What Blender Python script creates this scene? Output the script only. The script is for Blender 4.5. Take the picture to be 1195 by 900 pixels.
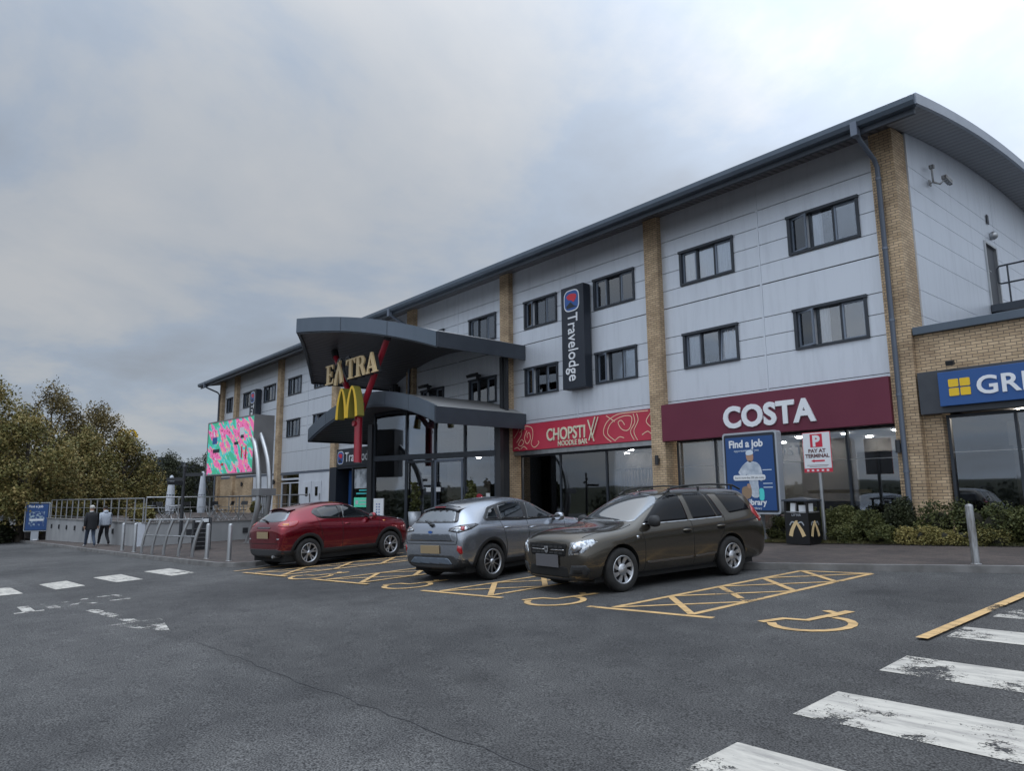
import bpy, bmesh, math, random
from mathutils import Vector, Matrix, noise
from mathutils.bvhtree import BVHTree
R = math.radians
PI = math.pi
scene = bpy.context.scene
for o in list(bpy.data.objects):
    bpy.data.objects.remove(o)
COL = scene.collection

# ------------------------------------------------------------------ camera
PITCH, YAW, ROLL = R(8.96), R(-49.73), R(-0.579)
_d = Vector((math.sin(YAW)*math.cos(PITCH), math.cos(YAW)*math.cos(PITCH), math.sin(PITCH)))
_r0 = Vector((math.cos(YAW), -math.sin(YAW), 0)); _u0 = _r0.cross(_d)
_r = math.cos(ROLL)*_r0 + math.sin(ROLL)*_u0
_u = -math.sin(ROLL)*_r0 + math.cos(ROLL)*_u0
camd = bpy.data.cameras.new('camera'); cam = bpy.data.objects.new('camera', camd); COL.objects.link(cam)
cam.matrix_world = Matrix(((_r.x, _u.x, -_d.x, 0), (_r.y, _u.y, -_d.y, 0), (_r.z, _u.z, -_d.z, 0), (0, 0, 0, 1)))
camd.sensor_width = 36; camd.sensor_fit = 'HORIZONTAL'; camd.lens = 36*827.6/1195
camd.clip_start = .05; camd.clip_end = 2000
scene.camera = cam

# ------------------------------------------------------------------ sky, sun, exposure
SUN_AZ, SUN_EL = R(-8), R(36)          # azimuth clockwise from +Y, behind the building
world = bpy.data.worlds.new('World'); scene.world = world; world.use_nodes = True
wn = world.node_tree; wn.nodes.clear()
def wnode(t, **k):
    n = wn.nodes.new(t)
    for a, b in k.items(): setattr(n, a, b)
    return n
wout = wnode('ShaderNodeOutputWorld'); wbg = wnode('ShaderNodeBackground')
sky = wnode('ShaderNodeTexSky', sky_type='NISHITA', sun_disc=False, sun_elevation=SUN_EL, sun_rotation=SUN_AZ)
sky.air_density = 1.0; sky.dust_density = 1.0
tc = wnode('ShaderNodeTexCoord'); sep = wnode('ShaderNodeSeparateXYZ')
wn.links.new(tc.outputs['Generated'], sep.inputs[0])
def wmath(op, a, b=None, clamp=False):
    n = wnode('ShaderNodeMath', operation=op, use_clamp=clamp)
    for i, v in enumerate((a, b)):
        if v is None: continue
        if isinstance(v, (int, float)): n.inputs[i].default_value = v
        else: wn.links.new(v, n.inputs[i])
    return n.outputs[0]
zc = wmath('ADD', wmath('MAXIMUM', sep.outputs[2], 0.0), 0.22)
px_ = wmath('DIVIDE', sep.outputs[0], zc); py_ = wmath('DIVIDE', sep.outputs[1], zc)
comb = wnode('ShaderNodeCombineXYZ'); wn.links.new(px_, comb.inputs[0]); wn.links.new(py_, comb.inputs[1])
nz = wnode('ShaderNodeTexNoise'); nz.inputs['Scale'].default_value = 1.15; nz.inputs['Detail'].default_value = 8
nz.inputs['Roughness'].default_value = .56; nz.inputs['Distortion'].default_value = .25
wn.links.new(comb.outputs[0], nz.inputs['Vector'])
ramp = wnode('ShaderNodeValToRGB'); wn.links.new(nz.outputs['Fac'], ramp.inputs[0])
e = ramp.color_ramp.elements; e[0].position = .34; e[0].color = (3.0, 3.34, 3.85, 1); e[1].position = .66; e[1].color = (4.8, 4.95, 5.15, 1)
m_ = e.new(.48); m_.color = (3.45, 4.0, 4.8, 1); m_ = e.new(.55); m_.color = (4.2, 4.5, 4.9, 1)
# brighter veil around the hidden sun
sv = Vector((math.sin(SUN_AZ+R(-3))*math.cos(SUN_EL-R(5)), math.cos(SUN_AZ+R(-3))*math.cos(SUN_EL-R(5)), math.sin(SUN_EL-R(5))))
dot = wnode('ShaderNodeVectorMath', operation='DOT_PRODUCT'); wn.links.new(tc.outputs['Generated'], dot.inputs[0]); dot.inputs[1].default_value = sv
gl = wmath('POWER', wmath('MAXIMUM', dot.outputs['Value'], 0.0), 11.0)
glow = wmath('MULTIPLY', gl, 1.15); glow = wmath('ADD', glow, 1.0)
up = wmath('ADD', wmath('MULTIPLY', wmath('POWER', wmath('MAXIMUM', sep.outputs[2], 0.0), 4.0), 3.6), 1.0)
# sky brightness overhead and behind the viewer is added to light the facade
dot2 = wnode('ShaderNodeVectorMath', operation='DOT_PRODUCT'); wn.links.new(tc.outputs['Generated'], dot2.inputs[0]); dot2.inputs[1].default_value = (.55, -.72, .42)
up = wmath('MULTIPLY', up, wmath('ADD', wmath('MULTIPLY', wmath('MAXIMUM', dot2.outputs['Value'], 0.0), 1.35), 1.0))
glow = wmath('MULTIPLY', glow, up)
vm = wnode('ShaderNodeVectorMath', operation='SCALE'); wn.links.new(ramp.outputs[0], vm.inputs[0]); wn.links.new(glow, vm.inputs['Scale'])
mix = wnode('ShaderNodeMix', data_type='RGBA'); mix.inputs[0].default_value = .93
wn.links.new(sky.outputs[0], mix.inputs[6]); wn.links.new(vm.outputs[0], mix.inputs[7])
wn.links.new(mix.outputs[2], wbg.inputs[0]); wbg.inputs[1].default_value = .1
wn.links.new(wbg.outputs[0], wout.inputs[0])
sund = bpy.data.lights.new('sun', 'SUN'); sund.energy = .7; sund.angle = R(25); sund.color = (1, .95, .88)
sun = bpy.data.objects.new('sun', sund); COL.objects.link(sun)
sd = Vector((math.sin(SUN_AZ)*math.cos(SUN_EL), math.cos(SUN_AZ)*math.cos(SUN_EL), math.sin(SUN_EL)))
sun.rotation_euler = sd.to_track_quat('Z', 'Y').to_euler()
vs = scene.view_settings; vs.view_transform = 'Standard'; vs.look = 'None'; vs.exposure = 0.0; vs.gamma = 1; vs.use_curve_mapping = False
scene.render.engine = 'CYCLES'

# ------------------------------------------------------------------ materials
MATS = {}
def newmat(name):
    m = bpy.data.materials.new(name); m.use_nodes = True; MATS[name] = m
    return m, m.node_tree, m.node_tree.nodes['Principled BSDF']
def N(nt, t, **k):
    n = nt.nodes.new(t)
    for a, b in k.items():
        if a in n.bl_rna.properties: setattr(n, a, b)
        else: n.inputs[a].default_value = b
    return n
def coords(nt, kind='Object', scale=None):
    t = nt.nodes.new('ShaderNodeTexCoord')
    if scale is None: return t.outputs[kind]
    mp = nt.nodes.new('ShaderNodeMapping'); mp.inputs['Scale'].default_value = scale
    nt.links.new(t.outputs[kind], mp.inputs[0]); return mp.outputs[0]
def worldpos(nt, scale=(1, 1, 1)):
    g = nt.nodes.new('ShaderNodeNewGeometry'); mp = nt.nodes.new('ShaderNodeMapping'); mp.inputs['Scale'].default_value = scale
    nt.links.new(g.outputs['Position'], mp.inputs[0]); return mp.outputs[0]
def noisy(name, c1, c2, scale=3, rough=.7, metal=0, bump=0, bscale=40, detail=5, p0=.35, p1=.65, vscale=(1, 1, 1), spec=.5, world_=False, rvar=0, coat=0):
    m, nt, b = newmat(name)
    v = worldpos(nt, vscale) if world_ else coords(nt, 'Object', vscale)
    n = N(nt, 'ShaderNodeTexNoise', Scale=scale, Detail=detail); nt.links.new(v, n.inputs['Vector'])
    r = nt.nodes.new('ShaderNodeValToRGB'); nt.links.new(n.outputs['Fac'], r.inputs[0])
    r.color_ramp.elements[0].position = p0; r.color_ramp.elements[0].color = (*c1, 1)
    r.color_ramp.elements[1].position = p1; r.color_ramp.elements[1].color = (*c2, 1)
    nt.links.new(r.outputs[0], b.inputs['Base Color'])
    b.inputs['Roughness'].default_value = rough; b.inputs['Metallic'].default_value = metal; b.inputs['Specular IOR Level'].default_value = spec
    b.inputs['Coat Weight'].default_value = coat; b.inputs['Coat Roughness'].default_value = .05
    if rvar:
        mr = N(nt, 'ShaderNodeMapRange'); mr.inputs['To Min'].default_value = rough-rvar; mr.inputs['To Max'].default_value = rough+rvar
        nt.links.new(n.outputs['Fac'], mr.inputs[0]); nt.links.new(mr.outputs[0], b.inputs['Roughness'])
    if bump:
        n2 = N(nt, 'ShaderNodeTexNoise', Scale=bscale, Detail=3); nt.links.new(v, n2.inputs['Vector'])
        bp = N(nt, 'ShaderNodeBump', Strength=bump, Distance=.01); nt.links.new(n2.outputs['Fac'], bp.inputs['Height']); nt.links.new(bp.outputs[0], b.inputs['Normal'])
    return m
def plain(name, c, rough=.6, metal=0, spec=.5, emit=0, coat=0):
    m, nt, b = newmat(name)
    b.inputs['Base Color'].default_value = (*c, 1); b.inputs['Roughness'].default_value = rough; b.inputs['Metallic'].default_value = metal
    b.inputs['Specular IOR Level'].default_value = spec; b.inputs['Coat Weight'].default_value = coat; b.inputs['Coat Roughness'].default_value = .04
    if emit: b.inputs['Emission Color'].default_value = (*c, 1); b.inputs['Emission Strength'].default_value = emit
    return m
M = MATS
# asphalt with visible aggregate and broad wear
def asphalt():
    m, nt, b = newmat('asphalt'); L = nt.links.new
    p = worldpos(nt)
    big = N(nt, 'ShaderNodeTexNoise', Scale=.28, Detail=4); L(p, big.inputs['Vector'])
    mid = N(nt, 'ShaderNodeTexNoise', Scale=2.3, Detail=6); L(p, mid.inputs['Vector'])
    fine = N(nt, 'ShaderNodeTexNoise', Scale=75, Detail=3); L(p, fine.inputs['Vector'])
    vor = N(nt, 'ShaderNodeTexVoronoi', Scale=62); L(p, vor.inputs['Vector'])
    r1 = nt.nodes.new('ShaderNodeValToRGB'); L(big.outputs[0], r1.inputs[0])
    r1.color_ramp.elements[0].position = .34; r1.color_ramp.elements[0].color = (.046, .0465, .049, 1)
    r1.color_ramp.elements[1].position = .68; r1.color_ramp.elements[1].color = (.080, .080, .082, 1)
    r2 = nt.nodes.new('ShaderNodeValToRGB'); L(mid.outputs[0], r2.inputs[0])
    r2.color_ramp.elements[0].position = .25; r2.color_ramp.elements[0].color = (.80, .80, .81, 1)
    r2.color_ramp.elements[1].position = .75; r2.color_ramp.elements[1].color = (1.18, 1.18, 1.16, 1)
    mul = N(nt, 'ShaderNodeMix', data_type='RGBA', blend_type='MULTIPLY'); mul.inputs[0].default_value = 1
    L(r1.outputs[0], mul.inputs[6]); L(r2.outputs[0], mul.inputs[7])
    r3 = nt.nodes.new('ShaderNodeValToRGB'); L(fine.outputs[0], r3.inputs[0])
    r3.color_ramp.elements[0].position = .36; r3.color_ramp.elements[0].color = (.30, .30, .31, 1)
    r3.color_ramp.elements[1].position = .68; r3.color_ramp.elements[1].color = (2.2, 2.18, 2.1, 1)
    mul2 = N(nt, 'ShaderNodeMix', data_type='RGBA', blend_type='MULTIPLY'); mul2.inputs[0].default_value = 1
    L(mul.outputs[2], mul2.inputs[6]); L(r3.outputs[0], mul2.inputs[7])
    sp_ = nt.nodes.new('ShaderNodeSeparateXYZ'); L(p, sp_.inputs[0])   # the newer run of asphalt beyond the joint is a shade darker
    ed = N(nt, 'ShaderNodeMath', operation='MULTIPLY_ADD'); L(sp_.outputs[0], ed.inputs[0]); ed.inputs[1].default_value = -.043; L(sp_.outputs[1], ed.inputs[2])
    gt = N(nt, 'ShaderNodeMapRange'); L(ed.outputs[0], gt.inputs[0]); gt.inputs['From Min'].default_value = 3.16; gt.inputs['From Max'].default_value = 3.24; gt.inputs['To Min'].default_value = 1.10; gt.inputs['To Max'].default_value = .96
    vs_ = N(nt, 'ShaderNodeVectorMath', operation='SCALE'); L(mul2.outputs[2], vs_.inputs[0]); L(gt.outputs[0], vs_.inputs['Scale'])
    st = N(nt, 'ShaderNodeTexNoise', Scale=.75, Detail=4, Roughness=.6); L(p, st.inputs['Vector'])   # oil and damp stains
    sr = nt.nodes.new('ShaderNodeValToRGB'); L(st.outputs[0], sr.inputs[0]); sr.color_ramp.elements[0].position = .60; sr.color_ramp.elements[0].color = (1, 1, 1, 1); sr.color_ramp.elements[1].position = .70; sr.color_ramp.elements[1].color = (.82, .82, .82, 1)
    m3 = N(nt, 'ShaderNodeMix', data_type='RGBA', blend_type='MULTIPLY'); m3.inputs[0].default_value = 1; L(vs_.outputs[0], m3.inputs[6]); L(sr.outputs[0], m3.inputs[7])
    L(m3.outputs[2], b.inputs['Base Color'])
    b.inputs['Roughness'].default_value = .78; b.inputs['Specular IOR Level'].default_value = .22
    ad = N(nt, 'ShaderNodeMath', operation='ADD'); L(fine.outputs[0], ad.inputs[0]); L(vor.outputs[0], ad.inputs[1])
    bp = N(nt, 'ShaderNodeBump', Strength=.55, Distance=.006); L(ad.outputs[0], bp.inputs['Height']); L(bp.outputs[0], b.inputs['Normal'])
asphalt()
def paint(name, c, wear):
    m, nt, b = newmat(name); L = nt.links.new
    p = worldpos(nt)
    n1 = N(nt, 'ShaderNodeTexNoise', Scale=1.3, Detail=10, Roughness=.76); L(p, n1.inputs['Vector'])
    n2 = N(nt, 'ShaderNodeTexNoise', Scale=60, Detail=2); L(p, n2.inputs['Vector'])
    a = N(nt, 'ShaderNodeMath', operation='MULTIPLY_ADD'); L(n2.outputs[0], a.inputs[0]); a.inputs[1].default_value = .22; L(n1.outputs[0], a.inputs[2])
    r = nt.nodes.new('ShaderNodeValToRGB'); L(a.outputs[0], r.inputs[0]); r.color_ramp.elements[0].position = wear; r.color_ramp.elements[1].position = wear+.035
    n3 = N(nt, 'ShaderNodeTexNoise', Scale=4, Detail=8, Roughness=.7); L(worldpos(nt, (.5, 2.4, 1)), n3.inputs['Vector'])
    r2 = nt.nodes.new('ShaderNodeValToRGB'); L(n3.outputs[0], r2.inputs[0])
    r2.color_ramp.elements[0].position = .34; r2.color_ramp.elements[0].color = (c[0]*.58, c[1]*.58, c[2]*.60, 1)
    r2.color_ramp.elements[1].position = .56; r2.color_ramp.elements[1].color = (*c, 1)
    L(r2.outputs[0], b.inputs['Base Color']); b.inputs['Roughness'].default_value = .7
    bp = N(nt, 'ShaderNodeBump', Strength=.4, Distance=.006); L(n2.outputs[0], bp.inputs['Height']); L(bp.outputs[0], b.inputs['Normal'])
    t = nt.nodes.new('ShaderNodeBsdfTransparent'); mx = nt.nodes.new('ShaderNodeMixShader')
    L(r.outputs[0], mx.inputs[0]); L(t.outputs[0], mx.inputs[1]); L(b.outputs[0], mx.inputs[2]); L(mx.outputs[0], nt.nodes['Material Output'].inputs[0])
paint('paint_white', (.50, .475, .425), .54); paint('paint_worn', (.48, .46, .42), .60); paint('paint_yellow', (.60, .39, .17), .49)
paint('paint_white_solid', (.50, .475, .425), .49)
def brick():
    m, nt, b = newmat('brick'); L = nt.links.new
    g = nt.nodes.new('ShaderNodeNewGeometry'); s = nt.nodes.new('ShaderNodeSeparateXYZ'); L(g.outputs['Position'], s.inputs[0])
    ad = N(nt, 'ShaderNodeMath', operation='ADD'); L(s.outputs[0], ad.inputs[0]); L(s.outputs[1], ad.inputs[1])
    c = nt.nodes.new('ShaderNodeCombineXYZ'); L(ad.outputs[0], c.inputs[0]); L(s.outputs[2], c.inputs[1])
    bt = N(nt, 'ShaderNodeTexBrick'); L(c.outputs[0], bt.inputs['Vector'])
    bt.inputs['Scale'].default_value = 1; bt.inputs['Brick Width'].default_value = .225; bt.inputs['Row Height'].default_value = .075
    bt.inputs['Mortar Size'].default_value = .008; bt.inputs['Mortar Smooth'].default_value = .25; bt.inputs['Bias'].default_value = -.1
    bt.inputs['Color1'].default_value = (.58, .435, .285, 1); bt.inputs['Color2'].default_value = (.43, .31, .195, 1); bt.inputs['Mortar'].default_value = (.15, .125, .10, 1)
    n = N(nt, 'ShaderNodeTexNoise', Scale=1.4, Detail=5); L(g.outputs['Position'], n.inputs['Vector'])
    r = nt.nodes.new('ShaderNodeValToRGB'); L(n.outputs[0], r.inputs[0]); r.color_ramp.elements[0].position = .3; r.color_ramp.elements[0].color = (.70, .68, .66, 1); r.color_ramp.elements[1].position = .68; r.color_ramp.elements[1].color = (1.16, 1.15, 1.12, 1)
    mx = N(nt, 'ShaderNodeMix', data_type='RGBA', blend_type='MULTIPLY'); mx.inputs[0].default_value = 1; L(bt.outputs[0], mx.inputs[6]); L(r.outputs[0], mx.inputs[7])
    L(mx.outputs[2], b.inputs['Base Color']); b.inputs['Roughness'].default_value = .88
    bp = N(nt, 'ShaderNodeBump', Strength=.6, Distance=.01, invert=True); L(bt.outputs['Fac'], bp.inputs['Height']); L(bp.outputs[0], b.inputs['Normal'])
brick()
def panel():
    m, nt, b = newmat('panel'); L = nt.links.new
    p = worldpos(nt, (1.6, 1.6, .16))
    n = N(nt, 'ShaderNodeTexNoise', Scale=3.2, Detail=7, Roughness=.62); L(p, n.inputs['Vector'])
    r = nt.nodes.new('ShaderNodeValToRGB'); L(n.outputs[0], r.inputs[0])
    r.color_ramp.elements[0].position = .28; r.color_ramp.elements[0].color = (.58, .612, .665, 1); r.color_ramp.elements[1].position = .52; r.color_ramp.elements[1].color = (.645, .68, .735, 1)
    L(r.outputs[0], b.inputs['Base Color']); b.inputs['Roughness'].default_value = .42; b.inputs['Metallic'].default_value = .35
    w = N(nt, 'ShaderNodeTexNoise', Scale=.5, Detail=1); L(worldpos(nt), w.inputs['Vector'])
    bp = N(nt, 'ShaderNodeBump', Strength=.4, Distance=.02); L(w.outputs[0], bp.inputs['Height']); L(bp.outputs[0], b.inputs['Normal'])
panel()
def glass(name, tint, base, rough=.02):
    m, nt, b = newmat(name); L = nt.links.new
    g = N(nt, 'ShaderNodeBsdfGlossy', Roughness=rough); g.inputs['Color'].default_value = (.86, .9, .95, 1)
    t = nt.nodes.new('ShaderNodeBsdfTransparent'); t.inputs[0].default_value = (*tint, 1)
    f = N(nt, 'ShaderNodeFresnel', IOR=1.5); a = N(nt, 'ShaderNodeMath', operation='MULTIPLY_ADD', use_clamp=True); L(f.outputs[0], a.inputs[0]); a.inputs[1].default_value = 1.3; a.inputs[2].default_value = base
    n = N(nt, 'ShaderNodeTexNoise', Scale=.9, Detail=1); L(worldpos(nt), n.inputs['Vector'])
    bp = N(nt, 'ShaderNodeBump', Strength=.06, Distance=.02); L(n.outputs[0], bp.inputs['Height']); L(bp.outputs[0], g.inputs['Normal'])
    mx = nt.nodes.new('ShaderNodeMixShader'); L(a.outputs[0], mx.inputs[0]); L(t.outputs[0], mx.inputs[1]); L(g.outputs[0], mx.inputs[2]); L(mx.outputs[0], nt.nodes['Material Output'].inputs[0])
glass('glass', (.58, .60, .63), .09); glass('window_glass', (.88, .90, .92), .13)
noisy('soffit', (.085, .09, .10), (.105, .11, .12), rough=.6, scale=2)
def ribbed(name, c, axis, pitch, rough=.5, metal=.2, contrast=.5):
    m, nt, b = newmat(name); L = nt.links.new
    w = N(nt, 'ShaderNodeTexWave', bands_direction=axis, Scale=1/pitch*PI/10/PI*10/2/PI*PI*.999, Distortion=0); L(worldpos(nt), w.inputs['Vector'])
    w.inputs['Scale'].default_value = 1/(pitch*3.18)
    r = nt.nodes.new('ShaderNodeValToRGB'); L(w.outputs['Fac'], r.inputs[0]); r.color_ramp.elements[0].position = .1; r.color_ramp.elements[0].color = (c[0]*contrast, c[1]*contrast, c[2]*contrast, 1); r.color_ramp.elements[1].position = .4; r.color_ramp.elements[1].color = (*c, 1)
    L(r.outputs[0], b.inputs['Base Color']); b.inputs['Roughness'].default_value = rough; b.inputs['Metallic'].default_value = metal
    bp = N(nt, 'ShaderNodeBump', Strength=.7, Distance=.03); L(w.outputs['Fac'], bp.inputs['Height']); L(bp.outputs[0], b.inputs['Normal'])
ribbed('soffit_ribbed', (.16, .155, .165), 'X', .2, contrast=.5); ribbed('roof_sheet', (.38, .38, .38), 'X', .2, contrast=.6)
ribbed('soffit_gable', (.30, .31, .33), 'Y', .3, contrast=.75)
noisy('fascia', (.085, .11, .14), (.105, .13, .165), scale=1.2, rough=.42, metal=.25, vscale=(1, 1, .3))
noisy('fascia_dark', (.04, .048, .062), (.05, .06, .075), scale=1.2, rough=.45, metal=.2)
noisy('verge_grey', (.30, .33, .38), (.36, .39, .44), scale=1.2, rough=.4, metal=.4)
noisy('frame', (.030, .036, .046), (.042, .05, .062), rough=.45, metal=.2)
plain('frame_light', (.14, .165, .21), .45, .3); plain('sash_grey', (.20, .235, .29), .4, .3); plain('black', (.026, .028, .032), .55); plain('dark_inside', (.02, .021, .024), .9)
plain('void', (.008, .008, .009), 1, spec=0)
noisy('room_wall', (.14, .14, .14), (.26, .24, .22), scale=.6, rough=.9); noisy('room_floor', (.06, .05, .045), (.08, .07, .06), rough=.5)
noisy('curtain', (.78, .78, .80), (.88, .88, .89), scale=9, rough=.95, vscale=(1, 1, .1))
noisy('costa_red', (.125, .014, .036), (.14, .018, .042), rough=.5, scale=.8); noisy('noodle_red', (.46, .03, .06), (.56, .05, .09), rough=.45, scale=.5)
plain('white_letter', (.78, .8, .83), .35); plain('cream', (.74, .67, .48), .5); plain('pinkline', (.80, .56, .40), .5)
plain('gold', (.66, .49, .26), .45); plain('arch_yellow', (.80, .50, .02), .4); plain('arch_edge', (.25, .22, .04), .5)
plain('mast_red', (.36, .012, .03), .35, coat=.4); plain('navy', (.018, .024, .036), .5); plain('blue_logo', (.03, .10, .33), .4); plain('red_logo', (.6, .03, .05), .4)
plain('shop_blue', (.02, .085, .27), .4); plain('shop_yellow', (.80, .52, .02), .4); noisy('grey_fascia', (.042, .047, .058), (.05, .056, .066), rough=.5)
noisy('steel', (.34, .35, .36), (.46, .47, .48), scale=4, rough=.34, metal=.75, vscale=(1, 1, .3), rvar=.1)
noisy('steel_worn', (.16, .15, .14), (.42, .43, .44), scale=5, rough=.45, metal=.5, vscale=(3, 3, .5), rvar=.1)
noisy('white_panel', (.52, .55, .60), (.60, .63, .68), rough=.5, scale=1); noisy('concrete', (.24, .245, .25), (.33, .335, .34), rough=.9, scale=1.1, vscale=(1, 1, .4), bump=.3, world_=True)
noisy('kerb', (.13, .125, .12), (.20, .195, .19), rough=.9, scale=3, bump=.4, world_=True)
noisy('umbrella_cloth', (.48, .51, .56), (.58, .61, .66), scale=3, rough=.95)
noisy('soil', (.03, .024, .018), (.055, .045, .03), scale=4, rough=1, bump=.5)
noisy('tyre', (.010, .010, .010), (.022, .021, .020), scale=8, rough=.85); plain('alloy', (.50, .51, .53), .3, .85); plain('alloy_dark', (.02, .02, .022), .4, .3)
plain('car_glass', (.008, .010, .012), .03, 0, .8, coat=.5); plain('tinted_glass', (.004, .004, .005), .05, 0, .35); plain('plastic', (.022, .023, .025), .6); plain('chrome', (.7, .71, .73), .12, 1)
plain('lamp_red', (.32, .008, .012), .12, coat=1); noisy('lamp_clear', (.20, .22, .25), (.62, .65, .68), scale=22, rough=.12, metal=.7, coat=1, p0=.4, p1=.55); plain('lamp_dark', (.03, .03, .035), .15, coat=1); plain('lamp_amber', (.6, .2, .04), .15, coat=1)
plain('plate_grey', (.10, .10, .11), .5); plain('plate_brown', (.28, .21, .12), .5); plain('gap', (.005, .005, .005), .9)
def carpaint(name, c, metal=.8, rough=.24):
    m, nt, b = newmat(name)
    b.inputs['Base Color'].default_value = (*c, 1); b.inputs['Metallic'].default_value = metal; b.inputs['Roughness'].default_value = rough
    b.inputs['Coat Weight'].default_value = 1; b.inputs['Coat Roughness'].default_value = .045
    n = N(nt, 'ShaderNodeTexNoise', Scale=1.6, Detail=6); nt.links.new(coords(nt), n.inputs['Vector'])
    mr = N(nt, 'ShaderNodeMapRange'); mr.inputs['From Min'].default_value = .3; mr.inputs['From Max'].default_value = .7; mr.inputs['To Min'].default_value = .03; mr.inputs['To Max'].default_value = .13
    nt.links.new(n.outputs[0], mr.inputs[0]); nt.links.new(mr.outputs[0], b.inputs['Coat Roughness'])
    sz = nt.nodes.new('ShaderNodeSeparateXYZ'); nt.links.new(coords(nt), sz.inputs[0])
    dz_ = N(nt, 'ShaderNodeMapRange'); dz_.inputs['From Min'].default_value = .62; dz_.inputs['From Max'].default_value = .22; nt.links.new(sz.outputs[2], dz_.inputs[0])
    n2 = N(nt, 'ShaderNodeTexNoise', Scale=5, Detail=7, Roughness=.7); nt.links.new(coords(nt), n2.inputs['Vector'])
    mu = N(nt, 'ShaderNodeMath', operation='MULTIPLY', use_clamp=True); nt.links.new(dz_.outputs[0], mu.inputs[0]); nt.links.new(n2.outputs[0], mu.inputs[1])
    mc = N(nt, 'ShaderNodeMix', data_type='RGBA'); nt.links.new(mu.outputs[0], mc.inputs[0]); mc.inputs[6].default_value = (*c, 1); mc.inputs[7].default_value = (.10, .09, .078, 1); nt.links.new(mc.outputs[2], b.inputs['Base Color'])
    iv = N(nt, 'ShaderNodeMath', operation='SUBTRACT'); iv.inputs[0].default_value = 1; nt.links.new(mu.outputs[0], iv.inputs[1]); nt.links.new(iv.outputs[0], b.inputs['Coat Weight'])
carpaint('paint_red', (.22, .007, .018)); carpaint('paint_silver', (.36, .385, .43), .85); carpaint('paint_brown', (.10, .088, .070), .85)
def leafmat(name, cols, trans=.25):
    m, nt, b = newmat(name); L = nt.links.new
    g = nt.nodes.new('ShaderNodeNewGeometry'); n = N(nt, 'ShaderNodeTexNoise', Scale=.9, Detail=3); L(g.outputs['Position'], n.inputs['Vector'])
    mx = N(nt, 'ShaderNodeMath', operation='MULTIPLY_ADD'); L(g.outputs['Random Per Island'], mx.inputs[0]); mx.inputs[1].default_value = .42; L(n.outputs[0], mx.inputs[2])
    r = nt.nodes.new('ShaderNodeValToRGB'); L(mx.outputs[0], r.inputs[0])
    while len(r.color_ramp.elements) < len(cols): r.color_ramp.elements.new(.5)
    for i, c in enumerate(cols):
        r.color_ramp.elements[i].position = .42+.5*i/(len(cols)-1); r.color_ramp.elements[i].color = (*c, 1)
    L(r.outputs[0], b.inputs['Base Color']); b.inputs['Roughness'].default_value = .6; b.inputs['Specular IOR Level'].default_value = .3
leafmat('leaf_olive', [(.06, .06, .02), (.125, .12, .038), (.20, .17, .055), (.27, .20, .075)])
leafmat('leaf_russet', [(.05, .045, .02), (.10, .082, .032), (.155, .115, .045), (.19, .15, .055)])
leafmat('leaf_dark', [(.016, .020, .010), (.03, .038, .016), (.045, .05, .022)])
leafmat('leaf_hedge', [(.030, .038, .012), (.062, .072, .022), (.105, .108, .036)])
leafmat('leaf_gold', [(.07, .07, .025), (.16, .145, .045), (.28, .23, .08)])
noisy('bark', (.05, .042, .034), (.10, .085, .07), scale=6, rough=.95, vscale=(1, 1, .2), bump=.5)
def pavers():
    m, nt, b = newmat('pavers'); L = nt.links.new
    bt = N(nt, 'ShaderNodeTexBrick'); L(worldpos(nt), bt.inputs['Vector']); bt.inputs['Scale'].default_value = 1; bt.inputs['Brick Width'].default_value = .2; bt.inputs['Row Height'].default_value = .1; bt.inputs['Mortar Size'].default_value = .005
    bt.inputs['Color1'].default_value = (.090, .070, .062, 1); bt.inputs['Color2'].default_value = (.055, .045, .042, 1); bt.inputs['Mortar'].default_value = (.035, .033, .03, 1)
    n = N(nt, 'ShaderNodeTexNoise', Scale=.7, Detail=7); L(worldpos(nt), n.inputs['Vector'])
    r = nt.nodes.new('ShaderNodeValToRGB'); L(n.outputs[0], r.inputs[0]); r.color_ramp.elements[0].position = .3; r.color_ramp.elements[0].color = (.72, .72, .74, 1); r.color_ramp.elements[1].position = .7; r.color_ramp.elements[1].color = (1.25, 1.22, 1.18, 1)
    mx = N(nt, 'ShaderNodeMix', data_type='RGBA', blend_type='MULTIPLY'); mx.inputs[0].default_value = 1; L(bt.outputs[0], mx.inputs[6]); L(r.outputs[0], mx.inputs[7]); L(mx.outputs[2], b.inputs['Base Color'])
    b.inputs['Roughness'].default_value = .85
    bp = N(nt, 'ShaderNodeBump', Strength=.5, Distance=.008, invert=True); L(bt.outputs['Fac'], bp.inputs['Height']); L(bp.outputs[0], b.inputs['Normal'])
pavers()
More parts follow.
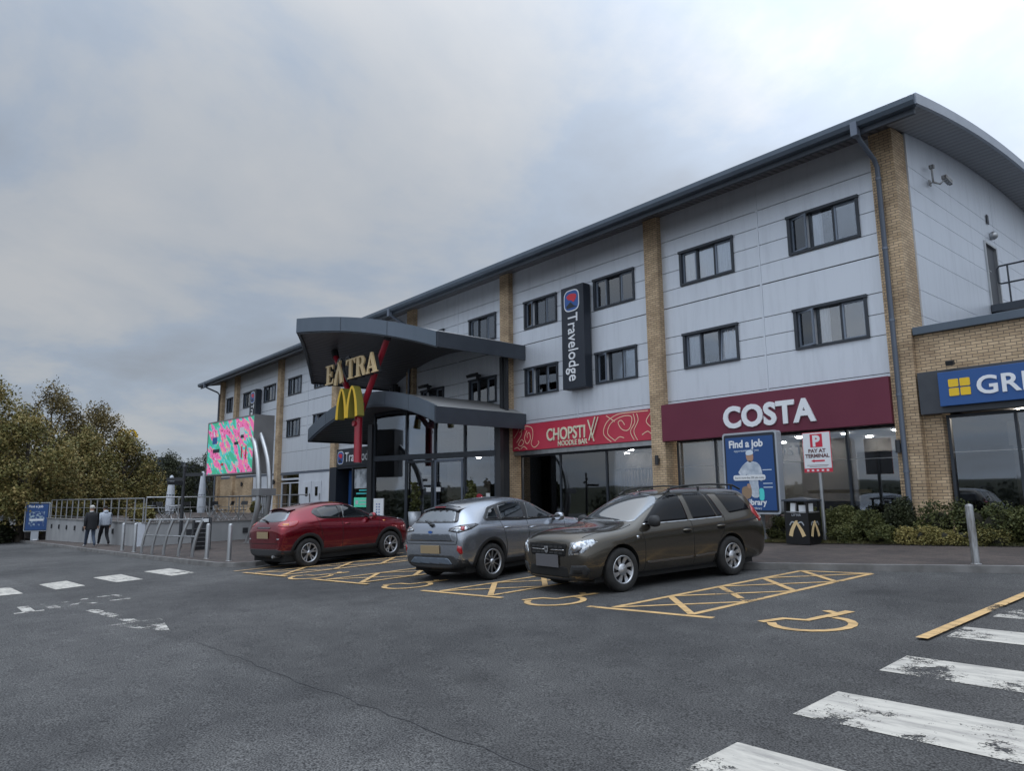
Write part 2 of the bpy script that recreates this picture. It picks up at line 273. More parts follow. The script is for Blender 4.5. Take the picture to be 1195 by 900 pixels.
def screenmat():
    m, nt, b = newmat('led_screen'); L = nt.links.new
    c = coords(nt); mp = nt.nodes.new('ShaderNodeMapping'); mp.inputs['Rotation'].default_value = (0, R(-38), 0); mp.inputs['Scale'].default_value = (1, 1, 1); L(c, mp.inputs[0])
    sn = N(nt, 'ShaderNodeVectorMath', operation='SNAP'); L(c, sn.inputs[0]); sn.inputs[1].default_value = (.055, .055, .055)
    mp2 = nt.nodes.new('ShaderNodeMapping'); mp2.inputs['Rotation'].default_value = (0, R(-40), 0); L(sn.outputs[0], mp2.inputs[0])
    mp3 = nt.nodes.new('ShaderNodeMapping'); mp3.inputs['Scale'].default_value = (.42, 1, 1.5); L(mp2.outputs[0], mp3.inputs[0])
    n = N(nt, 'ShaderNodeTexNoise', Scale=1.9, Detail=3, Roughness=.6); L(mp3.outputs[0], n.inputs['Vector'])
    r = nt.nodes.new('ShaderNodeValToRGB'); r.color_ramp.interpolation = 'CONSTANT'; L(n.outputs[0], r.inputs[0])
    cols = [(0, (.04, .34, .20)), (.44, (.06, .42, .40)), (.495, (.55, .40, .20)), (.515, (.62, .11, .30)), (.565, (.62, .14, .33)), (.60, (.34, .04, .10)), (.62, (.60, .13, .32)), (.67, (.45, .47, .52))]
    while len(r.color_ramp.elements) < len(cols): r.color_ramp.elements.new(.5)
    for i, (p, c_) in enumerate(cols): r.color_ramp.elements[i].position = p; r.color_ramp.elements[i].color = (*c_, 1)
    L(r.outputs[0], b.inputs['Base Color']); L(r.outputs[0], b.inputs['Emission Color']); b.inputs['Emission Strength'].default_value = .55; b.inputs['Roughness'].default_value = .4
screenmat()
plain('downlight', (1, .93, .82), .5, emit=150)
plain('poster_blue', (.018, .07, .22), .35); plain('poster_pale', (.62, .70, .78), .4); plain('skin', (.42, .25, .17), .6); plain('teal', (.08, .62, .60), .4); plain('mint', (.10, .62, .42), .4, emit=.25)
plain('sign_white', (.72, .74, .76), .4); plain('sign_red', (.55, .02, .05), .4); plain('text_brown', (.12, .05, .05), .6)
plain('denim', (.04, .055, .085), .9); plain('jacket', (.012, .013, .016), .85); plain('hoodie', (.40, .44, .50), .9); plain('trousers', (.010, .010, .013), .9); plain('shoe', (.55, .55, .56), .6); plain('hair_dark', (.02, .015, .012), .8); plain('cap', (.5, .48, .45), .8)

# ------------------------------------------------------------------ helpers
class MB:
    def __init__(s): s.v = []; s.f = []; s.mi = []; s.sm = []
    def add(s, vs, fs, mi=0, smooth=False):
        n = len(s.v); s.v += [tuple(v) for v in vs]; s.f += [tuple(i+n for i in f) for f in fs]; s.mi += [mi]*len(fs); s.sm += [smooth]*len(fs); return s
    def box(s, x0, x1, y0, y1, z0, z1, mi=0):
        vs = [(x, y, z) for z in (z0, z1) for y in (y0, y1) for x in (x0, x1)]
        return s.add(vs, [(0, 2, 3, 1), (4, 5, 7, 6), (0, 1, 5, 4), (2, 6, 7, 3), (0, 4, 6, 2), (1, 3, 7, 5)], mi)
    def obox(s, c, ax, ay, az, mi=0):   # oriented box: centre and three half vectors
        c, ax, ay, az = map(Vector, (c, ax, ay, az))
        vs = [c+i*ax+j*ay+k*az for k in (-1, 1) for j in (-1, 1) for i in (-1, 1)]
        return s.add(vs, [(0, 2, 3, 1), (4, 5, 7, 6), (0, 1, 5, 4), (2, 6, 7, 3), (0, 4, 6, 2), (1, 3, 7, 5)], mi)
    def bar(s, a, b, w, h=None, up=(0, 0, 1), mi=0):
        a, b = Vector(a), Vector(b); h = h or w; d = (b-a); l = d.length; d.normalize(); up = Vector(up)
        if abs(d.dot(up)) > .98: up = Vector((1, 0, 0))
        sx = d.cross(up).normalized(); uy = sx.cross(d).normalized()
        return s.obox((a+b)/2, d*l/2, sx*w/2, uy*h/2, mi)
    def tube(s, pts, r, n=12, mi=0, cap=True, smooth=True):
        pts = [Vector(p) for p in pts]; rs = r if isinstance(r, (list, tuple)) else [r]*len(pts)
        rings = []; prev = None
        for i, p in enumerate(pts):
            d = (pts[min(i+1, len(pts)-1)]-pts[max(i-1, 0)]).normalized()
            if prev is None:
                u = d.orthogonal().normalized()
            else:
                u = (prev-d*prev.dot(d)).normalized()
            prev = u; w = d.cross(u)
            rings.append([p+(math.cos(2*PI*k/n)*u+math.sin(2*PI*k/n)*w)*rs[i] for k in range(n)])
        vs = [q for r_ in rings for q in r_]; fs = []
        for i in range(len(pts)-1):
            for k in range(n): fs.append((i*n+k, i*n+(k+1) % n, (i+1)*n+(k+1) % n, (i+1)*n+k))
        s.add(vs, fs, mi, smooth)
        if cap: s.add(rings[0], [tuple(range(n))[::-1]], mi); s.add(rings[-1], [tuple(range(n))], mi)
        return s
    def lathe(s, prof, c=(0, 0, 0), axis='Z', n=32, mi=0, smooth=True):
        c = Vector(c); vs = []
        for (r_, z) in prof:
            for k in range(n):
                a = 2*PI*k/n; p = (r_*math.cos(a), r_*math.sin(a), z)
                if axis == 'Y': p = (p[0], p[2], p[1])
                vs.append(c+Vector(p))
        fs = [(i*n+k, i*n+(k+1) % n, (i+1)*n+(k+1) % n, (i+1)*n+k) for i in range(len(prof)-1) for k in range(n)]
        return s.add(vs, fs, mi, smooth)
    def prism(s, poly, axis, a, b, mi=0):  # poly in the plane perpendicular to axis ('Y': (x,z), 'X': (y,z), 'Z': (x,y))
        def P(p, t): return {'Y': (p[0], t, p[1]), 'X': (t, p[0], p[1]), 'Z': (p[0], p[1], t)}[axis]
        n = len(poly); vs = [P(p, a) for p in poly]+[P(p, b) for p in poly]
        fs = [tuple(range(n)), tuple(range(2*n-1, n-1, -1))]+[(i, i+n, (i+1) % n+n, (i+1) % n) for i in range(n)]
        return s.add(vs, fs, mi)
    def build(s, name, mats, parent=None, bevel=0, recalc=True, auto=0):
        me = bpy.data.meshes.new(name); me.from_pydata(s.v, [], s.f)
        for m in (mats if isinstance(mats, (list, tuple)) else [mats]): me.materials.append(MATS[m])
        me.polygons.foreach_set('material_index', s.mi); me.polygons.foreach_set('use_smooth', s.sm)
        if recalc:
            bm = bmesh.new(); bm.from_mesh(me); bmesh.ops.recalc_face_normals(bm, faces=bm.faces); bm.to_mesh(me); bm.free()
        me.update()
        o = bpy.data.objects.new(name, me); COL.objects.link(o); o.parent = parent
        if bevel:
            md = o.modifiers.new('bevel', 'BEVEL'); md.width = bevel; md.segments = 2; md.limit_method = 'ANGLE'; md.angle_limit = R(40)
        return o
def tag(o, label=None, cat=None, group=None, kind=None):
    if label: o['label'] = label
    if cat: o['category'] = cat
    if group: o['group'] = group
    if kind: o['kind'] = kind
    return o
def thing(name, label, cat, loc=(0, 0, 0), rz=0, group=None):
    o = bpy.data.objects.new(name, None); COL.objects.link(o); o.location = loc; o.rotation_euler = (0, 0, rz); o.empty_display_size = .2
    return tag(o, label, cat, group)
def copy_tree(o, parent=None):
    c = o.copy(); COL.objects.link(c); c.parent = parent
    for ch in list(o.children): copy_tree(ch, c)
    return c
def smoothpoly(pts, k=6, closed=True):
    n = len(pts); out = []
    for i in range(n if closed else n-1):
        p0, p1, p2, p3 = [Vector(pts[(i+j-1) % n] if closed else pts[max(0, min(n-1, i+j-1))]) for j in range(4)]
        for q in range(k):
            t = q/k; out.append(tuple(.5*((2*p1)+(p2-p0)*t+(2*p0-5*p1+4*p2-p3)*t*t+(3*p1-p0-3*p2+p3)*t**3)))
    if not closed: out.append(tuple(pts[-1]))
    return out
def roundpoly(pts, r, k=5):
    out = []; n = len(pts)
    for i in range(n):
        p, a, b = Vector(pts[i]), Vector(pts[i-1]), Vector(pts[(i+1) % n])
        rr = min(r, (a-p).length*.45, (b-p).length*.45); u = p+(a-p).normalized()*rr; v = p+(b-p).normalized()*rr
        for q in range(k+1):
            t = q/k; out.append(tuple((1-t)**2*u+2*t*(1-t)*p+t*t*v))
    return out
def text(name, body, size, loc, rot, mat, parent=None, extrude=.01, bold=0, sx=1, align='LEFT', space=1, shear=0):
    cu = bpy.data.curves.new(name, 'FONT'); cu.body = body; cu.size = size; cu.extrude = extrude; cu.offset = bold; cu.align_x = align; cu.space_character = space; cu.shear = shear
    cu.resolution_u = 4; cu.fill_mode = 'BOTH'
    t = bpy.data.objects.new(name, cu); COL.objects.link(t); bpy.context.view_layer.update()
    me = bpy.data.meshes.new_from_object(t.evaluated_get(bpy.context.evaluated_depsgraph_get())); me.name = name
    bpy.data.objects.remove(t); bpy.data.curves.remove(cu)
    me.transform(Matrix.Diagonal((sx, 1, 1, 1))); me.materials.clear(); me.materials.append(MATS[mat])
    o = bpy.data.objects.new(name, me); COL.objects.link(o); o.parent = parent; o.location = loc; o.rotation_euler = rot; return o
FRONT = (PI/2, 0, 0)

# ------------------------------------------------------------------ ground
GA, GB, GC = -1.68, .015, .03
def gz(x, y):
    xx = max(-75, min(8, x)); yy = max(-18, min(20, y))
    return GA+GB*xx+GC*yy
def onground(x, y, dz=0): return (x, y, gz(x, y)+dz)
def grid(xs, ys): return xs, ys
def sheet(name, mat, xs, ys, dz, kind='structure'):
    mb = MB(); nx = len(xs)
    mb.add([onground(x, y, dz) for y in ys for x in xs], [(j*nx+i, j*nx+i+1, (j+1)*nx+i+1, (j+1)*nx+i) for j in range(len(ys)-1) for i in range(nx-1)], smooth=True)
    return tag(mb.build(name, mat), kind=kind)
sheet('ground', 'asphalt', [-600, -300, -75, -40, -20, -8, 8, 60, 200, 600], [-600, -200, -60, -18, -5, 5, 20, 60, 200, 600], 0)
def flatpoly(mb, pts, dz, h=None, mi=0):
    # polygon laid on the ground; with h a solid of that height
    n = len(pts); t = [onground(x, y, dz+(h or 0)) for x, y in pts]
    mb.add(t, [tuple(range(n))], mi)
    if h is not None:
        b = [onground(x, y, dz-.15) for x, y in pts]; mb.add(t+b, [(i, (i+1) % n, (i+1) % n+n, i+n) for i in range(n)], mi)
def line_strip(mb, pts, w, dz, mi=0, h=None):
    L = []; Rr = []
    for i, p in enumerate(pts):
        a = Vector(pts[max(0, i-1)]); b = Vector(pts[min(len(pts)-1, i+1)]); d = (b-a).normalized(); n = Vector((-d.y, d.x))*w/2
        L.append(Vector(p)+n); Rr.append(Vector(p)-n)
    if h is None:
        vs = [onground(*q, dz) for q in L+Rr]; k = len(pts); mb.add(vs, [(i, i+1, k+i+1, k+i) for i in range(k-1)], mi)
    else:
        k = len(pts); vs = [onground(*q, z_) for z_ in (dz+h, dz-.2) for q in L+Rr]
        fs = [(i, i+1, k+i+1, k+i) for i in range(k-1)]+[(i, i+1, 2*k+i+1, 2*k+i) for i in range(k-1)]+[(k+i, k+i+1, 3*k+i+1, 3*k+i) for i in range(k-1)]+[(0, k, 3*k, 2*k), (k-1, 2*k-1, 4*k-1, 3*k-1)]
        mb.add(vs, fs, mi)
# pavements: the strip along the shops and the apron on the left with its kerbs
KERB = [(12, 19.5), (2.5, 16.3), (-3.73, 14.09), (-6.05, 13.2), (-7.89, 12.62), (-12, 12.3), (-17.2, 12.1), (-18.6, 11.9), (-19.4, 11.4), (-19.75, 10.6), (-19.7, 9.2), (-19.35, 7.3), (-19.6, 6.85), (-20.3, 6.6), (-23.84, 6.38), (-28.23, 6.12), (-34.47, 5.86), (-39.2, 5.75), (-46, 5.42), (-62, 5.0), (-90, 4.6)]
BACK = [(-90, 24), (14, 24)]
mb = MB()
top = KERB; KH = .11
# triangulate the pavement between kerb and building as quads down to Y=24
vs = []; fs = []
for i, (x, y) in enumerate(KERB):
    by = 24
    for j in range(7):
        t = j/6; vs.append(onground(x, y+(by-y)*t, KH))
for i in range(len(KERB)-1):
    for j in range(6):
        a = i*7+j; fs.append((a, a+7, a+8, a+1))
mb.add(vs, fs)
tag(mb.build('pavement', 'pavers'), kind='structure')
mb = MB(); line_strip(mb, KERB, .11, 0, h=KH+.008); tag(mb.build('kerb', 'kerb'), kind='structure')
mb = MB(); rr_ = random.Random(31); hx = [-150+6*i for i in range(51)]; hv = []
for x in hx:
    t = 2.0+.8*noise.noise(Vector((x*.03, 3, 0)))+.35*noise.noise(Vector((x*.15, 7, 0))); hv += [(x, -66, -3.5), (x, -78, t*.55), (x, -92, t), (x, -140, t-2)]
mb.add(hv, [(i*4+k, i*4+k+1, i*4+k+5, i*4+k+4) for i in range(50) for k in range(3)], smooth=True)
noisy('hill_green', (.020, .024, .014), (.045, .048, .028), scale=.12, rough=1, world_=True); tag(mb.build('far_hill', 'hill_green'), kind='structure')
# old joint between two runs of asphalt, and a few tar stains
mb = MB()
jp = [(-9.5, 2.90), (-8.2, 2.95), (-6.67, 2.98), (-4.83, 3.05), (-2.6, 3.12), (0, 3.2)]
random.seed(5); pts = []
for a, b in zip(jp, jp[1:]):
    for q in range(8): t = q/8; pts.append((a[0]+(b[0]-a[0])*t, a[1]+(b[1]-a[1])*t+random.uniform(-.03, .03)))
noisy('tar', (.026, .027, .030), (.055, .056, .06), scale=3, rough=.75, world_=True)
line_strip(mb, pts, .010, .004)
tag(mb.build('asphalt_joint', 'tar'), kind='structure')

# ---- painted markings
def marks(name, mat, polys=(), lines=(), dz=.006):
    mb = MB()
    for p in polys: flatpoly(mb, p, dz)
    for i, (w, p) in enumerate(lines): line_strip(mb, p, w, dz+.0004*i)
    return tag(mb.build(name, mat, recalc=False), kind='structure')
def hatch(L0x, y0, y1, skew, w=1.2):
    # bay side-strip with lattice: front bar, two long sides, X lattice
    Lx = lambda y: L0x+skew*(y-y0); n = 4; ys = [y0+(y1-y0)*i/n for i in range(n+1)]
    Lp = [(Lx(y), y) for y in ys]; Rp = [(Lx(y)+w, y+.17) for y in ys]
    ls = [(.11, [(L0x-.36, y0-.14), (Lx(y0)+w+.36, y0+.12)]), (.10, [Lp[0], Lp[-1]]), (.10, [Rp[0], Rp[-1]]), (.09, [Lp[-1], Rp[-1]])]
    for k in range(n):
        ls.append((.10, [Lp[k+1], Rp[k]])); ls.append((.085, [Lp[k], Rp[k+1]]))
    return ls
allL = hatch(-7.0, 7.76, 12.75, .03)+hatch(-10.62, 7.3, 12.3, -.02)+hatch(-14.28, 6.92, 12.0, -.03)+hatch(-17.3, 6.55, 11.8, -.04)
allL += [(.10, [(-18.21, 6.36), (-18.5, 11.4)]), (.12, [(-3.08, 8.05), (-3.09, 14.2)])]
marks('bay_marking', 'paint_yellow', lines=allL, dz=.005)
def wheelchair(cx, cy, s=1):
    # symbol lies with its head toward the bay entrance
    def T(l): return [(cx+s*x, cy+s*y) for x, y in l]
    arc = [(.16+.46*math.cos(a)-.05, .28+.5*math.sin(a)) for a in [R(t) for t in range(-150, 101, 18)]]
    return [(.11*s, T(arc)), (.12*s, T([(-.42, 0), (-.30, .36), (-.02, .42), (.02, .72)])), (.12*s, T([(.02, .72), (.10, 1.02), (-.15, 1.18)])), (.14*s, T([(.05, .75), (.12, 1.30)]))]
wl = wheelchair(-4.45, 7.98, .95)+wheelchair(-8.22, 7.45, .9)+wheelchair(-11.95, 7.15, .9)+wheelchair(-15.3, 6.75, .9)
marks('accessible_bay_symbol', 'paint_yellow', lines=wl, dz=.0075)
zs = [[(-2.8, 3.69), (-2.82, 4.28), (6, 4.35), (6, 3.75)], [(-2.85, 5.04), (-2.87, 5.78), (6, 5.84), (6, 5.06)], [(-2.9, 6.61), (-2.93, 7.28), (6, 7.33), (6, 6.63)], [(-2.96, 8.36), (-2.98, 8.98), (6, 9.02), (6, 8.40)], [(-2.94, 9.77), (-2.96, 10.42), (6, 10.46), (6, 9.80)], [(-2.95, 11.2), (-2.96, 11.85), (6, 11.9), (6, 11.2)], [(-2.8, 2.3), (-2.82, 2.9), (6, 2.95), (6, 2.35)]]
def dense(poly):
    (a, b, c, d) = [Vector(p) for p in poly]; return poly
marks('zebra_crossing', 'paint_white', polys=zs, dz=.005)
sq = [[(-20.58, 3.74), (-20.80, 4.40), (-18.76, 4.45), (-18.68, 3.87)], [(-20.13, 2.56), (-20.43, 3.15), (-18.66, 3.25), (-18.44, 2.66)], [(-20.98, 4.98), (-21.2, 5.68), (-19.11, 5.74), (-18.9, 5.11)], [(-20.0, 1.42), (-20.24, 2.0), (-18.31, 2.06), (-18.36, 1.55)], [(-20.0, .3), (-20.1, .9), (-18.2, .95), (-18.1, .35)]]
marks('crossing_square', 'paint_white_solid', polys=sq, dz=.005)
ex = [(.13, [(-14.86, 1.57), (-14.86, 2.0)]), (.17, [(-14.9, 1.79), (-15.8, 1.79)]), (.17, [(-15.84, 2.14), (-14.96, 2.18)]), (.11, [(-15.8, 2.42), (-15.0, 2.80)]), (.11, [(-15.95, 2.80), (-14.97, 2.42)]),
      (.14, [(-15.98, 3.0), (-15.98, 3.36)]), (.10, [(-15.98, 3.32), (-15.1, 3.36)]), (.10, [(-15.5, 3.0), (-15.5, 3.3)]), (.13, [(-15.1, 3.04), (-15.1, 3.38)]), (.17, [(-14.11, 2.56), (-11.9, 2.78)])]
marks('exit_marking', 'paint_worn', polys=[[(-11.99, 2.42), (-10.6, 2.9), (-11.99, 3.14)]], lines=ex, dz=.005)

# ------------------------------------------------------------------ hotel building
hotel = thing('hotel_building', 'long three storey hotel building with silver panels, buff brick piers and a curved grey roof', 'building', (-33, 24, -1.3))
def hb(mb, name, mats, parent=None, **k):
    o = mb.build(name, mats, None, **k)
    p = parent or hotel; o.parent = p
    o.matrix_parent_inverse = Matrix.Translation(-Vector((-33, 24, -1.3))) if p is hotel else Matrix.Identity(4)
    return o
XL, XR = -58.9, -6.75
PIERS = [(-7.32, -6.74), (-15.0, -14.44), (-22.9, -22.32), (-30.4, -29.8), (-38.7, -38.1), (-47.0, -46.42), (-55.55, -54.95), (-58.9, -58.3)]
for x0, x1 in PIERS:
    mb = MB(); mb.box(x0, x1, 18.75, 19.55, -3, 9.5); hb(mb, 'pier', 'brick')
# return face of the corner pier
SEAM = [3.06, 4.07, 4.64, 5.21, 6.22, 6.83, 7.45, 8.02, 8.55, 9.55]
rows = [6.85, 4.05]
WINX = {0: [(-13.7, -11.68), (-9.87, -7.82)], 1: [(-21.57, -19.62), (-17.62, -15.66)], 2: [(-29.35, -27.4), (-25.4, -23.45)], 3: [(-37.3, -35.35), (-33.3, -31.35)], 4: [(-45.65, -43.6), (-41.6, -39.6)], 5: [(-54.05, -52.2), (-49.95, -47.9)], 6: [(-57.75, -56.5)]}
G_ = .02
def panelwall(mb, x0, x1, z0, z1, holes):
    zz = [z for z in SEAM if z0 < z < z1]; edges = [z0]+zz+[z1]
    for a, b in zip(edges, edges[1:]):
        cuts = sorted({a, b} | {h[k] for h in holes for k in (2, 3) if a < h[k] < b})
        for c, d in zip(cuts, cuts[1:]):
            hs = sorted([h for h in holes if h[2] < d-1e-4 and h[3] > c+1e-4]); x = x0
            ga = (G_ if c != 6.22 else .034) if c == a else 0; gb = (G_ if d != 6.22 else .034) if d == b else 0
            for h in hs+[(x1, x1, 0, 0)]:
                if h[0]-x > .02: mb.box(x, h[0], 19.0, 19.05, c+ga/2, d-gb/2)
                x = h[1]
bays = [(-14.44, -7.32), (-22.32, -15.0), (-29.8, -22.9), (-38.1, -30.4), (-46.42, -38.7), (-54.95, -47.0), (-58.3, -55.55)]
LOW = [2.92, 2.92, 1.75, 1.75, 1.75, 1.75, 1.75]
wins = []
for i, (x0, x1) in enumerate(bays):
    mb = MB(); xm = (x0+x1)/2+.05; holes = []
    for (a, b) in WINX[i]:
        for z in rows: holes.append((a, b, z, z+1.17)); wins.append((a, b, z, i))
    for (a, b) in ((x0, xm-.03), (xm+.03, x1)) if i < 6 else ((x0, x1),):
        panelwall(mb, a, b, LOW[i], 9.55, [h for h in holes if h[0] >= a-.01 and h[1] <= b+.01])
    hb(mb, 'wall_panel', 'panel')
    if i < 6:
        mb = MB(); mb.box(xm-.028, xm+.028, 18.985, 19.04, LOW[i], 9.5); hb(mb, 'joint_cover', 'panel')
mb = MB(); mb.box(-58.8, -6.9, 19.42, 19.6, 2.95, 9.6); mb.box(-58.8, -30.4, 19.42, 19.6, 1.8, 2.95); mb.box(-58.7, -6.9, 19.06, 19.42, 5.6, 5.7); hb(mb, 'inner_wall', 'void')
mb = MB(); mb.box(-58.8, -15, 19.07, 19.41, 2.7, 2.9); hb(mb, 'lintel', 'frame')
# back volume
mb = MB(); mb.box(-58.9, -6.78, 26, 38, -3, 9.2); mb.box(-58.9, -58.7, 19.6, 38, -3, 9.4); hb(mb, 'rear_wall', 'brick')
# gable wall (faces right)
def arch(y): return 9.42+1.05*(1-((y-28)/10.5)**2)
mb = MB()
gcols = [(19.56, 22.4), (22.4, 25.2), (25.2, 26.4), (26.42, 31.5), (31.5, 37.9)]
glev = [3.5, 4.5, 5.2, 6.18, 6.85, 7.5, 8.05, 8.62]
for ci, (a, b) in enumerate(gcols):
    for z0, z1 in zip(glev, glev[1:]):
        if ci == 2 and z1 < 7.9:
            if z0 >= 5.1: continue
        if ci == 2 and z0 < 8.05 <= z1+.01: z0 = 7.86
        mb.box(-6.78, -6.70, a, b, z0+.006, z1-.006)
    ys = [a+(b-a)*k/6 for k in range(7)]
    poly = [(b, 8.626), (a, 8.626)]+[(y, arch(y)-.22) for y in ys]
    mb.prism(poly, 'X', -6.78, -6.70)
hb(mb, 'gable_panel', 'panel')
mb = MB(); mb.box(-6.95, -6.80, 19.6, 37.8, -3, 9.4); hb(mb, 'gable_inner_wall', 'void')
gd = MB(); gd.box(-6.80, -6.74, 25.3, 26.3, 5.78, 7.8); gdo = hb(gd, 'fire_door', 'grey_fascia', bevel=.01)
mb = MB(); mb.bar((-6.70, 25.42, 6.8), (-6.70, 25.42, 6.95), .03); mb.bar((-6.68, 25.42, 6.9), (-6.68, 25.6, 6.9), .025); hb(mb, 'handle', 'steel', gdo)
mb = MB(); mb.box(-6.76, -6.66, 25.2, 25.3, 5.75, 7.86); mb.box(-6.76, -6.66, 26.3, 26.4, 5.75, 7.86); mb.box(-6.76, -6.66, 25.3, 26.3, 7.8, 7.86); hb(mb, 'door_frame', 'steel')
# roof: curved shell running the whole length
def shell(x0, x1, y0, y1, off0, off1, n=24):
    mb = MB(); ys = [y0+(y1-y0)*i/n for i in range(n+1)]
    poly = [(y, arch(y)+off0) for y in ys]+[(y, arch(y)+off1) for y in reversed(ys)]
    return mb.prism(poly, 'X', x0, x1)
roof = hb(shell(-60.35, -5.75, 17.62, 38.4, 0, -.10), 'roof', 'fascia')
hb(shell(-60.3, -5.80, 17.75, 38.3, -.102, -.20), 'roof_soffit', 'soffit_ribbed')
mb = shell(-5.75, -5.66, 17.5, 38.4, .03, -.24); hb(mb, 'verge', 'verge_grey')
mb = shell(-6.69, -5.76, 17.7, 38.3, -.203, -.235); hb(mb, 'verge_soffit', 'soffit_gable')
mb = shell(-60.42, -60.352, 17.5, 38.4, .03, -.24); hb(mb, 'verge', 'fascia')
mb = MB(); mb.prism([(17.62, 9.46), (17.50, 9.45), (17.42, 9.40), (17.42, 9.27), (17.47, 9.17), (17.62, 9.15)], 'X', -60.42, -5.70); hb(mb, 'gutter', 'fascia')
mb = MB(); mb.box(-60.3, -5.78, 17.63, 17.72, 9.02, 9.30); hb(mb, 'eave_board', 'fascia_dark')
# downpipes
def downpipe(x, top=True, zb=-1.6, y=18.66):
    mb = MB(); mb.tube([(x, 17.55, 9.2), (x, 17.58, 8.98), (x, 17.75, 8.9), (x, y-.15, 8.62), (x, y, 8.45), (x, y, zb)], .062, 12)
    for z in (8.1, 6.2, 4.3, 2.4, .5): mb.tube([(x, y, z), (x, y, z+.06)], .075, 12); mb.box(x-.03, x+.03, y, 18.75, z, z+.05)
    mb.box(x-.08, x+.08, 17.40, 17.60, 8.93, 9.3)
    hb(mb, 'downpipe', 'frame_light')
downpipe(-7.12); downpipe(-30.0); downpipe(-58.75)
mb = MB(); mb.tube([(-22.55, 18.64, 2.2), (-22.55, 18.64, -1.5)], .055, 10); mb.tube([(-22.55, 18.64, 2.15), (-22.55, 18.64, 2.4)], .085, 10); hb(mb, 'downpipe', 'black')

# hotel windows
def make_window(w, style):
    mb = MB(); h = 1.17
    # reveal + frame
    mb.box(0, w, -.05, .16, 0, .07); mb.box(-.02, w+.02, -.08, .16, h-.07, h+.01); mb.box(0, .09, -.05, .16, .07, h-.07); mb.box(w-.07, w, -.05, .16, .07, h-.07)
    xs = [.09, .09+(w-.16)*.30, .09+(w-.16)*.655, w-.07]
    for x in xs[1:3]: mb.box(x-.028, x+.028, .035, .16, .07, h-.07)
    fr = mb.build('window', 'frame', None)
    for k in range(3):
        a, b = xs[k]+(.028 if k else 0), xs[k+1]-(.028 if k < 2 else 0)
        mb = MB()
        if k == 1:
            mb.box(a, b, .09, .10, .07, h-.07); p = mb.build('pane', 'window_glass', fr)
        else:
            # sash with lighter inner frame; style 1 has the left sash ajar
            t = .05
            sw = b-a; sh = h-.14
            mb.box(0, sw, -.025, .02, 0, t); mb.box(0, sw, -.025, .02, sh-t, sh); mb.box(0, t, -.025, .02, t, sh-t); mb.box(sw-t, sw, -.025, .02, t, sh-t)
            s = mb.build('sash', 'sash_grey', fr); s.location = (a, .07, .07)
            g = MB(); g.box(t, sw-t, -.004, .006, t, sh-t); p = g.build('pane', 'window_glass', s)
            if style == 1 and k == 0: s.rotation_euler = (0, 0, R(-16))
            if style == 2 and k == 2: s.rotation_euler = (R(-5), 0, 0); s.location = (a, .055, .07)
    rnd = random.Random(style*7+int(w*100))
    def curtain(x0, x1):
        cu = MB(); n = int((x1-x0)/.02)+2; vs = []
        for i in range(n+1):
            x = x0+(x1-x0)*i/n; y = .150+.022*math.sin(i*1.3)+.010*math.sin(i*.53+rnd.random())
            vs += [(x, y, .03), (x, y, h-.02)]
        cu.add(vs, [(2*i, 2*i+2, 2*i+3, 2*i+1) for i in range(n)], smooth=True); cu.build('curtain', 'curtain', fr)
    spans = {0: [(.1, w-.08)], 1: [(.1, .1+w*.42)], 2: [(.1, .1+w*.30), (w-.08-w*.26, w-.08)], 3: [(w*.55, w-.08)]}[style % 4]
    for a, b in spans: curtain(a, b)
    if style in (1, 2):
        k = MB(); k.box(xs[1]+.14, xs[1]+.2, .11, .16, .07, .15); k.build('air_freshener', 'white_panel', fr)
    return fr
protos = {}
styles = [1, 2, 0, 2, 2, 3, 0, 1, 3, 1, 0, 2]
random.seed(3)
for n, (a, b, z, bay) in enumerate(wins):
    st = {(-9.87, 6.85): 1, (-9.87, 4.05): 1, (-13.7, 6.85): 0, (-13.7, 4.05): 2, (-17.62, 6.85): 0, (-17.62, 4.05): 1, (-21.57, 6.85): 1, (-21.57, 4.05): 1, (-25.4, 6.85): 0}.get((a, z), random.choice([0, 1, 2, 0]))
    key = (round(b-a, 2), st)
    if key not in protos: w_ = make_window(b-a, st); protos[key] = w_
    else: w_ = copy_tree(protos[key])
    w_.parent = hotel; w_.matrix_parent_inverse = Matrix.Translation(-Vector((-33, 24, -1.3))); w_.location = (a, 18.99, z)

# ------------------------------------------------------------------ ground floor rooms, shopfronts
FL = -1.2
plain('steel_light', (.42, .45, .49), .4, .4)
mb = MB(); mb.box(-58, -6.95, 25.75, 25.95, FL-.6, 2.8); hb(mb, 'room_back_wall', 'room_wall')
mb = MB(); mb.box(-58, -6.96, 19.2, 25.74, FL-.1, FL); mb.box(-29.8, -22.3, 16.2, 19.19, FL-.6, FL-.12); hb(mb, 'room_floor', 'room_floor')
mb = MB(); mb.box(-58, -6.96, 19.45, 25.74, 1.97, 2.0); hb(mb, 'room_ceiling', 'room_wall')
for x in (-14.9, -22.6, -30.2, -38.4, -46.7): mb = MB(); mb.box(x-.1, x+.1, 19.6, 25.74, FL, 2.65); hb(mb, 'party_wall', 'room_wall')
def downlights(xs, ys, z=1.93):
    for x in xs:
        for y in ys:
            mb = MB(); mb.lathe([(.11, 0), (.11, .035)], (x, y, z), n=12); mb.add([(x+.11*math.cos(2*PI*k/12), y+.11*math.sin(2*PI*k/12), z) for k in range(12)], [tuple(range(12))])
            hb(mb, 'ceiling_light', 'downlight')
downlights((-13.9, -12.3, -10.7, -9.1, -7.8), (21.6, 23.4, 25.2)); downlights((-21.6, -20.0, -18.4, -16.8, -15.5), (22.0, 23.6, 25.2)); downlights((-28, -25), (21.5, 24))
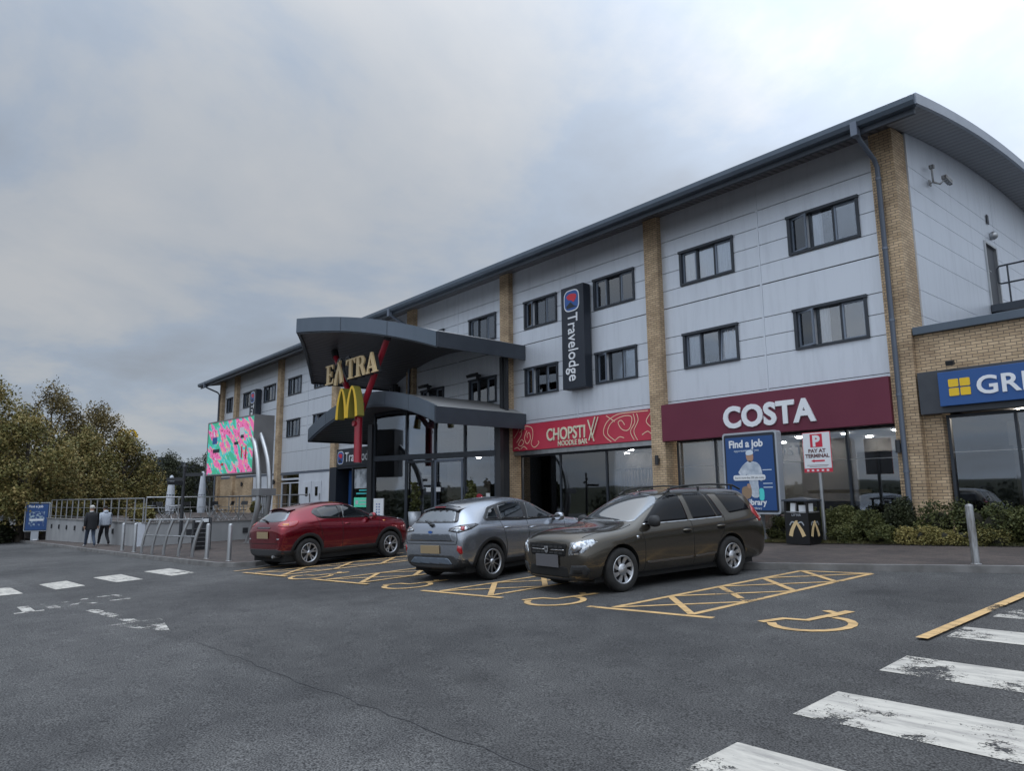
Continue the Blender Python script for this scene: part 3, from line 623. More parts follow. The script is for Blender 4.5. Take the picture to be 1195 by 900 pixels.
def shopfront(x0, x1, z0, z1, y, muls, transoms=(), name='shopfront_window', sill=True, mat='frame'):
    mb = MB(); t = .07
    mb.box(x0, x0+t, y-.05, y+.08, z0, z1); mb.box(x1-t, x1, y-.05, y+.08, z0, z1); mb.box(x0+t, x1-t, y-.05, y+.08, z1-t, z1); mb.box(x0+t, x1-t, y-.05, y+.08, z0, z0+.12)
    for m_ in muls: mb.box(m_-.03, m_+.03, y-.045, y+.07, z0+.12, z1-t)
    w = hb(mb, name, mat)
    g = MB(); xs = [x0+t]+list(muls)+[x1-t]
    for a, b in zip(xs, xs[1:]): g.box(a+.031, b-.031, y, y+.012, z0+.12, z1-t)
    hb(g, 'pane', 'glass', w)
    for z in transoms:
        mb = MB(); mb.box(x0+t, x1-t, y-.02, y-.008, z, z+.015); hb(mb, 'glazing_line', 'steel', w)
    return w
shopfront(-14.3, -7.4, -1.1, 1.78, 19.22, (-12.85, -10.9, -8.75), (.9,)); shopfront(-22.2, -15.1, -1.2, 1.68, 19.3, (-19.9, -17.5))
mb = MB(); mb.box(-22.32, -15.0, 18.98, 19.3, 1.68, 1.84); hb(mb, 'sign_rail', 'steel')
mb = MB(); mb.box(-14.43, -7.33, 18.9, 19.41, 1.79, 2.9); mb.box(-22.31, -15.01, 19.06, 19.41, 1.845, 2.69); hb(mb, 'fascia_backing', 'frame')
# fixtures inside the coffee shop
mb = MB(); mb.box(-9.0, -7.9, 20.3, 20.9, FL, 1.15); hb(mb, 'cabinet', 'black')
mb = MB(); mb.box(-11.6, -9.1, 21.0, 21.6, FL, -.25); mb.box(-11.65, -9.05, 20.95, 21.65, -.25, -.2); hb(mb, 'counter', 'room_floor')
mb = MB(); mb.box(-10.4, -8.6, 20.1, 20.13, .02, .12); hb(mb, 'shelf_edge', 'gold')
mb = MB()  # bars added inside the noodle bar, standing in for a reflected railing
for k in range(46): x = -21.9+k*.145; mb.box(x-.011, x+.011, 19.75, 19.775, -1.2, .95)
for x in (-20.9, -19.2, -17.6): mb.box(x-.08, x+.08, 19.70, 19.745, -1.2, .95)
mb.box(-21.95, -15.2, 19.78, 19.80, .93, .97); mb.box(-21.95, -15.2, 19.78, 19.80, -.1, -.07); hb(mb, 'grille', 'steel_light')

# left bays, ground floor
mb = MB(); mb.box(-58.3, -51.4, 18.93, 19.3, -3, 1.6); hb(mb, 'brick_infill', 'brick')
mb = MB(); mb.box(-51.36, -47.05, 19.0, 19.3, -2.2, 1.62); hb(mb, 'white_infill', 'white_panel'); mb = MB(); mb.box(-43.5, -38.72, 19.0, 19.3, -2.2, 1.62); hb(mb, 'white_infill', 'white_panel')
shopfront(-46.4, -43.55, -1.1, 1.1, 19.1, (-45.0,), mat='white_panel', name='glazed_door')
shopfront(-46.4, -43.55, 1.25, 1.66, 19.1, (), mat='white_panel', name='transom_window')
mb = MB(); mb.box(-58.3, -38.72, 18.98, 19.3, 1.625, 1.74); hb(mb, 'sign_rail', 'frame_light')
for x in (-42.8, -41.4):
    mb = MB(); mb.box(x, x+1.2, 18.96, 18.995, -1.0, 1.1); d = hb(mb, 'white_door', 'white_panel', bevel=.008)
    mb = MB(); mb.box(x+.42, x+.78, 18.945, 18.957, .2, .75); hb(mb, 'door_pane', 'car_glass', d)
    mb = MB(); mb.bar((x+1.08, 18.93, -.05), (x+1.08, 18.93, .35), .03); hb(mb, 'handle', 'steel', d)

# right wing with the bakery
mb = MB(); mb.box(-6.735, 9, 18.9, 19.3, 2.9, 3.88); mb.box(-6.735, -6.3, 18.95, 19.5, -2.5, 2.88); mb.box(8.4, 9, 19.0, 32, -2.5, 3.88); mb.box(-6.66, 9, 31.7, 32, -2.5, 3.88); hb(mb, 'wing_wall', 'brick')
mb = MB(); mb.box(-6.72, 9.1, 18.78, 19.36, 3.885, 4.08); hb(mb, 'parapet_coping', 'fascia', bevel=.01)
mb = MB(); mb.box(-6.6, 8.9, 19.3, 31.7, 3.6, 3.7); hb(mb, 'flat_roof', 'fascia_dark')
mb = MB(); mb.box(-6.69, 9, 18.72, 18.895, 1.88, 2.92); hb(mb, 'wing_fascia', 'grey_fascia', bevel=.01)
shopfront(-6.26, 8.4, -1.0, 1.86, 19.12, (-4.85, -2.9, -.9, 1.1, 3.1, 5.1, 7), (.95,))
mb = MB(); mb.box(-6.6, 8.4, 25, 25.2, -2, 2.6); hb(mb, 'room_back_wall', 'room_wall'); mb = MB(); mb.box(-6.6, 8.4, 19.3, 25, 2.1, 2.15); hb(mb, 'room_ceiling', 'room_wall'); mb = MB(); mb.box(-6.6, 8.4, 19.3, 25, -1.15, -1.1); hb(mb, 'room_floor', 'room_floor')
downlights((-5.3, -3.4, -1.5), (21.5, 23.5), 2.06)
mb = MB(); mb.box(-6.1, -5.2, 20.0, 20.6, -1.1, 1.1); hb(mb, 'cabinet', 'black')
# fire escape landing and rail on the gable
mb = MB(); mb.box(-6.68, -1.5, 25.15, 26.7, 5.52, 5.74); mb.box(-1.6, -1.5, 25.2, 25.3, 3.7, 5.5); hb(mb, 'landing', 'fascia_dark')
mb = MB()
for z in (6.36, 6.92): mb.tube([(-6.42, 25.2, z-.08 if z > 6.5 else z+.06), (-6.36, 25.2, z), (-4.5, 25.2, z), (-1.6, 25.2, z)], .028, 8)
mb.tube([(-6.42, 25.2, 6.42), (-6.42, 25.2, 6.85)], .028, 8)
for x in (-6.15, -4.6, -3.1, -1.6): mb.tube([(x, 25.2, 5.7), (x, 25.2, 6.92)], .026, 8)
hb(mb, 'landing_rail', 'frame')
mb = MB(); mb.box(-6.68, -6.66, 25.72, 25.9, 8.55, 8.85); hb(mb, 'vent', 'frame')
mb = MB(); mb.lathe([(.0, -.10), (.10, -.08), (.14, 0), (.14, .03)], (-6.62, 25.98, 8.18), axis='Y', n=16); hb(mb, 'bulkhead_lamp', 'steel')

# ------------------------------------------------------------------ entrance canopies and glazed porch
CX, CW = -27.0, 5.4
def cz(x, spring, rise=1.07): return spring+rise*(1-((x-CX)/CW)**2)
xs = [CX-CW+2*CW*i/40 for i in range(41)]
def archprism(z0f, z1f, y0, y1):
    mb = MB(); return mb.prism([(x, z0f(x)) for x in xs]+[(x, z1f(x)) for x in reversed(xs)], 'Y', y0, y1)
lo = lambda d: (lambda x: cz(x, 3.35)+d)
hb(archprism(lo(-.54), lo(0.03), 14.55, 14.66), 'canopy_fascia', 'fascia')
hb(archprism(lo(-.60), lo(-.541), 14.60, 14.70), 'canopy_trim', 'frame_light')
hb(archprism(lo(-.06), lo(0), 14.665, 18.98), 'canopy_roof', 'roof_sheet')
hb(archprism(lo(-.56), lo(-.07), 14.71, 18.98), 'canopy_soffit', 'soffit_ribbed')
mb = MB(); mb.box(CX+CW+.002, CX+CW+.07, 14.56, 18.98, 2.72, 3.345); hb(mb, 'canopy_side_fascia', 'fascia_dark')
mb = MB(); mb.box(CX-CW-.07, CX-CW-.002, 14.56, 18.98, 2.72, 3.345); hb(mb, 'canopy_side_fascia', 'fascia_dark')
def yf(x): return 14.6-3.15*(1-abs(x-CX)/CW)
def upslab(d0, d1, back=18.98, inset=0):
    mb = MB(); nx = len(xs); ny = 8
    for d, flip in ((d0, 0), (d1, 1)):
        vs = []
        for x in xs:
            for j in range(ny+1):
                y0 = yf(x)+inset; vs.append((x, y0+(back-y0)*j/ny, cz(x, 6.15)+d))
        mb.add(vs, [(i*(ny+1)+j, (i+1)*(ny+1)+j, (i+1)*(ny+1)+j+1, i*(ny+1)+j+1) for i in range(nx-1) for j in range(ny)])
    return mb
hb(upslab(0, -.05, inset=.06), 'canopy_roof', 'roof_sheet'); hb(upslab(-.50, -.46, inset=.06), 'canopy_soffit', 'soffit_ribbed')
mb = MB()
for side in (-1, 1):
    sx_ = [x for x in xs if (x-CX)*side >= -1e-6]
    for a, b in zip(sx_, sx_[1:]):
        vs = [(q, yf(q)+dy, cz(q, 6.15)+dz) for dz in (-.54, .03) for dy in (0, .055) for q in (a, b)]
        mb.add(vs, [(0, 1, 3, 2), (4, 5, 7, 6), (0, 1, 5, 4), (2, 3, 7, 6)])
hb(mb, 'canopy_fascia', 'fascia')
for x in (-30.6, -28.8, -25.2, -23.4):
    mb = MB(); q = yf(x)-.003; mb.box(x-.006, x+.006, q-.01, q+.02, cz(x, 6.15)-.53, cz(x, 6.15)+.02); hb(mb, 'fascia_joint', 'frame')
    mb = MB(); mb.box(x-.006, x+.006, 14.545, 14.552, cz(x, 3.35)-.53, cz(x, 3.35)+.02); hb(mb, 'fascia_joint', 'frame')
mb = MB()
for side in (-1, 1):
    sx_ = [x for x in xs if (x-CX)*side >= -1e-6]
    for a, b in zip(sx_, sx_[1:]):
        vs = [(q, yf(q)+dy, cz(q, 6.15)+dz) for dz in (-.60, -.545) for dy in (.06, .16) for q in (a, b)]
        mb.add(vs, [(0, 1, 3, 2), (4, 5, 7, 6), (0, 1, 5, 4), (2, 3, 7, 6)])
hb(mb, 'canopy_trim', 'frame')
for x in (CX+CW+.002, CX-CW-.072):
    mb = MB(); mb.box(x, x+.07, 14.62, 18.98, 5.58, 6.18); hb(mb, 'canopy_side_fascia', 'fascia_dark')
# posts between the canopies
for x, y in ((-22.2, 18.3), (-31.0, 18.4)):
    mb = MB(); mb.box(x-.09, x+.09, y-.09, y+.09, 3.2, 5.72); mb.box(x+.14, x+.26, y-.05, y+.1, 3.2, 5.7); hb(mb, 'canopy_post', 'black')
mb = MB(); mb.box(-31.9, -31.3, 18.7, 18.95, 4.3, 5.7); hb(mb, 'canopy_post', 'black')
for x in (-24.6, -28.5):
    mb = MB(); mb.obox((x, 18.55, 5.32), (.28, 0, 0), (0, .12, .05), (0, -.03, .06)); mb.bar((x, 18.65, 5.35), (x, 19.0, 5.35), .1); mb.bar((x+.15, 18.75, 5.3), (x+.15, 18.75, 5.1), .12); hb(mb, 'floodlight', 'black')
# glazed porch
P0, P1 = Vector((-28.30, 15.88, 0)), Vector((-22.05, 17.82, 0)); dP = (P1-P0).normalized(); nP = Vector((dP.y, -dP.x, 0)); LP = (P1-P0).length
def pt(t, z, o=0): q = P0+dP*t+nP*o; return Vector((q.x, q.y, z))
def ceilz(t): q = P0+dP*t; return cz(q.x, 3.35)-.565
mts = [0, 1.88, 3.46, 5.02, LP]; FZ = -1.45
mb = MB()
for t in mts:
    mb.obox(pt(t, (FZ+ceilz(t))/2), dP*.045, nP*.07, Vector((0, 0, (ceilz(t)-FZ)/2-.01)))
mb2 = MB(); mb2.obox(pt(LP/2, 1.75), dP*(LP/2), nP*.085, Vector((0, 0, .11)))
porch = hb(mb, 'porch_frame', 'frame'); hb(mb2, 'transom', 'frame', porch)
mb = MB()
for a, b in zip(mts, mts[1:]):
    for z0, z1 in ((1.87, None), (FZ+.1, 1.63)):
        n = 8 if z1 is None else 1
        lo_ = [pt(a+.046+(b-a-.092)*i/n, z0) for i in range(n+1)]
        hi_ = [pt(a+.046+(b-a-.092)*i/n, ceilz(a+.046+(b-a-.092)*i/n)-.02 if z1 is None else z1) for i in range(n+1)]
        ring = lo_+hi_[::-1]; k = len(ring)
        mb.add([v+nP*.006 for v in ring]+[v-nP*.006 for v in ring], [tuple(range(k)), tuple(range(2*k-1, k-1, -1))]+[(i, i+k, (i+1) % k+k, (i+1) % k) for i in range(k)])
hb(mb, 'pane', 'glass', porch)
# the arch-shaped dark head of the porch
mb = MB(); ts = [LP*i/20 for i in range(21)]
ring = [pt(t, ceilz(t)-.14, .04) for t in ts]+[pt(t, ceilz(t)+.0, .04) for t in reversed(ts)]; k = len(ring)
mb.add(ring+[v-nP*.1 for v in ring], [tuple(range(k)), tuple(range(2*k-1, k-1, -1))]+[(i, i+k, (i+1) % k+k, (i+1) % k) for i in range(k)]); hb(mb, 'porch_head', 'frame', porch)
for a, b in ((1.93, 3.42), (3.50, 4.98)):   # automatic doors
    mb = MB(); w = .05
    for t in (a+.05, b-.05): mb.obox(pt(t, .08, .10), dP*w/1.2, nP*.02, Vector((0, 0, 1.5)))
    mb.obox(pt((a+b)/2, 1.54, .10), dP*((b-a)/2-.1), nP*.02, Vector((0, 0, .05))); mb.obox(pt((a+b)/2, -1.34, .10), dP*((b-a)/2-.1), nP*.02, Vector((0, 0, .08)))
    d = hb(mb, 'sliding_door', 'frame_light' if a > 3 else 'frame', porch)
    s = MB(); t = b-.22 if a < 3 else a+.22; s.obox(pt(t, .35, .124), dP*.12, nP*.003, Vector((0, 0, .09))); hb(s, 'sticker', 'sign_white', porch)
s = MB(); q = pt(5.55, 0.0, .02); s.obox(pt(5.3, 0.05, .02), dP*.11, nP*.004, Vector((0, 0, .2))); hb(s, 'sticker', 'sign_white', porch)
s = MB(); s.add([pt(5.72+.2*math.cos(2*PI*k/20), -.05+.2*math.sin(2*PI*k/20), .02) for k in range(20)], [tuple(range(20))]); hb(s, 'sticker', 'sign_red', porch)
s = MB(); s.obox(pt(6.15, .0, .02), dP*.09, nP*.004, Vector((0, 0, .17))); hb(s, 'sticker', 'sign_white', porch)
mb = MB(); mb.obox(pt(-.16, .9, .05), dP*.13, nP*.13, Vector((0, 0, 2.4))); mb.box(-28.62, -28.5, 16.0, 19.0, -1.6, 3.3); hb(mb, 'porch_corner', 'black')
mb = MB(); mb.obox(pt(LP+.16, .9), dP*.11, nP*.12, Vector((0, 0, 2.4))); mb.box(-22.8, -22.34, 18.1, 18.74, -1.5, 2.9); hb(mb, 'porch_corner', 'black')
mb = MB(); mb.box(-29.6, -23.0, 19.5, 19.62, 1.8, 3.4); hb(mb, 'porch_bulkhead', 'room_wall')
mb = MB(); mb.obox((-26.9, 18.2, .2), (.5, .15, 0), (-.06, .2, 0), (0, 0, 1.3)); hb(mb, 'display_stand', 'black', porch)
mb = MB()
for k in range(6): mb.obox((-26.9+.02, 18.0, -.8+k*.36), (.46, .14, 0), (-.02, .03, 0), (0, 0, .03))
hb(mb, 'display_shelf', 'steel', porch)

# hotel entrance portal on the left of the porch
portal = thing('hotel_entrance_portal', 'dark framed hotel doorway with illuminated poster left of the glazed porch', 'doorway', (-33.5, 18, -1.5))
def pb(mb, name, mat, parent=None, **k):
    o = mb.build(name, mat, None, **k); o.parent = parent or portal
    if not parent: o.matrix_parent_inverse = Matrix.Translation((33.5, -18, 1.5))
    return o
mb = MB(); mb.box(-36.1, -35.3, 17.5, 18.74, -1.75, 1.69); mb.box(-35.3, -31.0, 17.55, 18.74, 1.58, 1.7); mb.box(-31.35, -30.7, 17.48, 18.74, -1.75, 1.6); mb.box(-33.6, -31.36, 17.58, 17.9, -1.75, -.5); mb.box(-33.65, -33.52, 17.56, 18.7, -.49, 1.57); pb(mb, 'portal_frame', 'navy')
mb = MB(); mb.box(-35.35, -31.05, 17.52, 17.9, 1.705, 2.62); sgn = pb(mb, 'sign_board', 'navy', bevel=.01)
text('lettering', 'Travelodge', .70, (-34.35, 17.51, 1.93), FRONT, 'white_letter', sgn, .012, .006, sx=.98)
def tl_logo(parent, x, z, s, y, inv=None):
    rr = lambda k: roundpoly([(x-k, z-k*1.05), (x+k, z-k*1.05), (x+k, z+k*1.05), (x-k, z+k*1.05)], k*.75, 6)
    mb = MB(); mb.prism(rr(s), 'Y', y-.012, y); a = mb.build('emblem', 'white_letter', parent)
    mb = MB(); mb.prism(rr(s*.9), 'Y', y-.018, y-.0125); b = mb.build('emblem_field', 'blue_logo', parent)
    mb = MB(); mb.prism(smoothpoly([(x-s*.62, z+s*.45), (x-s*.1, z+s*.66), (x+s*.62, z+s*.5), (x+s*.6, z+s*.12), (x+s*.28, z-s*.18), (x-.02*s, z+.04*s), (x-s*.35, z+s*.1)], 4), 'Y', y-.024, y-.0185); c = mb.build('emblem_shape', 'red_logo', parent)
    mb = MB(); mb.prism([(x-s*.7, z-s*.5), (x-s*.1, z-s*.12), (x+s*.3, z-s*.5), (x+s*.7, z-s*.7), (x-s*.6, z-s*.75)], 'Y', y-.022, y-.0186); mb.build('emblem_shape', 'navy', parent)
tl_logo(sgn, -34.86, 2.16, .33, 17.515)
mb = MB(); mb.box(-33.5, -31.4, 17.62, 17.7, -.48, 1.56); pan = pb(mb, 'poster_panel', 'car_glass')
mb = MB(); mb.box(-33.42, -31.48, 17.60, 17.615, -.42, .06); pb(mb, 'poster_strip', 'mint', pan)
mb = MB(); mb.box(-33.25, -32.95, 17.59, 17.598, -.28, -.08); mb.box(-32.8, -31.9, 17.59, 17.598, -.13, -.08); mb.box(-32.8, -31.7, 17.59, 17.598, -.30, -.24); pb(mb, 'poster_print', 'sign_white', pan)
mb = MB(); mb.box(-33.2, -31.7, 17.60, 17.612, .22, .30); mb.box(-32.9, -32.0, 17.60, 17.612, .38, .46); pb(mb, 'poster_print', 'teal', pan)
noisy('poster_photo', (.12, .14, .17), (.62, .66, .70), scale=2.2, rough=.4); mb = MB(); mb.box(-33.42, -31.48, 17.605, 17.617, .52, 1.5); pb(mb, 'poster_picture', 'poster_photo', pan)
mb = MB(); mb.box(-35.0, -34.3, 18.1, 18.15, -1.2, 1.5); pb(mb, 'blue_poster', 'poster_blue')
mb = MB(); mb.box(-34.25, -33.66, 18.7, 18.74, -1.4, 1.56); pb(mb, 'doorway', 'void')

# ------------------------------------------------------------------ shop signs and letters
def signthing(name, label, cat, loc): return thing(name, label, cat, loc)
def sb(mb, name, mat, root, parent=None, **k):
    o = mb.build(name, mat, None, **k); o.parent = parent or root
    if not parent: o.matrix_parent_inverse = Matrix.Translation(-root.location)
    return o
cs = signthing('coffee_shop_sign', 'dark red fascia sign with pale raised letters COSTA', 'shop sign', (-10.9, 18.8, 2.3))
mb = MB(); mb.box(-14.45, -7.325, 18.62, 18.895, 1.73, 2.93); bd = sb(mb, 'board', 'costa_red', cs, bevel=.01)
text('lettering', 'COSTA', .86, (-12.12, 18.60, 1.99), FRONT, 'white_letter', bd, .03, .034, sx=.98, space=1.05)
cs2 = signthing('small_coffee_sign', 'small grey letters COSTA inside the coffee shop window', 'lettering', (-11.0, 20.6, 1.4))
tt = text('lettering', 'COSTA', .42, (-11.95, 20.55, 1.18), FRONT, 'steel', None, .01, .004, sx=1.05, space=1.15); tt.parent = cs2; tt.matrix_parent_inverse = Matrix.Translation(-cs2.location)
nb = signthing('noodle_bar_sign', 'pink red fascia sign with line drawings reading CHOPSTIX NOODLE BAR', 'shop sign', (-18.6, 19, 2.3))
mb = MB(); mb.box(-22.3, -15.02, 18.90, 18.995, 1.855, 2.90); bd = sb(mb, 'board', 'noodle_red', nb)
noisy('cream_letter', (.62, .62, .48), (.78, .74, .55), rough=.5)
text('lettering', 'CHOPSTI', .66, (-20.25, 18.885, 2.16), FRONT, 'cream_letter', bd, .014, .010, sx=.80, space=.98)
mb = MB(); mb.bar((-18.0, 18.88, 2.78), (-17.72, 18.88, 1.98), .05, .02, up=(0, 1, 0)); mb.bar((-17.62, 18.86, 2.86), (-17.95, 18.86, 2.02), .05, .018, up=(0, 1, 0)); mb.bar((-17.45, 18.84, 2.84), (-17.78, 18.84, 2.1), .04, .015, up=(0, 1, 0)); sb(mb, 'chopstick_letter', 'cream_letter', nb, bd)
text('lettering', 'NOODLE BAR', .27, (-19.62, 18.885, 1.92), FRONT, 'cream_letter', bd, .01, .004, sx=.92)
random.seed(11)
doodles = [[(-16.9, 1.9), (-17.25, 2.2), (-17.1, 2.6), (-16.6, 2.84), (-15.9, 2.86), (-15.2, 2.85)], [(-16.7, 1.92), (-17.05, 2.2), (-16.9, 2.55), (-16.4, 2.75), (-15.95, 2.72), (-15.98, 2.4), (-16.15, 2.25), (-16.4, 2.32), (-16.55, 2.55), (-16.4, 2.62), (-16.25, 2.45)],
           [(-15.85, 2.8), (-15.8, 2.5), (-16.0, 2.2), (-15.85, 1.9)], [(-15.7, 2.8), (-15.65, 2.55), (-15.85, 2.2), (-15.7, 1.88)], [(-16.7, 1.95), (-16.5, 2.05), (-16.3, 2.0)], [(-15.5, 2.05), (-15.25, 2.15), (-15.05, 2.0)], [(-15.06, 2.8), (-15.3, 2.5), (-15.06, 2.25)],
           [(-22.2, 2.4), (-21.95, 2.65), (-21.9, 2.85)], [(-22.05, 2.2), (-21.75, 2.5), (-21.72, 2.85)], [(-21.7, 2.7), (-21.45, 2.83), (-21.1, 2.72), (-21.05, 2.4), (-21.15, 2.1), (-20.95, 1.95), (-20.7, 2.1), (-20.75, 2.2)], [(-21.4, 2.65), (-21.55, 2.35), (-21.4, 2.12), (-21.2, 2.3), (-21.25, 2.55), (-21.38, 2.5), (-21.38, 2.35)],
           [(-21.95, 2.1), (-21.75, 2.3), (-21.6, 2.2), (-21.75, 2.05), (-21.95, 2.1)], [(-22.2, 1.95), (-22.0, 2.0), (-21.85, 1.9)], [(-21.8, 1.92), (-21.6, 2.02), (-21.4, 1.9)], [(-21.85, 2.6), (-21.6, 2.74), (-21.5, 2.7)], [(-17.1, 2.85), (-16.7, 2.6)]]
for k, dl in enumerate(doodles):
    sp = smoothpoly(dl, 5, False); yy = 18.894-.0015*(k % 4); mb = MB(); L = []; Rr = []
    for i, p in enumerate(sp):
        a_, b_ = Vector(sp[max(0, i-1)]), Vector(sp[min(len(sp)-1, i+1)]); d = (b_-a_).normalized(); n_ = Vector((-d.y, d.x))*.016
        L.append((p[0]+n_.x, yy, p[1]+n_.y)); Rr.append((p[0]-n_.x, yy, p[1]-n_.y))
    q = len(sp); mb.add(L+Rr, [(i, i+1, q+i+1, q+i) for i in range(q-1)]); sb(mb, 'line_drawing', 'pinkline', nb, bd)

gs = signthing('bakery_sign', 'blue sign with four yellow squares and white letters on grey fascia', 'shop sign', (-4, 18.7, 2.4))
mb = MB(); mb.box(-6.2, -1.0, 18.60, 18.715, 2.03, 2.84); bd = sb(mb, 'board', 'shop_blue', gs, bevel=.008)
mb = MB()
for i in range(2):
    for j in range(2): mb.prism(roundpoly([(-5.98+i*.24, 2.25+j*.215), (-5.77+i*.24, 2.25+j*.215), (-5.77+i*.24, 2.435+j*.215), (-5.98+i*.24, 2.435+j*.215)], .02, 2), 'Y', 18.585, 18.598)
sb(mb, 'yellow_square', 'shop_yellow', gs, bd)
text('lettering', 'GREGGS', .58, (-5.42, 18.59, 2.24), FRONT, 'white_letter', bd, .01, .012, sx=1.08, space=1.05)
mb = MB(); mb.obox((-5.9, 18.6, 3.04), (.08, 0, 0), (0, .06, .02), (0, -.02, .05)); sb(mb, 'sign_lamp', 'black', gs)
def blade(x, label, first):
    r = thing('hotel_blade_sign', label, 'hotel sign', (x+.59, 18.7, 4), 0, 'tall vertical hotel signs on the facade')
    mb = MB(); mb.box(0, 1.18, 0, .38, 0, 3.94); bd = mb.build('board', 'navy', r, bevel=.015); bd.location = (-.59, -.13, -.03)
    t = text('lettering', 'Travelodge', .72, (.37, -.012, 2.88), (PI/2, PI/2, 0), 'white_letter', bd, .012, .003, sx=.80)
    tl_logo(bd, .57, 3.37, .40, -.001)
    mb = MB(); mb.box(.2, .3, .38, .42, .6, .8); mb.box(.2, .3, .38, .42, 3.2, 3.4); mb.build('bracket', 'black', bd)
    return r
blade(-18.95, 'dark vertical hotel sign between the windows right of the entrance canopy', True)
blade(-51.6, 'dark vertical hotel sign far left, partly hidden behind the video screen', False)

# ---- EXTRA lettering, golden arches and red mast under the upper canopy
def curvepoly(name, outlines, depth, mat, parent, loc, scale, bevel=0):
    cu = bpy.data.curves.new(name, 'CURVE'); cu.dimensions = '2D'; cu.fill_mode = 'BOTH'; cu.extrude = depth
    for ol in outlines:
        sp = cu.splines.new('POLY'); sp.points.add(len(ol)-1); sp.use_cyclic_u = True
        for p, q in zip(sp.points, ol): p.co = (q[0]*scale[0], q[1]*scale[1], 0, 1)
    t = bpy.data.objects.new(name, cu); COL.objects.link(t); bpy.context.view_layer.update()
    me = bpy.data.meshes.new_from_object(t.evaluated_get(bpy.context.evaluated_depsgraph_get())); me.name = name
    bpy.data.objects.remove(t); bpy.data.curves.remove(cu); me.materials.clear()
    for m_ in ([mat] if isinstance(mat, str) else mat): me.materials.append(MATS[m_])
    if not isinstance(mat, str):
        for p in me.polygons: p.material_index = 0 if abs(p.normal.z) > .7 else 1
    o = bpy.data.objects.new(name, me); COL.objects.link(o); o.parent = parent; o.rotation_euler = FRONT; o.location = loc; return o
mast = thing('forked_mast', 'red steel mast forking up to the underside of the upper canopy', 'mast', (-26.45, 14.05, 1.5))
mb = MB(); mb.tube([(0, 0, -.03), (0, 0, 2.0)], .165, 20); mb.tube([(0, -.0, 1.55), (0, -.24, 1.58)], .12, 16); mb.build('post', 'mast_red', mast)
for x1 in (-2.35, 2.3):
    mb = MB(); mb.tube([(0, 0, 1.75), (x1*.97, 0, 4.8)], .125, 18); mb.build('arm', 'mast_red', mast)
    mb = MB(); mb.tube([(x1*.955, 0, 4.74), (x1*1.02, 0, 5.05)], .15, 16); mb.build('end_collar', 'black', mast)
LET = {'E': [[(0, 0), (.70, 0), (.74, .26), (.67, .26), (.58, .08), (.34, .08), (.34, .46), (.48, .46), (.50, .36), (.56, .36), (.56, .66), (.50, .66), (.48, .55), (.34, .55), (.34, .92), (.55, .92), (.64, .76), (.70, .76), (.68, 1), (0, 1), (0, .93), (.12, .93), (.12, .07), (0, .07)]],
       'T': [[(.18, 0), (.62, 0), (.62, .07), (.51, .07), (.51, .92), (.62, .92), (.72, .72), (.79, .72), (.77, 1), (.03, 1), (.01, .72), (.08, .72), (.18, .92), (.29, .92), (.29, .07), (.18, .07)]],
       'R': [[(0, 0), (.42, 0), (.42, .07), (.33, .07), (.33, .47), (.42, .47), (.62, 0), (.88, 0), (.88, .07), (.80, .07), (.62, .5), (.72, .6), (.75, .74), (.70, .9), (.58, .98), (.42, 1), (0, 1), (0, .93), (.11, .93), (.11, .07), (0, .07)], [(.33, .55), (.33, .92), (.44, .91), (.52, .82), (.52, .65), (.44, .56)]],
       'A': [[(0, 0), (.30, 0), (.30, .07), (.22, .07), (.27, .24), (.55, .24), (.60, .07), (.50, .07), (.50, 0), (.92, 0), (.92, .07), (.84, .07), (.52, 1), (.38, 1), (.09, .07), (0, .07)], [(.30, .33), (.52, .33), (.41, .70)]]}
ext = thing('services_lettering', 'gold serif letters EXTRA on dark backing hung under the upper canopy', 'lettering', (-26.38, 13.7, 4.9))
for ch, x, w, dz in (('E', -2.25, 1.05, 0), ('T', -.38, 1.05, .0), ('R', .45, 1.05, 0), ('A', 1.32, 1.02, 0)):
    l = curvepoly('letter', LET[ch], .035, 'gold', ext, (x, -.12, dz), (w, .84))
    b = curvepoly('letter_backing', [[(q[0]+0, q[1]) for q in LET[ch][0]]], .06, 'black', l, (0, 0, 0), (w, .84)); b.rotation_euler = (0, 0, 0); b.location = (.05, -.03, -.12)
def taper(pts, ws, n=6):
    sp = smoothpoly(pts, n, False); L = []; Rr = []
    for i, p in enumerate(sp):
        a, b = Vector(sp[max(0, i-1)]), Vector(sp[min(len(sp)-1, i+1)]); d = (b-a).normalized(); nn = Vector((-d.y, d.x)); t = i/(len(sp)-1)*(len(ws)-1); k = min(int(t), len(ws)-2); w = ws[k]+(ws[k+1]-ws[k])*(t-k)
        L.append(tuple(Vector(p)+nn*w/2)); Rr.append(tuple(Vector(p)-nn*w/2))
    return L+Rr[::-1]
xx = curvepoly('letter', [taper([(-1.22, -.12), (-1.08, .35), (-.82, .90)], [.26, .20, .10])], .04, 'gold', ext, (0, -.16, 0), (1, 1))
curvepoly('letter', [taper([(-.46, -.12), (-.58, .35), (-.80, .80)], [.24, .19, .08])], .04, 'gold', ext, (0, -.26, 0), (1, 1))
for pts, yy in (([(-1.42, .72), (-1.2, .98), (-.92, .90), (-.62, .30), (-.3, -.05)], -.05), ([(-.22, .70), (-.42, 1.0), (-.70, .90), (-1.0, .40), (-1.35, -.05)], .02)):
    curvepoly('letter_outline', [taper(pts, [.05, .10, .10, .10, .14])], .03, 'grey_fascia', ext, (0, yy, 0), (1, 1))
arc = thing('golden_arches_sign', 'yellow double arch letter M fixed on the red mast', 'restaurant sign', (-26.45, 13.6, 3.22))
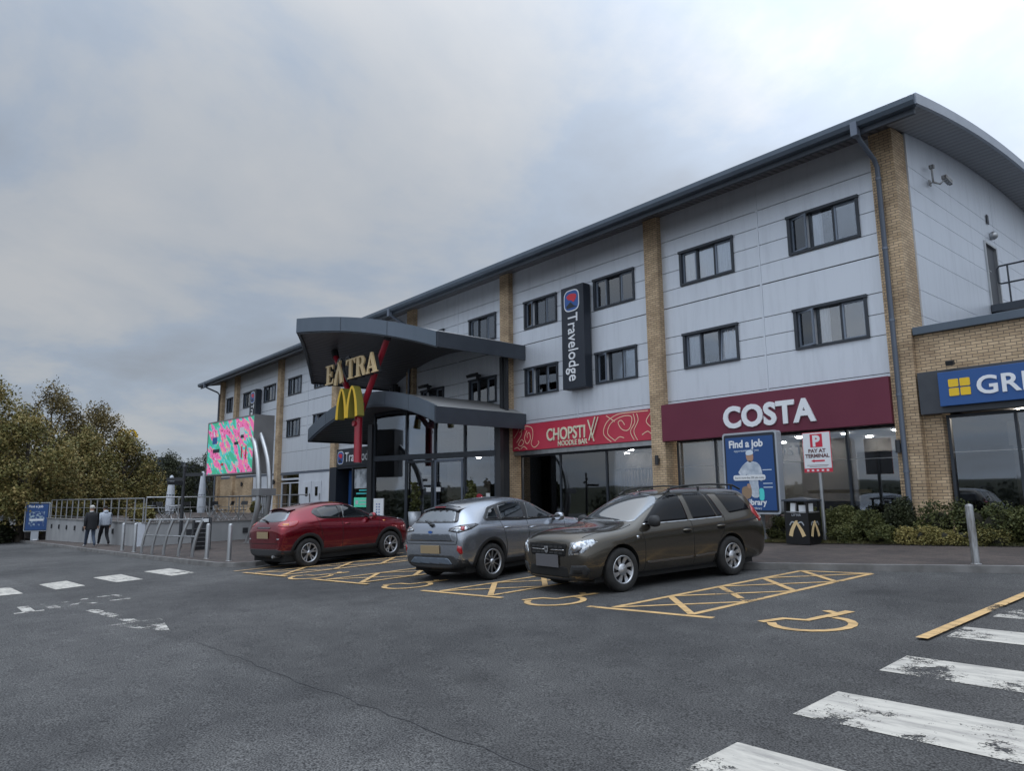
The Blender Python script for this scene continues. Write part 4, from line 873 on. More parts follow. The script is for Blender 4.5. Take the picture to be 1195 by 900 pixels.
def archleg(x0, x1, top, ymul=1): return taper([(x0, 0), (x0+(x1-x0)*.10, top*.48), (x0+(x1-x0)*.30, top*.86), ((x0+x1)/2, top), (x0+(x1-x0)*.70, top*.86), (x0+(x1-x0)*.90, top*.48), (x1, 0)], [.27, .22, .17, .12, .17, .22, .25], 8)
curvepoly('arch', [archleg(-.98, -.02, 1.32)], .16, ('arch_yellow', 'arch_edge'), arc, (.02, 0, .05), (.84, .93)); curvepoly('arch', [archleg(.0, .98, 1.32)], .155, ('arch_yellow', 'arch_edge'), arc, (0.1, -.004, .05), (.84, .93))
mb = MB(); mb.box(-.75, .85, .17, .25, .5, .62); mb.build('bracket', 'black', arc)

# wall lamps on the piers, CCTV on the gable
for x, w in ((-14.72, 'on the pier between the noodle bar and coffee shop'), (-7.55, 'beside the downpipe on the corner pier'), (-46.7, 'on the brick pier beyond the glazed door'), (-53.2, 'on the brick wall under the video screen')):
    y = 18.75 if x > -50 else 18.93
    r = thing('wall_lamp', 'black wall lamp '+w, 'wall lamp', (x if x != -7.55 else -7.25, y, 1.15), 0, 'up and down lamps on the brick piers')
    mb = MB(); mb.tube([(0, -.11, -.16), (0, -.11, .16)], .062, 14); mb.build('lamp_body', 'black', r); mb = MB(); mb.box(-.03, .03, -.06, 0, -.07, .07); mb.build('bracket', 'black', r)
r = thing('security_camera', 'grey security camera on a bracket on the silver gable wall', 'security camera', (-6.66, 20.9, 8.5)); r.scale = (.8, .8, .8)
mb = MB(); mb.tube([(.03, 0, 0), (.12, 0, 0), (.12, 0, .55)], .035, 10); mb.box(0, .04, -.08, .08, -.1, .1); mb.box(.05, .2, -.06, .06, .5, .62); mb.build('bracket', 'steel_worn', r)
mb = MB(); mb.tube([(.12, 0, .0), (.3, .1, -.1), (.42, .2, .05)], .035, 10); mb.build('arm', 'steel_worn', r)
mb = MB(); mb.obox((.45, .32, .06), (.08, .0, 0), (.02, .22, -.06), (0, .02, .07)); cb = mb.build('camera_housing', 'steel_worn', r, bevel=.01)
mb = MB(); mb.obox((.47, .58, -.01), (.05, 0, 0), (.0, .02, 0), (0, .0, .05)); mb.build('lens', 'black', cb)

# ------------------------------------------------------------------ cars
def body_mesh(stations, arches, mats, zclad, arch_extra=None):
    """stations: (x, zb, ws, zs, wm, zm, wsh, zsh, wb, zbl, wr, zre, zrc) front to rear; returns (mesh object, bvh)"""
    rows = []
    for (x, zb, ws, zs, wm, zm, wsh, zsh, wb, zbl, wr, zre, zrc) in stations:
        half = [(0, zb), (ws*.8, zb), (ws, zs), (wm, zm), (wsh, zsh), (wb, zbl), (wr, zre), (wr*.55, zre+(zrc-zre)*.72), (0, zrc)]
        rows.append([(x, y, z) for y, z in half]+[(x, -y, z) for y, z in reversed(half[1:-1])])
    n = len(rows[0]); vs = [p for r_ in rows for p in r_]
    fs = [(i*n+k, i*n+(k+1) % n, (i+1)*n+(k+1) % n, (i+1)*n+k) for i in range(len(rows)-1) for k in range(n)]
    # end caps as quad strips between left and right halves
    for base, fl in ((0, 1), ((len(rows)-1)*n, 0)):
        h = n//2
        for k in range(h):
            a, b = k, k+1; c, d = (n-k-1) % n, (n-k) % n
            q = [base+a, base+b, base+c, base+d]; q = list(dict.fromkeys(q))
            fs.append(tuple(q if fl else q[::-1]))
    me = bpy.data.meshes.new('cage'); me.from_pydata(vs, [], fs)
    bm = bmesh.new(); bm.from_mesh(me); bmesh.ops.recalc_face_normals(bm, faces=bm.faces); bm.to_mesh(me); bm.free()
    for p in me.polygons: p.use_smooth = True
    o = bpy.data.objects.new('cage', me); COL.objects.link(o)
    s = o.modifiers.new('s', 'SUBSURF'); s.levels = 3; s.render_levels = 3
    dg = bpy.context.evaluated_depsgraph_get(); dg.update()
    me2 = bpy.data.meshes.new_from_object(o.evaluated_get(dg))
    bm = bmesh.new(); bm.from_mesh(me2); bvh = BVHTree.FromBMesh(bm); bm.free()
    bpy.data.objects.remove(o)
    for m_ in mats: me2.materials.append(MATS[m_])
    b = bpy.data.objects.new('body', me2); COL.objects.link(b)
    cutters = []
    for (ax, r_, zc) in arches:
        for sd_ in (1, -1):
            mb = MB(); n_ = 40
            ring = [(ax+r_*math.cos(2*PI*k/n_), zc+r_*math.sin(2*PI*k/n_)) for k in range(n_)]
            mb.prism(ring, 'Y', sd_*.55, sd_*1.2); c = mb.build('cutter', ['gap']); cutters.append(c)
            md = b.modifiers.new('b', 'BOOLEAN'); md.operation = 'DIFFERENCE'; md.solver = 'EXACT'; md.object = c
            md.material_mode = 'TRANSFER'
    dg.update(); dg = bpy.context.evaluated_depsgraph_get()
    me3 = bpy.data.meshes.new_from_object(b.evaluated_get(dg)); b.modifiers.clear(); b.data = me3; me3.name = 'body'
    for c in cutters: bpy.data.objects.remove(c)
    names = [m_.name for m_ in me3.materials if m_]
    for p in me3.polygons:
        c = p.center
        if p.material_index < len(mats) and len(mats) > 1 and c.z < zclad: p.material_index = 1
    return b, bvh
def patch(name, pts, D, bvh, mat, parent, off=.004, step=.06, thick=.012, mirror=False):
    out = []
    for sgn in ((1, -1) if mirror else (1,)):
        D_ = Vector((D[0], D[1]*sgn, D[2])).normalized(); P = [Vector((p[0], p[1]*sgn, p[2])) for p in pts]
        e1 = D_.cross(Vector((0, 0, 1))) if abs(D_.z) < .9 else Vector((1, 0, 0)); e1.normalize(); e2 = D_.cross(e1).normalized()
        bm = bmesh.new(); vs = [bm.verts.new((p.dot(e1), p.dot(e2), 0)) for p in P]
        f = bm.faces.new(vs); bmesh.ops.triangulate(bm, faces=[f])
        for _ in range(6):
            le = [e for e in bm.edges if e.calc_length() > step]
            if not le: break
            bmesh.ops.subdivide_edges(bm, edges=le, cuts=1); bmesh.ops.triangulate(bm, faces=[f for f in bm.faces if len(f.verts) > 3])
        bad = []
        for v in bm.verts:
            o_ = e1*v.co.x+e2*v.co.y-D_*6
            hit, nr, _, _ = bvh.ray_cast(o_, D_)
            if hit is None: bad.append(v)
            else:
                if nr.dot(D_) > 0: nr = -nr
                v.co = hit+nr*off
        if bad: bmesh.ops.delete(bm, geom=bad, context='VERTS')
        bmesh.ops.recalc_face_normals(bm, faces=bm.faces)
        if len(bm.faces) and sum((f.normal.dot(D_)*f.calc_area() for f in bm.faces)) > 0:
            bmesh.ops.reverse_faces(bm, faces=bm.faces)
        me = bpy.data.meshes.new(name); bm.to_mesh(me); bm.free()
        for p in me.polygons: p.use_smooth = True
        me.materials.append(MATS[mat])
        o = bpy.data.objects.new(name, me); COL.objects.link(o); o.parent = parent
        if thick: md = o.modifiers.new('t', 'SOLIDIFY'); md.thickness = thick; md.offset = -1
        out.append(o)
    return out
def lineseg(name, pts, w, D, bvh, mat, parent, mirror=False, off=.0025):
    # a narrow strip along a polyline projected on the body (panel gaps, trim)
    Dn = Vector(D).normalized(); L = []; Rr = []
    for i, p in enumerate(pts):
        a, b = Vector(pts[max(0, i-1)]), Vector(pts[min(len(pts)-1, i+1)]); t = (b-a).normalized(); n_ = t.cross(Dn).normalized()*w/2; L.append(Vector(p)+n_); Rr.append(Vector(p)-n_)
    return patch(name, [tuple(q) for q in L+Rr[::-1]], D, bvh, mat, parent, off=off, step=.09, thick=.004, mirror=mirror)
def S(pts, y=1, r=.03, k=4):  # side polygon helper (x,z) -> 3D with rounded corners
    return [(p[0], y, p[1]) for p in roundpoly(pts, r, k)]
def make_wheel(parent, loc, side, Rt, Rr, width, style):
    w = bpy.data.objects.new('wheel', None); COL.objects.link(w); w.parent = parent; w.location = loc; w.empty_display_size = .1
    if side < 0: w.rotation_euler = (0, 0, PI)
    h = width/2
    mb = MB(); mb.lathe([(Rr-.005, -h*.8), (Rr+.02, -h), (Rt-.035, -h), (Rt-.01, -h*.82), (Rt, -h*.5), (Rt, h*.5), (Rt-.01, h*.82), (Rt-.035, h), (Rr+.03, h*1.0), (Rr, h*.9), (Rr-.005, h*.7)], axis='Y', n=56)
    for k in (-.35, 0, .35): mb.lathe([(Rt+.0015, h*k-.004), (Rt+.0015, h*k+.004)], axis='Y', n=56, mi=1)
    mb.build('tyre', ['tyre', 'gap'], w, recalc=False)
    mb = MB(); mb.lathe([(Rr, -h*.7), (Rr-.012, -h*.6), (Rr-.02, h*.3), (.0, h*.25)], axis='Y', n=48); mb.build('brake_disc', 'alloy_dark', w, recalc=False)
    mb = MB(); y0 = h*.82
    mb.lathe([(Rr+.001, h*.55), (Rr+.006, h*.93), (Rr-.004, h*.98), (Rr-.018, h*.86), (Rr-.022, h*.5)], axis='Y', n=56)
    mb.lathe([(.0, y0+.012), (.03, y0+.012), (.045, y0+.004), (.055, y0-.02)], axis='Y', n=24)
    def spoke(a, w0, w1, bend=0, r0=.035):
        for i in range(4):
            t0, t1 = i/4, (i+1)/4
            def q(t): return (r0+(Rr-.012-r0)*t, y0-.004-.03*math.sin(PI*t)*.4+.006*t, w0+(w1-w0)*t, a+bend*t)
            (ra, ya, wa, aa), (rb, yb, wb, ab) = q(t0), q(t1)
            pa, pb_ = Vector((ra*math.cos(aa), ya, ra*math.sin(aa))), Vector((rb*math.cos(ab), yb, rb*math.sin(ab)))
            ta, tb = Vector((-math.sin(aa), 0, math.cos(aa))), Vector((-math.sin(ab), 0, math.cos(ab))); dn = Vector((0, -.022, 0))
            vs = [pa-ta*wa/2, pa+ta*wa/2, pb_+tb*wb/2, pb_-tb*wb/2]; mb.add(vs+[v+dn for v in vs], [(0, 1, 2, 3), (4, 7, 6, 5), (0, 4, 5, 1), (1, 5, 6, 2), (2, 6, 7, 3), (3, 7, 4, 0)])
    if style == 'hubcap':
        mb.lathe([(.0, y0+.010), (.075, y0+.008), (.09, y0-.01)], axis='Y', n=28)
        for k in range(8): spoke(2*PI*k/8+.2, .035, .078, .25, .06)
    elif style == 'double':
        for k in range(5):
            for d in (-.17, .17): spoke(2*PI*k/5+.3+d*.55, .030, .034, d*.75)
    else:
        for k in range(5):
            for d in (-.30, .30): spoke(2*PI*k/5+.1+d, .014, .016, 0)
    mb.build('rim', 'alloy', w, recalc=True)
    return w
def ring_trim(parent, ax, zc, r_, y, bvh, mat, w=.055, a0=-12, a1=192, name='arch_trim'):
    # dark lip round the wheel arch following the body side
    for sd_ in (1, -1):
        mb = MB(); n_ = 34; inn = []; out = []
        for k in range(n_+1):
            a = R(a0+(a1-a0)*k/n_)
            for rr, l in ((r_-.004, inn), (r_+w, out)):
                x, z = ax+rr*math.cos(a), zc+rr*math.sin(a)
                hit, nr, _, _ = bvh.ray_cast(Vector((x, 3*sd_, z)), Vector((0, -sd_, 0)))
                l.append(Vector((x, (hit.y if hit else y*sd_)+sd_*(.012 if l is inn else .008), z)))
        vs = inn+out; k = n_+1; back = [v-Vector((0, sd_*.05, 0)) for v in inn]
        mb.add(vs+back, [(i, i+1, k+i+1, k+i) for i in range(n_)]+[(i, i+1, 2*k+i+1, 2*k+i) for i in range(n_)], smooth=True)
        o2 = [v-Vector((0, sd_*.03, 0)) for v in out]; mb.add(out+o2, [(i, i+1, k+i+1, k+i) for i in range(n_)], smooth=True)
        mb.build(name, mat, parent)
def make_mirror(parent, x, y, z, mat, bvh, s=1):
    for sd_ in (1, -1):
        mb = MB(); prof = [(.0, -.11), (.055, -.10), (.085, -.05), (.09, .02), (.075, .09), (.0, .115)]
        n_ = 14; vs = []
        for r_, yy in prof:
            for k in range(n_):
                a = 2*PI*k/n_; ca, sa = math.cos(a), math.sin(a)
                cx_ = (abs(ca)**.7)*(1 if ca > 0 else -1)*r_*(.95 if ca > 0 else .55); vs.append((x+cx_*s, (y+.12+yy)*sd_, z+sa*r_*.95*s))
        mb.add(vs, [(i*n_+k, i*n_+(k+1) % n_, (i+1)*n_+(k+1) % n_, (i+1)*n_+k) for i in range(len(prof)-1) for k in range(n_)], smooth=True)
        m_ = mb.build('door_mirror', mat, parent)
        mb = MB(); mb.tube([(x-.0, (y-.06)*sd_, z-.05), (x, (y+.06)*sd_, z-.04)], .028, 8); mb.build('mirror_arm', 'plastic', m_)
        mb = MB(); mb.add([(x-.055*s, (y+.12+.08*math.cos(t))*sd_, z+.065*math.sin(t)) for t in [2*PI*k/16 for k in range(16)]], [tuple(range(16))]); mb.build('mirror_glass', 'chrome', m_)
def hit(bvh, o, d):
    h, n_, _, _ = bvh.ray_cast(Vector(o), Vector(d)); return h, n_
def plate(parent, bvh, o, d, w, h, mat):
    p, n_ = hit(bvh, o, d); n_ = -Vector(d) if p is None else n_
    if p is None: return
    n_ = Vector((-d[0], 0, .0)).normalized()
    mb = MB(); mb.obox(p+n_*.018, (0, w/2, 0), (0, 0, h/2), n_*.008); mb.build('number_plate', mat, parent, bevel=.004)
def handles(parent, bvh, pts, mat='plastic', sx=.09):
    for (x, z) in pts:
        for sd_ in (1, -1):
            p, n_ = hit(bvh, (x, 3*sd_, z), (0, -sd_, 0))
            mb = MB(); mb.tube([(x+sx, p.y-.0*sd_, z), (x+sx*.8, p.y+.03*sd_, z+.004), (x-sx*.8, p.y+.03*sd_, z+.004), (x-sx, p.y, z)], [.012, .017, .017, .012], 8)
            mb.build('door_handle', mat, parent)
def car_root(name, label, cat, xy, heading, length_axis=1):
    x, y = xy; z = gz(x, y)
    r_ = thing(name, label, cat, (x, y, z))
    f = Vector((math.cos(heading), math.sin(heading), 0)); f.z = GB*f.x+GC*f.y; f.normalize()
    l = Vector((-math.sin(heading), math.cos(heading), 0)); l.z = GB*l.x+GC*l.y; u = f.cross(l).normalized(); l = u.cross(f).normalized()
    r_.rotation_euler = Matrix(((f.x, l.x, u.x), (f.y, l.y, u.y), (f.z, l.z, u.z))).to_euler()
    return r_
def underbody(parent, x0, x1, w):
    mb = MB(); mb.box(x0, x1, -w, w, .17, .34); mb.build('underbody', 'gap', parent)

# --- brown estate, nose out -------------------------------------------------
def estate():
    r_ = car_root('estate_car', 'dark brown estate car with roof rails parked nose out', 'car', (-8.56, 10.42), R(263.1)); r_.scale = (1.015, 1.02, 1.055)
    ST = [(2.17, 0.24, 0.56, 0.3, 0.63, 0.46, 0.63, 0.64, 0.58, 0.74, 0.42, 0.785, 0.8),
          (2.12, 0.2, 0.7, 0.27, 0.775, 0.46, 0.765, 0.67, 0.7, 0.79, 0.48, 0.845, 0.86),
          (1.96, 0.19, 0.79, 0.25, 0.85, 0.47, 0.835, 0.7, 0.775, 0.855, 0.52, 0.91, 0.93),
          (1.66, 0.19, 0.81, 0.24, 0.858, 0.49, 0.876, 0.77, 0.8, 0.905, 0.55, 0.955, 0.98),
          (1.32, 0.19, 0.81, 0.24, 0.864, 0.5, 0.881, 0.78, 0.8, 0.92, 0.56, 0.97, 0.995),
          (1.06, 0.19, 0.81, 0.24, 0.856, 0.5, 0.876, 0.81, 0.8, 0.95, 0.64, 1, 1.03),
          (0.88, 0.19, 0.8, 0.24, 0.852, 0.51, 0.871, 0.83, 0.8, 0.965, 0.705, 1.055, 1.085),
          (0.5, 0.19, 0.8, 0.24, 0.85, 0.52, 0.871, 0.85, 0.795, 0.975, 0.665, 1.255, 1.32),
          (0.12, 0.19, 0.8, 0.24, 0.85, 0.53, 0.871, 0.86, 0.795, 0.985, 0.615, 1.42, 1.485),
          (-0.2, 0.19, 0.8, 0.24, 0.85, 0.53, 0.871, 0.87, 0.79, 0.99, 0.605, 1.46, 1.52),
          (-0.8, 0.19, 0.8, 0.24, 0.85, 0.53, 0.873, 0.89, 0.795, 1, 0.605, 1.475, 1.54),
          (-1.4, 0.19, 0.8, 0.24, 0.862, 0.53, 0.881, 0.9, 0.795, 1.01, 0.6, 1.46, 1.525),
          (-1.98, 0.2, 0.79, 0.26, 0.849, 0.53, 0.871, 0.91, 0.785, 1.02, 0.585, 1.43, 1.495),
          (-2.14, 0.21, 0.79, 0.27, 0.85, 0.53, 0.845, 0.88, 0.77, 1.02, 0.58, 1.4, 1.46),
          (-2.2, 0.21, 0.78, 0.27, 0.845, 0.53, 0.835, 0.88, 0.76, 1.02, 0.6, 1.27, 1.31),
          (-2.27, 0.22, 0.76, 0.28, 0.83, 0.53, 0.82, 0.87, 0.745, 1, 0.62, 1.08, 1.1),
          (-2.34, 0.23, 0.73, 0.29, 0.8, 0.52, 0.79, 0.8, 0.71, 0.9, 0.55, 0.94, 0.955),
          (-2.37, 0.25, 0.66, 0.31, 0.73, 0.5, 0.72, 0.66, 0.64, 0.74, 0.46, 0.79, 0.8)]
    b, bvh = body_mesh(ST, [(1.317, .385, .335), (-1.317, .385, .335)], ['paint_brown', 'plastic'], .255)
    b.parent = r_
    SD = (0, -1, 0)
    g = lambda n, p, rr=.03, m_='car_glass', **k: patch(n, S(p, 1, rr), SD, bvh, m_, r_, mirror=True, **k)
    # blackout surround then panes
    g('side_window', [(.76, 1.0), (.18, 1.36), (-.02, 1.42), (-.30, 1.43), (-.31, 1.0)], .04, 'tinted_glass')
    g('side_window', [(-.43, 1.005), (-.42, 1.43), (-.92, 1.43), (-1.04, 1.01)], .03, 'tinted_glass')
    g('quarter_window', [(-1.07, 1.01), (-.955, 1.425), (-1.05, 1.41), (-1.20, 1.02)], .03, 'tinted_glass')
    g('quarter_window', [(-1.40, 1.055), (-1.26, 1.41), (-1.86, 1.38), (-2.04, 1.10)], .04, 'tinted_glass')
    patch('windscreen', [(.95, -.64, 1), (1.01, -.3, 1), (1.02, 0, 1), (1.01, .3, 1), (.95, .64, 1), (.86, .695, 1), (.24, .615, 1), (.16, .56, 1), (.13, 0, 1), (.16, -.56, 1), (.24, -.615, 1), (.86, -.695, 1)], (0, 0, -1), bvh, 'windscreen', r_, step=.08)
    patch('rear_window', [(-2.2, y, z) for y, z in roundpoly([(-.55, 1.06), (.55, 1.06), (.48, 1.34), (-.48, 1.34)], .06)], (1, 0, 0), bvh, 'car_glass', r_, step=.08)
    # grille with slats and emblem
    gr = patch('grille', [(2.2, y, z) for y, z in roundpoly([(-.46, .575), (.46, .575), (.51, .765), (-.51, .765)], .04)], (-1, 0, 0), bvh, 'gap', r_, off=.006)[0]
    for z in (.625, .715):
        for y in (-.36, -.24, -.12, .12, .24, .36):
            p, _n = hit(bvh, (4, y, z), (-1, 0, 0)); mb = MB(); mb.obox(p+Vector((.012, 0, 0)), (.004, 0, 0), (0, .048, 0), (0, 0, .016)); mb.build('grille_insert', 'plastic', gr)
    for sd_ in (1, -1): lineseg('grille_bar', [(2.2, .08*sd_, .668), (2.2, .44*sd_, .672)], .014, (-1, 0, 0), bvh, 'chrome', gr, off=.014)
    p, _n = hit(bvh, (4, 0, .67), (-1, 0, 0)); mb = MB(); mb.prism([(-.055, .05), (.055, .05), (.045, -.03), (.02, -.055), (-.02, -.055), (-.045, -.03)], 'X', 0, .012); em = mb.build('emblem', 'chrome', gr, bevel=.003); em.location = p+Vector((.014, 0, 0))
    mb = MB(); mb.prism([(-.02, .022), (.02, .022), (.014, -.012), (-.014, -.012)], 'X', .012, .014); mb.build('emblem_inset', 'gap', em)
    for sd_ in (1, -1):
        D = (-.78, -.62*sd_, -.10)
        hl = patch('headlight', [(2.12, .50*sd_, .585), (2.02, .74*sd_, .615), (1.78, .83*sd_, .78), (1.86, .80*sd_, .825), (2.08, .54*sd_, .775)], D, bvh, 'lamp_clear', r_, off=.006)[0]
        patch('lamp_bezel', [(2.09, .585*sd_, .62), (2.03, .68*sd_, .63), (1.99, .72*sd_, .70), (2.03, .66*sd_, .72), (2.08, .585*sd_, .66)], D, bvh, 'lamp_dark', hl, off=.009)
        patch('lamp_bulb', [(2.06, .60*sd_+.045*math.cos(t), .70+.045*math.sin(t)) for t in [2*PI*k/10 for k in range(10)]], D, bvh, 'chrome', hl, off=.012)
        fg = patch('fog_lamp_recess', [(2.1, .50*sd_, .30), (2.02, .78*sd_, .29), (1.97, .82*sd_, .38), (2.0, .78*sd_, .455), (2.1, .56*sd_, .45)], (-.85, -.5*sd_, 0), bvh, 'plastic', r_, off=.005)[0]
        patch('fog_recess_core', [(2.08, .57*sd_, .325), (2.02, .72*sd_, .33), (2.02, .72*sd_, .39), (2.08, .58*sd_, .395)], (-.85, -.5*sd_, 0), bvh, 'gap', fg, off=.009)
        patch('tail_light', [(-2.26, .70*sd_, .90), (-2.14, .80*sd_, .88), (-2.05, .78*sd_, 1.04), (-2.13, .72*sd_, 1.18), (-2.23, .66*sd_, 1.14)], (.72, -.69*sd_, 0), bvh, 'lamp_red', r_, off=.008)
    patch('lower_intake', [(2.2, y, z) for y, z in roundpoly([(-.54, .265), (.54, .265), (.48, .425), (-.48, .425)], .04)], (-1, 0, 0), bvh, 'gap', r_)
    plate(r_, bvh, (4, 0, .50), (-1, 0, 0), .60, .19, 'plate_grey')
    for pts in ([(.86, .93), (.80, .70), (.80, .35), (.83, .25)], [(-.35, 1.0), (-.36, .6), (-.36, .25)], [(-1.22, 1.03), (-1.15, .80), (-1.0, .60), (-.93, .40), (-.9, .25)]):
        lineseg('panel_gap', [(x, 1, z) for x, z in smoothpoly(pts, 4, False)], .009, SD, bvh, 'gap', r_, mirror=True)
    lineseg('belt_trim', [(.76, 1, .985), (-.3, 1, .992), (-1.2, 1, 1.005)], .014, SD, bvh, 'chrome', r_, mirror=True, off=.006)
    lineseg('door_strip', [(.76, 1, .40), (-.33, 1, .40)], .035, SD, bvh, 'door_rub', r_, mirror=True, off=.012); lineseg('door_strip', [(-.39, 1, .40), (-.92, 1, .42)], .035, SD, bvh, 'door_rub', r_, mirror=True, off=.012)
    for pts in ([(1.98, .68), (1.6, .72), (1.2, .74), (.98, .72)],):
        lineseg('bonnet_gap', [(x, y, 1) for x, y in pts], .009, (0, 0, -1), bvh, 'gap', r_); lineseg('bonnet_gap', [(x, -y, 1) for x, y in pts], .009, (0, 0, -1), bvh, 'gap', r_)
    handles(r_, bvh, [(-.20, .84), (-1.06, .86)], 'paint_brown'); patch('handle_recess', [(-.20+.11*math.cos(t), 1, .835+.055*math.sin(t)) for t in [2*PI*k/14 for k in range(14)]], SD, bvh, 'gap', r_, mirror=True, off=.003); patch('handle_recess', [(-1.06+.11*math.cos(t), 1, .855+.055*math.sin(t)) for t in [2*PI*k/14 for k in range(14)]], SD, bvh, 'gap', r_, mirror=True, off=.003); make_mirror(r_, .62, .80, 1.03, 'plastic', bvh, 1.1)
    for sd_ in (1, -1):
        mb = MB(); mb.tube([(.02, .58*sd_, 1.44), (-.15, .58*sd_, 1.53), (-.5, .58*sd_, 1.565), (-1.2, .575*sd_, 1.57), (-1.80, .565*sd_, 1.54), (-2.02, .55*sd_, 1.46)], [.018, .016, .016, .016, .016, .018], 8)
        for x in (-.1, -.85, -1.75): mb.bar((x, .58*sd_, 1.46), (x, .58*sd_, 1.54), .03)
        mb.build('roof_rail', 'plastic', r_)
    mb = MB(); mb.tube([(.05, 0, 1.49), (-.08, 0, 1.6)], [.01, .004], 6); mb.lathe([(.03, 1.50), (.02, 1.53), (0, 1.535)], (.05, 0, 0), n=10); mb.build('aerial', 'plastic', r_)
    for y0, y1 in ((.45, -.12), (-.10, -.60)):
        mb = MB(); mb.tube([(.97, y0, 1.035), (.93, (y0+y1)/2, 1.075), (.90, y1, 1.085)], .011, 6); mb.build('wiper', 'plastic', r_)
    for ax, sdn in ((1.317, 1), (1.317, -1), (-1.317, 1), (-1.317, -1)): make_wheel(r_, (ax, sdn*.775, .332), sdn, .332, .212, .19, 'hubcap')
    lineseg('side_repeater', [(.98, 1, .80), (.92, 1, .80)], .045, SD, bvh, 'lamp_clear', r_, mirror=True, off=.01)
    underbody(r_, -2.0, 1.8, .72)
    return r_
plain('windscreen', (.22, .235, .25), .04, .65, 1.0, coat=1); plain('door_rub', (.10, .09, .08), .35, .3)
estate()

# --- silver crossover, nose in ---------------------------------------------
def crossover():
    r_ = car_root('crossover_car', 'silver grey crossover car seen from behind between the red and brown cars', 'car', (-12.12, 10.05), R(97.2)); r_.scale = (1.02, 1.03, 1.045)
    ST = [(2.15, 0.26, 0.5, 0.33, 0.58, 0.5, 0.58, 0.68, 0.52, 0.8, 0.36, 0.85, 0.87),
          (2.05, 0.22, 0.7, 0.29, 0.78, 0.5, 0.77, 0.72, 0.69, 0.86, 0.46, 0.92, 0.94),
          (1.8, 0.2, 0.8, 0.27, 0.865, 0.52, 0.85, 0.77, 0.77, 0.94, 0.52, 0.99, 1.01),
          (1.29, 0.2, 0.82, 0.27, 0.884, 0.55, 0.901, 0.84, 0.8, 1, 0.56, 1.03, 1.05),
          (0.98, 0.2, 0.81, 0.27, 0.869, 0.55, 0.891, 0.86, 0.8, 1.01, 0.66, 1.06, 1.08),
          (0.7, 0.2, 0.8, 0.27, 0.864, 0.56, 0.886, 0.88, 0.8, 1.01, 0.69, 1.14, 1.18),
          (0.2, 0.2, 0.8, 0.27, 0.86, 0.57, 0.881, 0.89, 0.8, 1.015, 0.62, 1.4, 1.46),
          (-0.2, 0.2, 0.8, 0.27, 0.86, 0.57, 0.881, 0.9, 0.8, 1.02, 0.59, 1.47, 1.53),
          (-0.7, 0.2, 0.8, 0.27, 0.862, 0.57, 0.884, 0.92, 0.8, 1.03, 0.575, 1.465, 1.53),
          (-1.2, 0.2, 0.82, 0.27, 0.886, 0.58, 0.911, 0.96, 0.825, 1.07, 0.565, 1.42, 1.49),
          (-1.62, 0.21, 0.82, 0.28, 0.882, 0.58, 0.908, 0.97, 0.82, 1.08, 0.545, 1.36, 1.435),
          (-1.76, 0.22, 0.8, 0.29, 0.864, 0.58, 0.891, 0.96, 0.8, 1.07, 0.55, 1.3, 1.36),
          (-1.98, 0.24, 0.76, 0.31, 0.819, 0.58, 0.846, 0.91, 0.76, 1, 0.6, 1.06, 1.075),
          (-2.06, 0.25, 0.72, 0.33, 0.79, 0.58, 0.78, 0.84, 0.71, 0.95, 0.54, 0.985, 1),
          (-2.085, 0.28, 0.62, 0.36, 0.69, 0.56, 0.68, 0.74, 0.62, 0.82, 0.44, 0.86, 0.87)]
    b, bvh = body_mesh(ST, [(1.294, .385, .345), (-1.294, .385, .345)], ['paint_silver', 'plastic'], .33)
    b.parent = r_; SD = (0, -1, 0)
    g = lambda n, p, rr=.03, m_='car_glass', **k: patch(n, S(p, 1, rr), SD, bvh, m_, r_, mirror=True, **k)
    g('window_surround', [(.86, 1.03), (.22, 1.36), (-.1, 1.42), (-.62, 1.42), (-1.15, 1.33), (-1.42, 1.13), (-1.38, 1.085), (-.4, 1.04)], .06, 'plastic', off=.003, step=.08)
    g('side_window', [(.74, 1.055), (.24, 1.335), (-.02, 1.385), (-.14, 1.055)], .03, off=.006)
    g('side_window', [(-.24, 1.06), (-.16, 1.39), (-.55, 1.395), (-.86, 1.35), (-.92, 1.09)], .03, off=.006)
    g('quarter_window', [(-.99, 1.10), (-.95, 1.33), (-1.14, 1.28), (-1.34, 1.12)], .03, off=.006)
    patch('windscreen', [(.98, -.58, 1), (1.04, 0, 1), (.98, .58, 1), (.24, .55, 1), (.2, 0, 1), (.24, -.55, 1)], (0, 0, -1), bvh, 'windscreen', r_, step=.08)
    patch('rear_window', [(-2, y, z) for y, z in roundpoly([(-.63, 1.08), (.63, 1.08), (.44, 1.365), (-.44, 1.365)], .07)], (1, 0, 0), bvh, 'window_black', r_, step=.07, off=.004)
    sw = patch('rear_glass', [(-2, y, z) for y, z in roundpoly([(-.55, 1.09), (.55, 1.09), (.40, 1.32), (-.40, 1.32)], .05)], (1, 0, 0), bvh, 'windscreen', r_, step=.07, off=.007)
    # roof spoiler
    mb = MB(); n_ = 12; vs = []
    for i in range(n_+1):
        y = -.54+1.08*i/n_; z = 1.415-.07*(y/.54)**2; vs += [(-1.50, y*.96, z+.012), (-1.80, y*.93, z-.035), (-1.80, y*.93, z-.06), (-1.5, y*.96, z-.08)]
    mb.add(vs, [(i*4+k, i*4+(k+1) % 4, (i+1)*4+(k+1) % 4, (i+1)*4+k) for i in range(n_) for k in range(4)], smooth=False); mb.build('spoiler', 'paint_silver', r_)
    mb = MB(); mb.obox((-1.806, 0, 1.368), (.006, 0, 0), (0, .15, 0), (0, 0, .008)); mb.build('brake_light', 'lamp_red', r_)
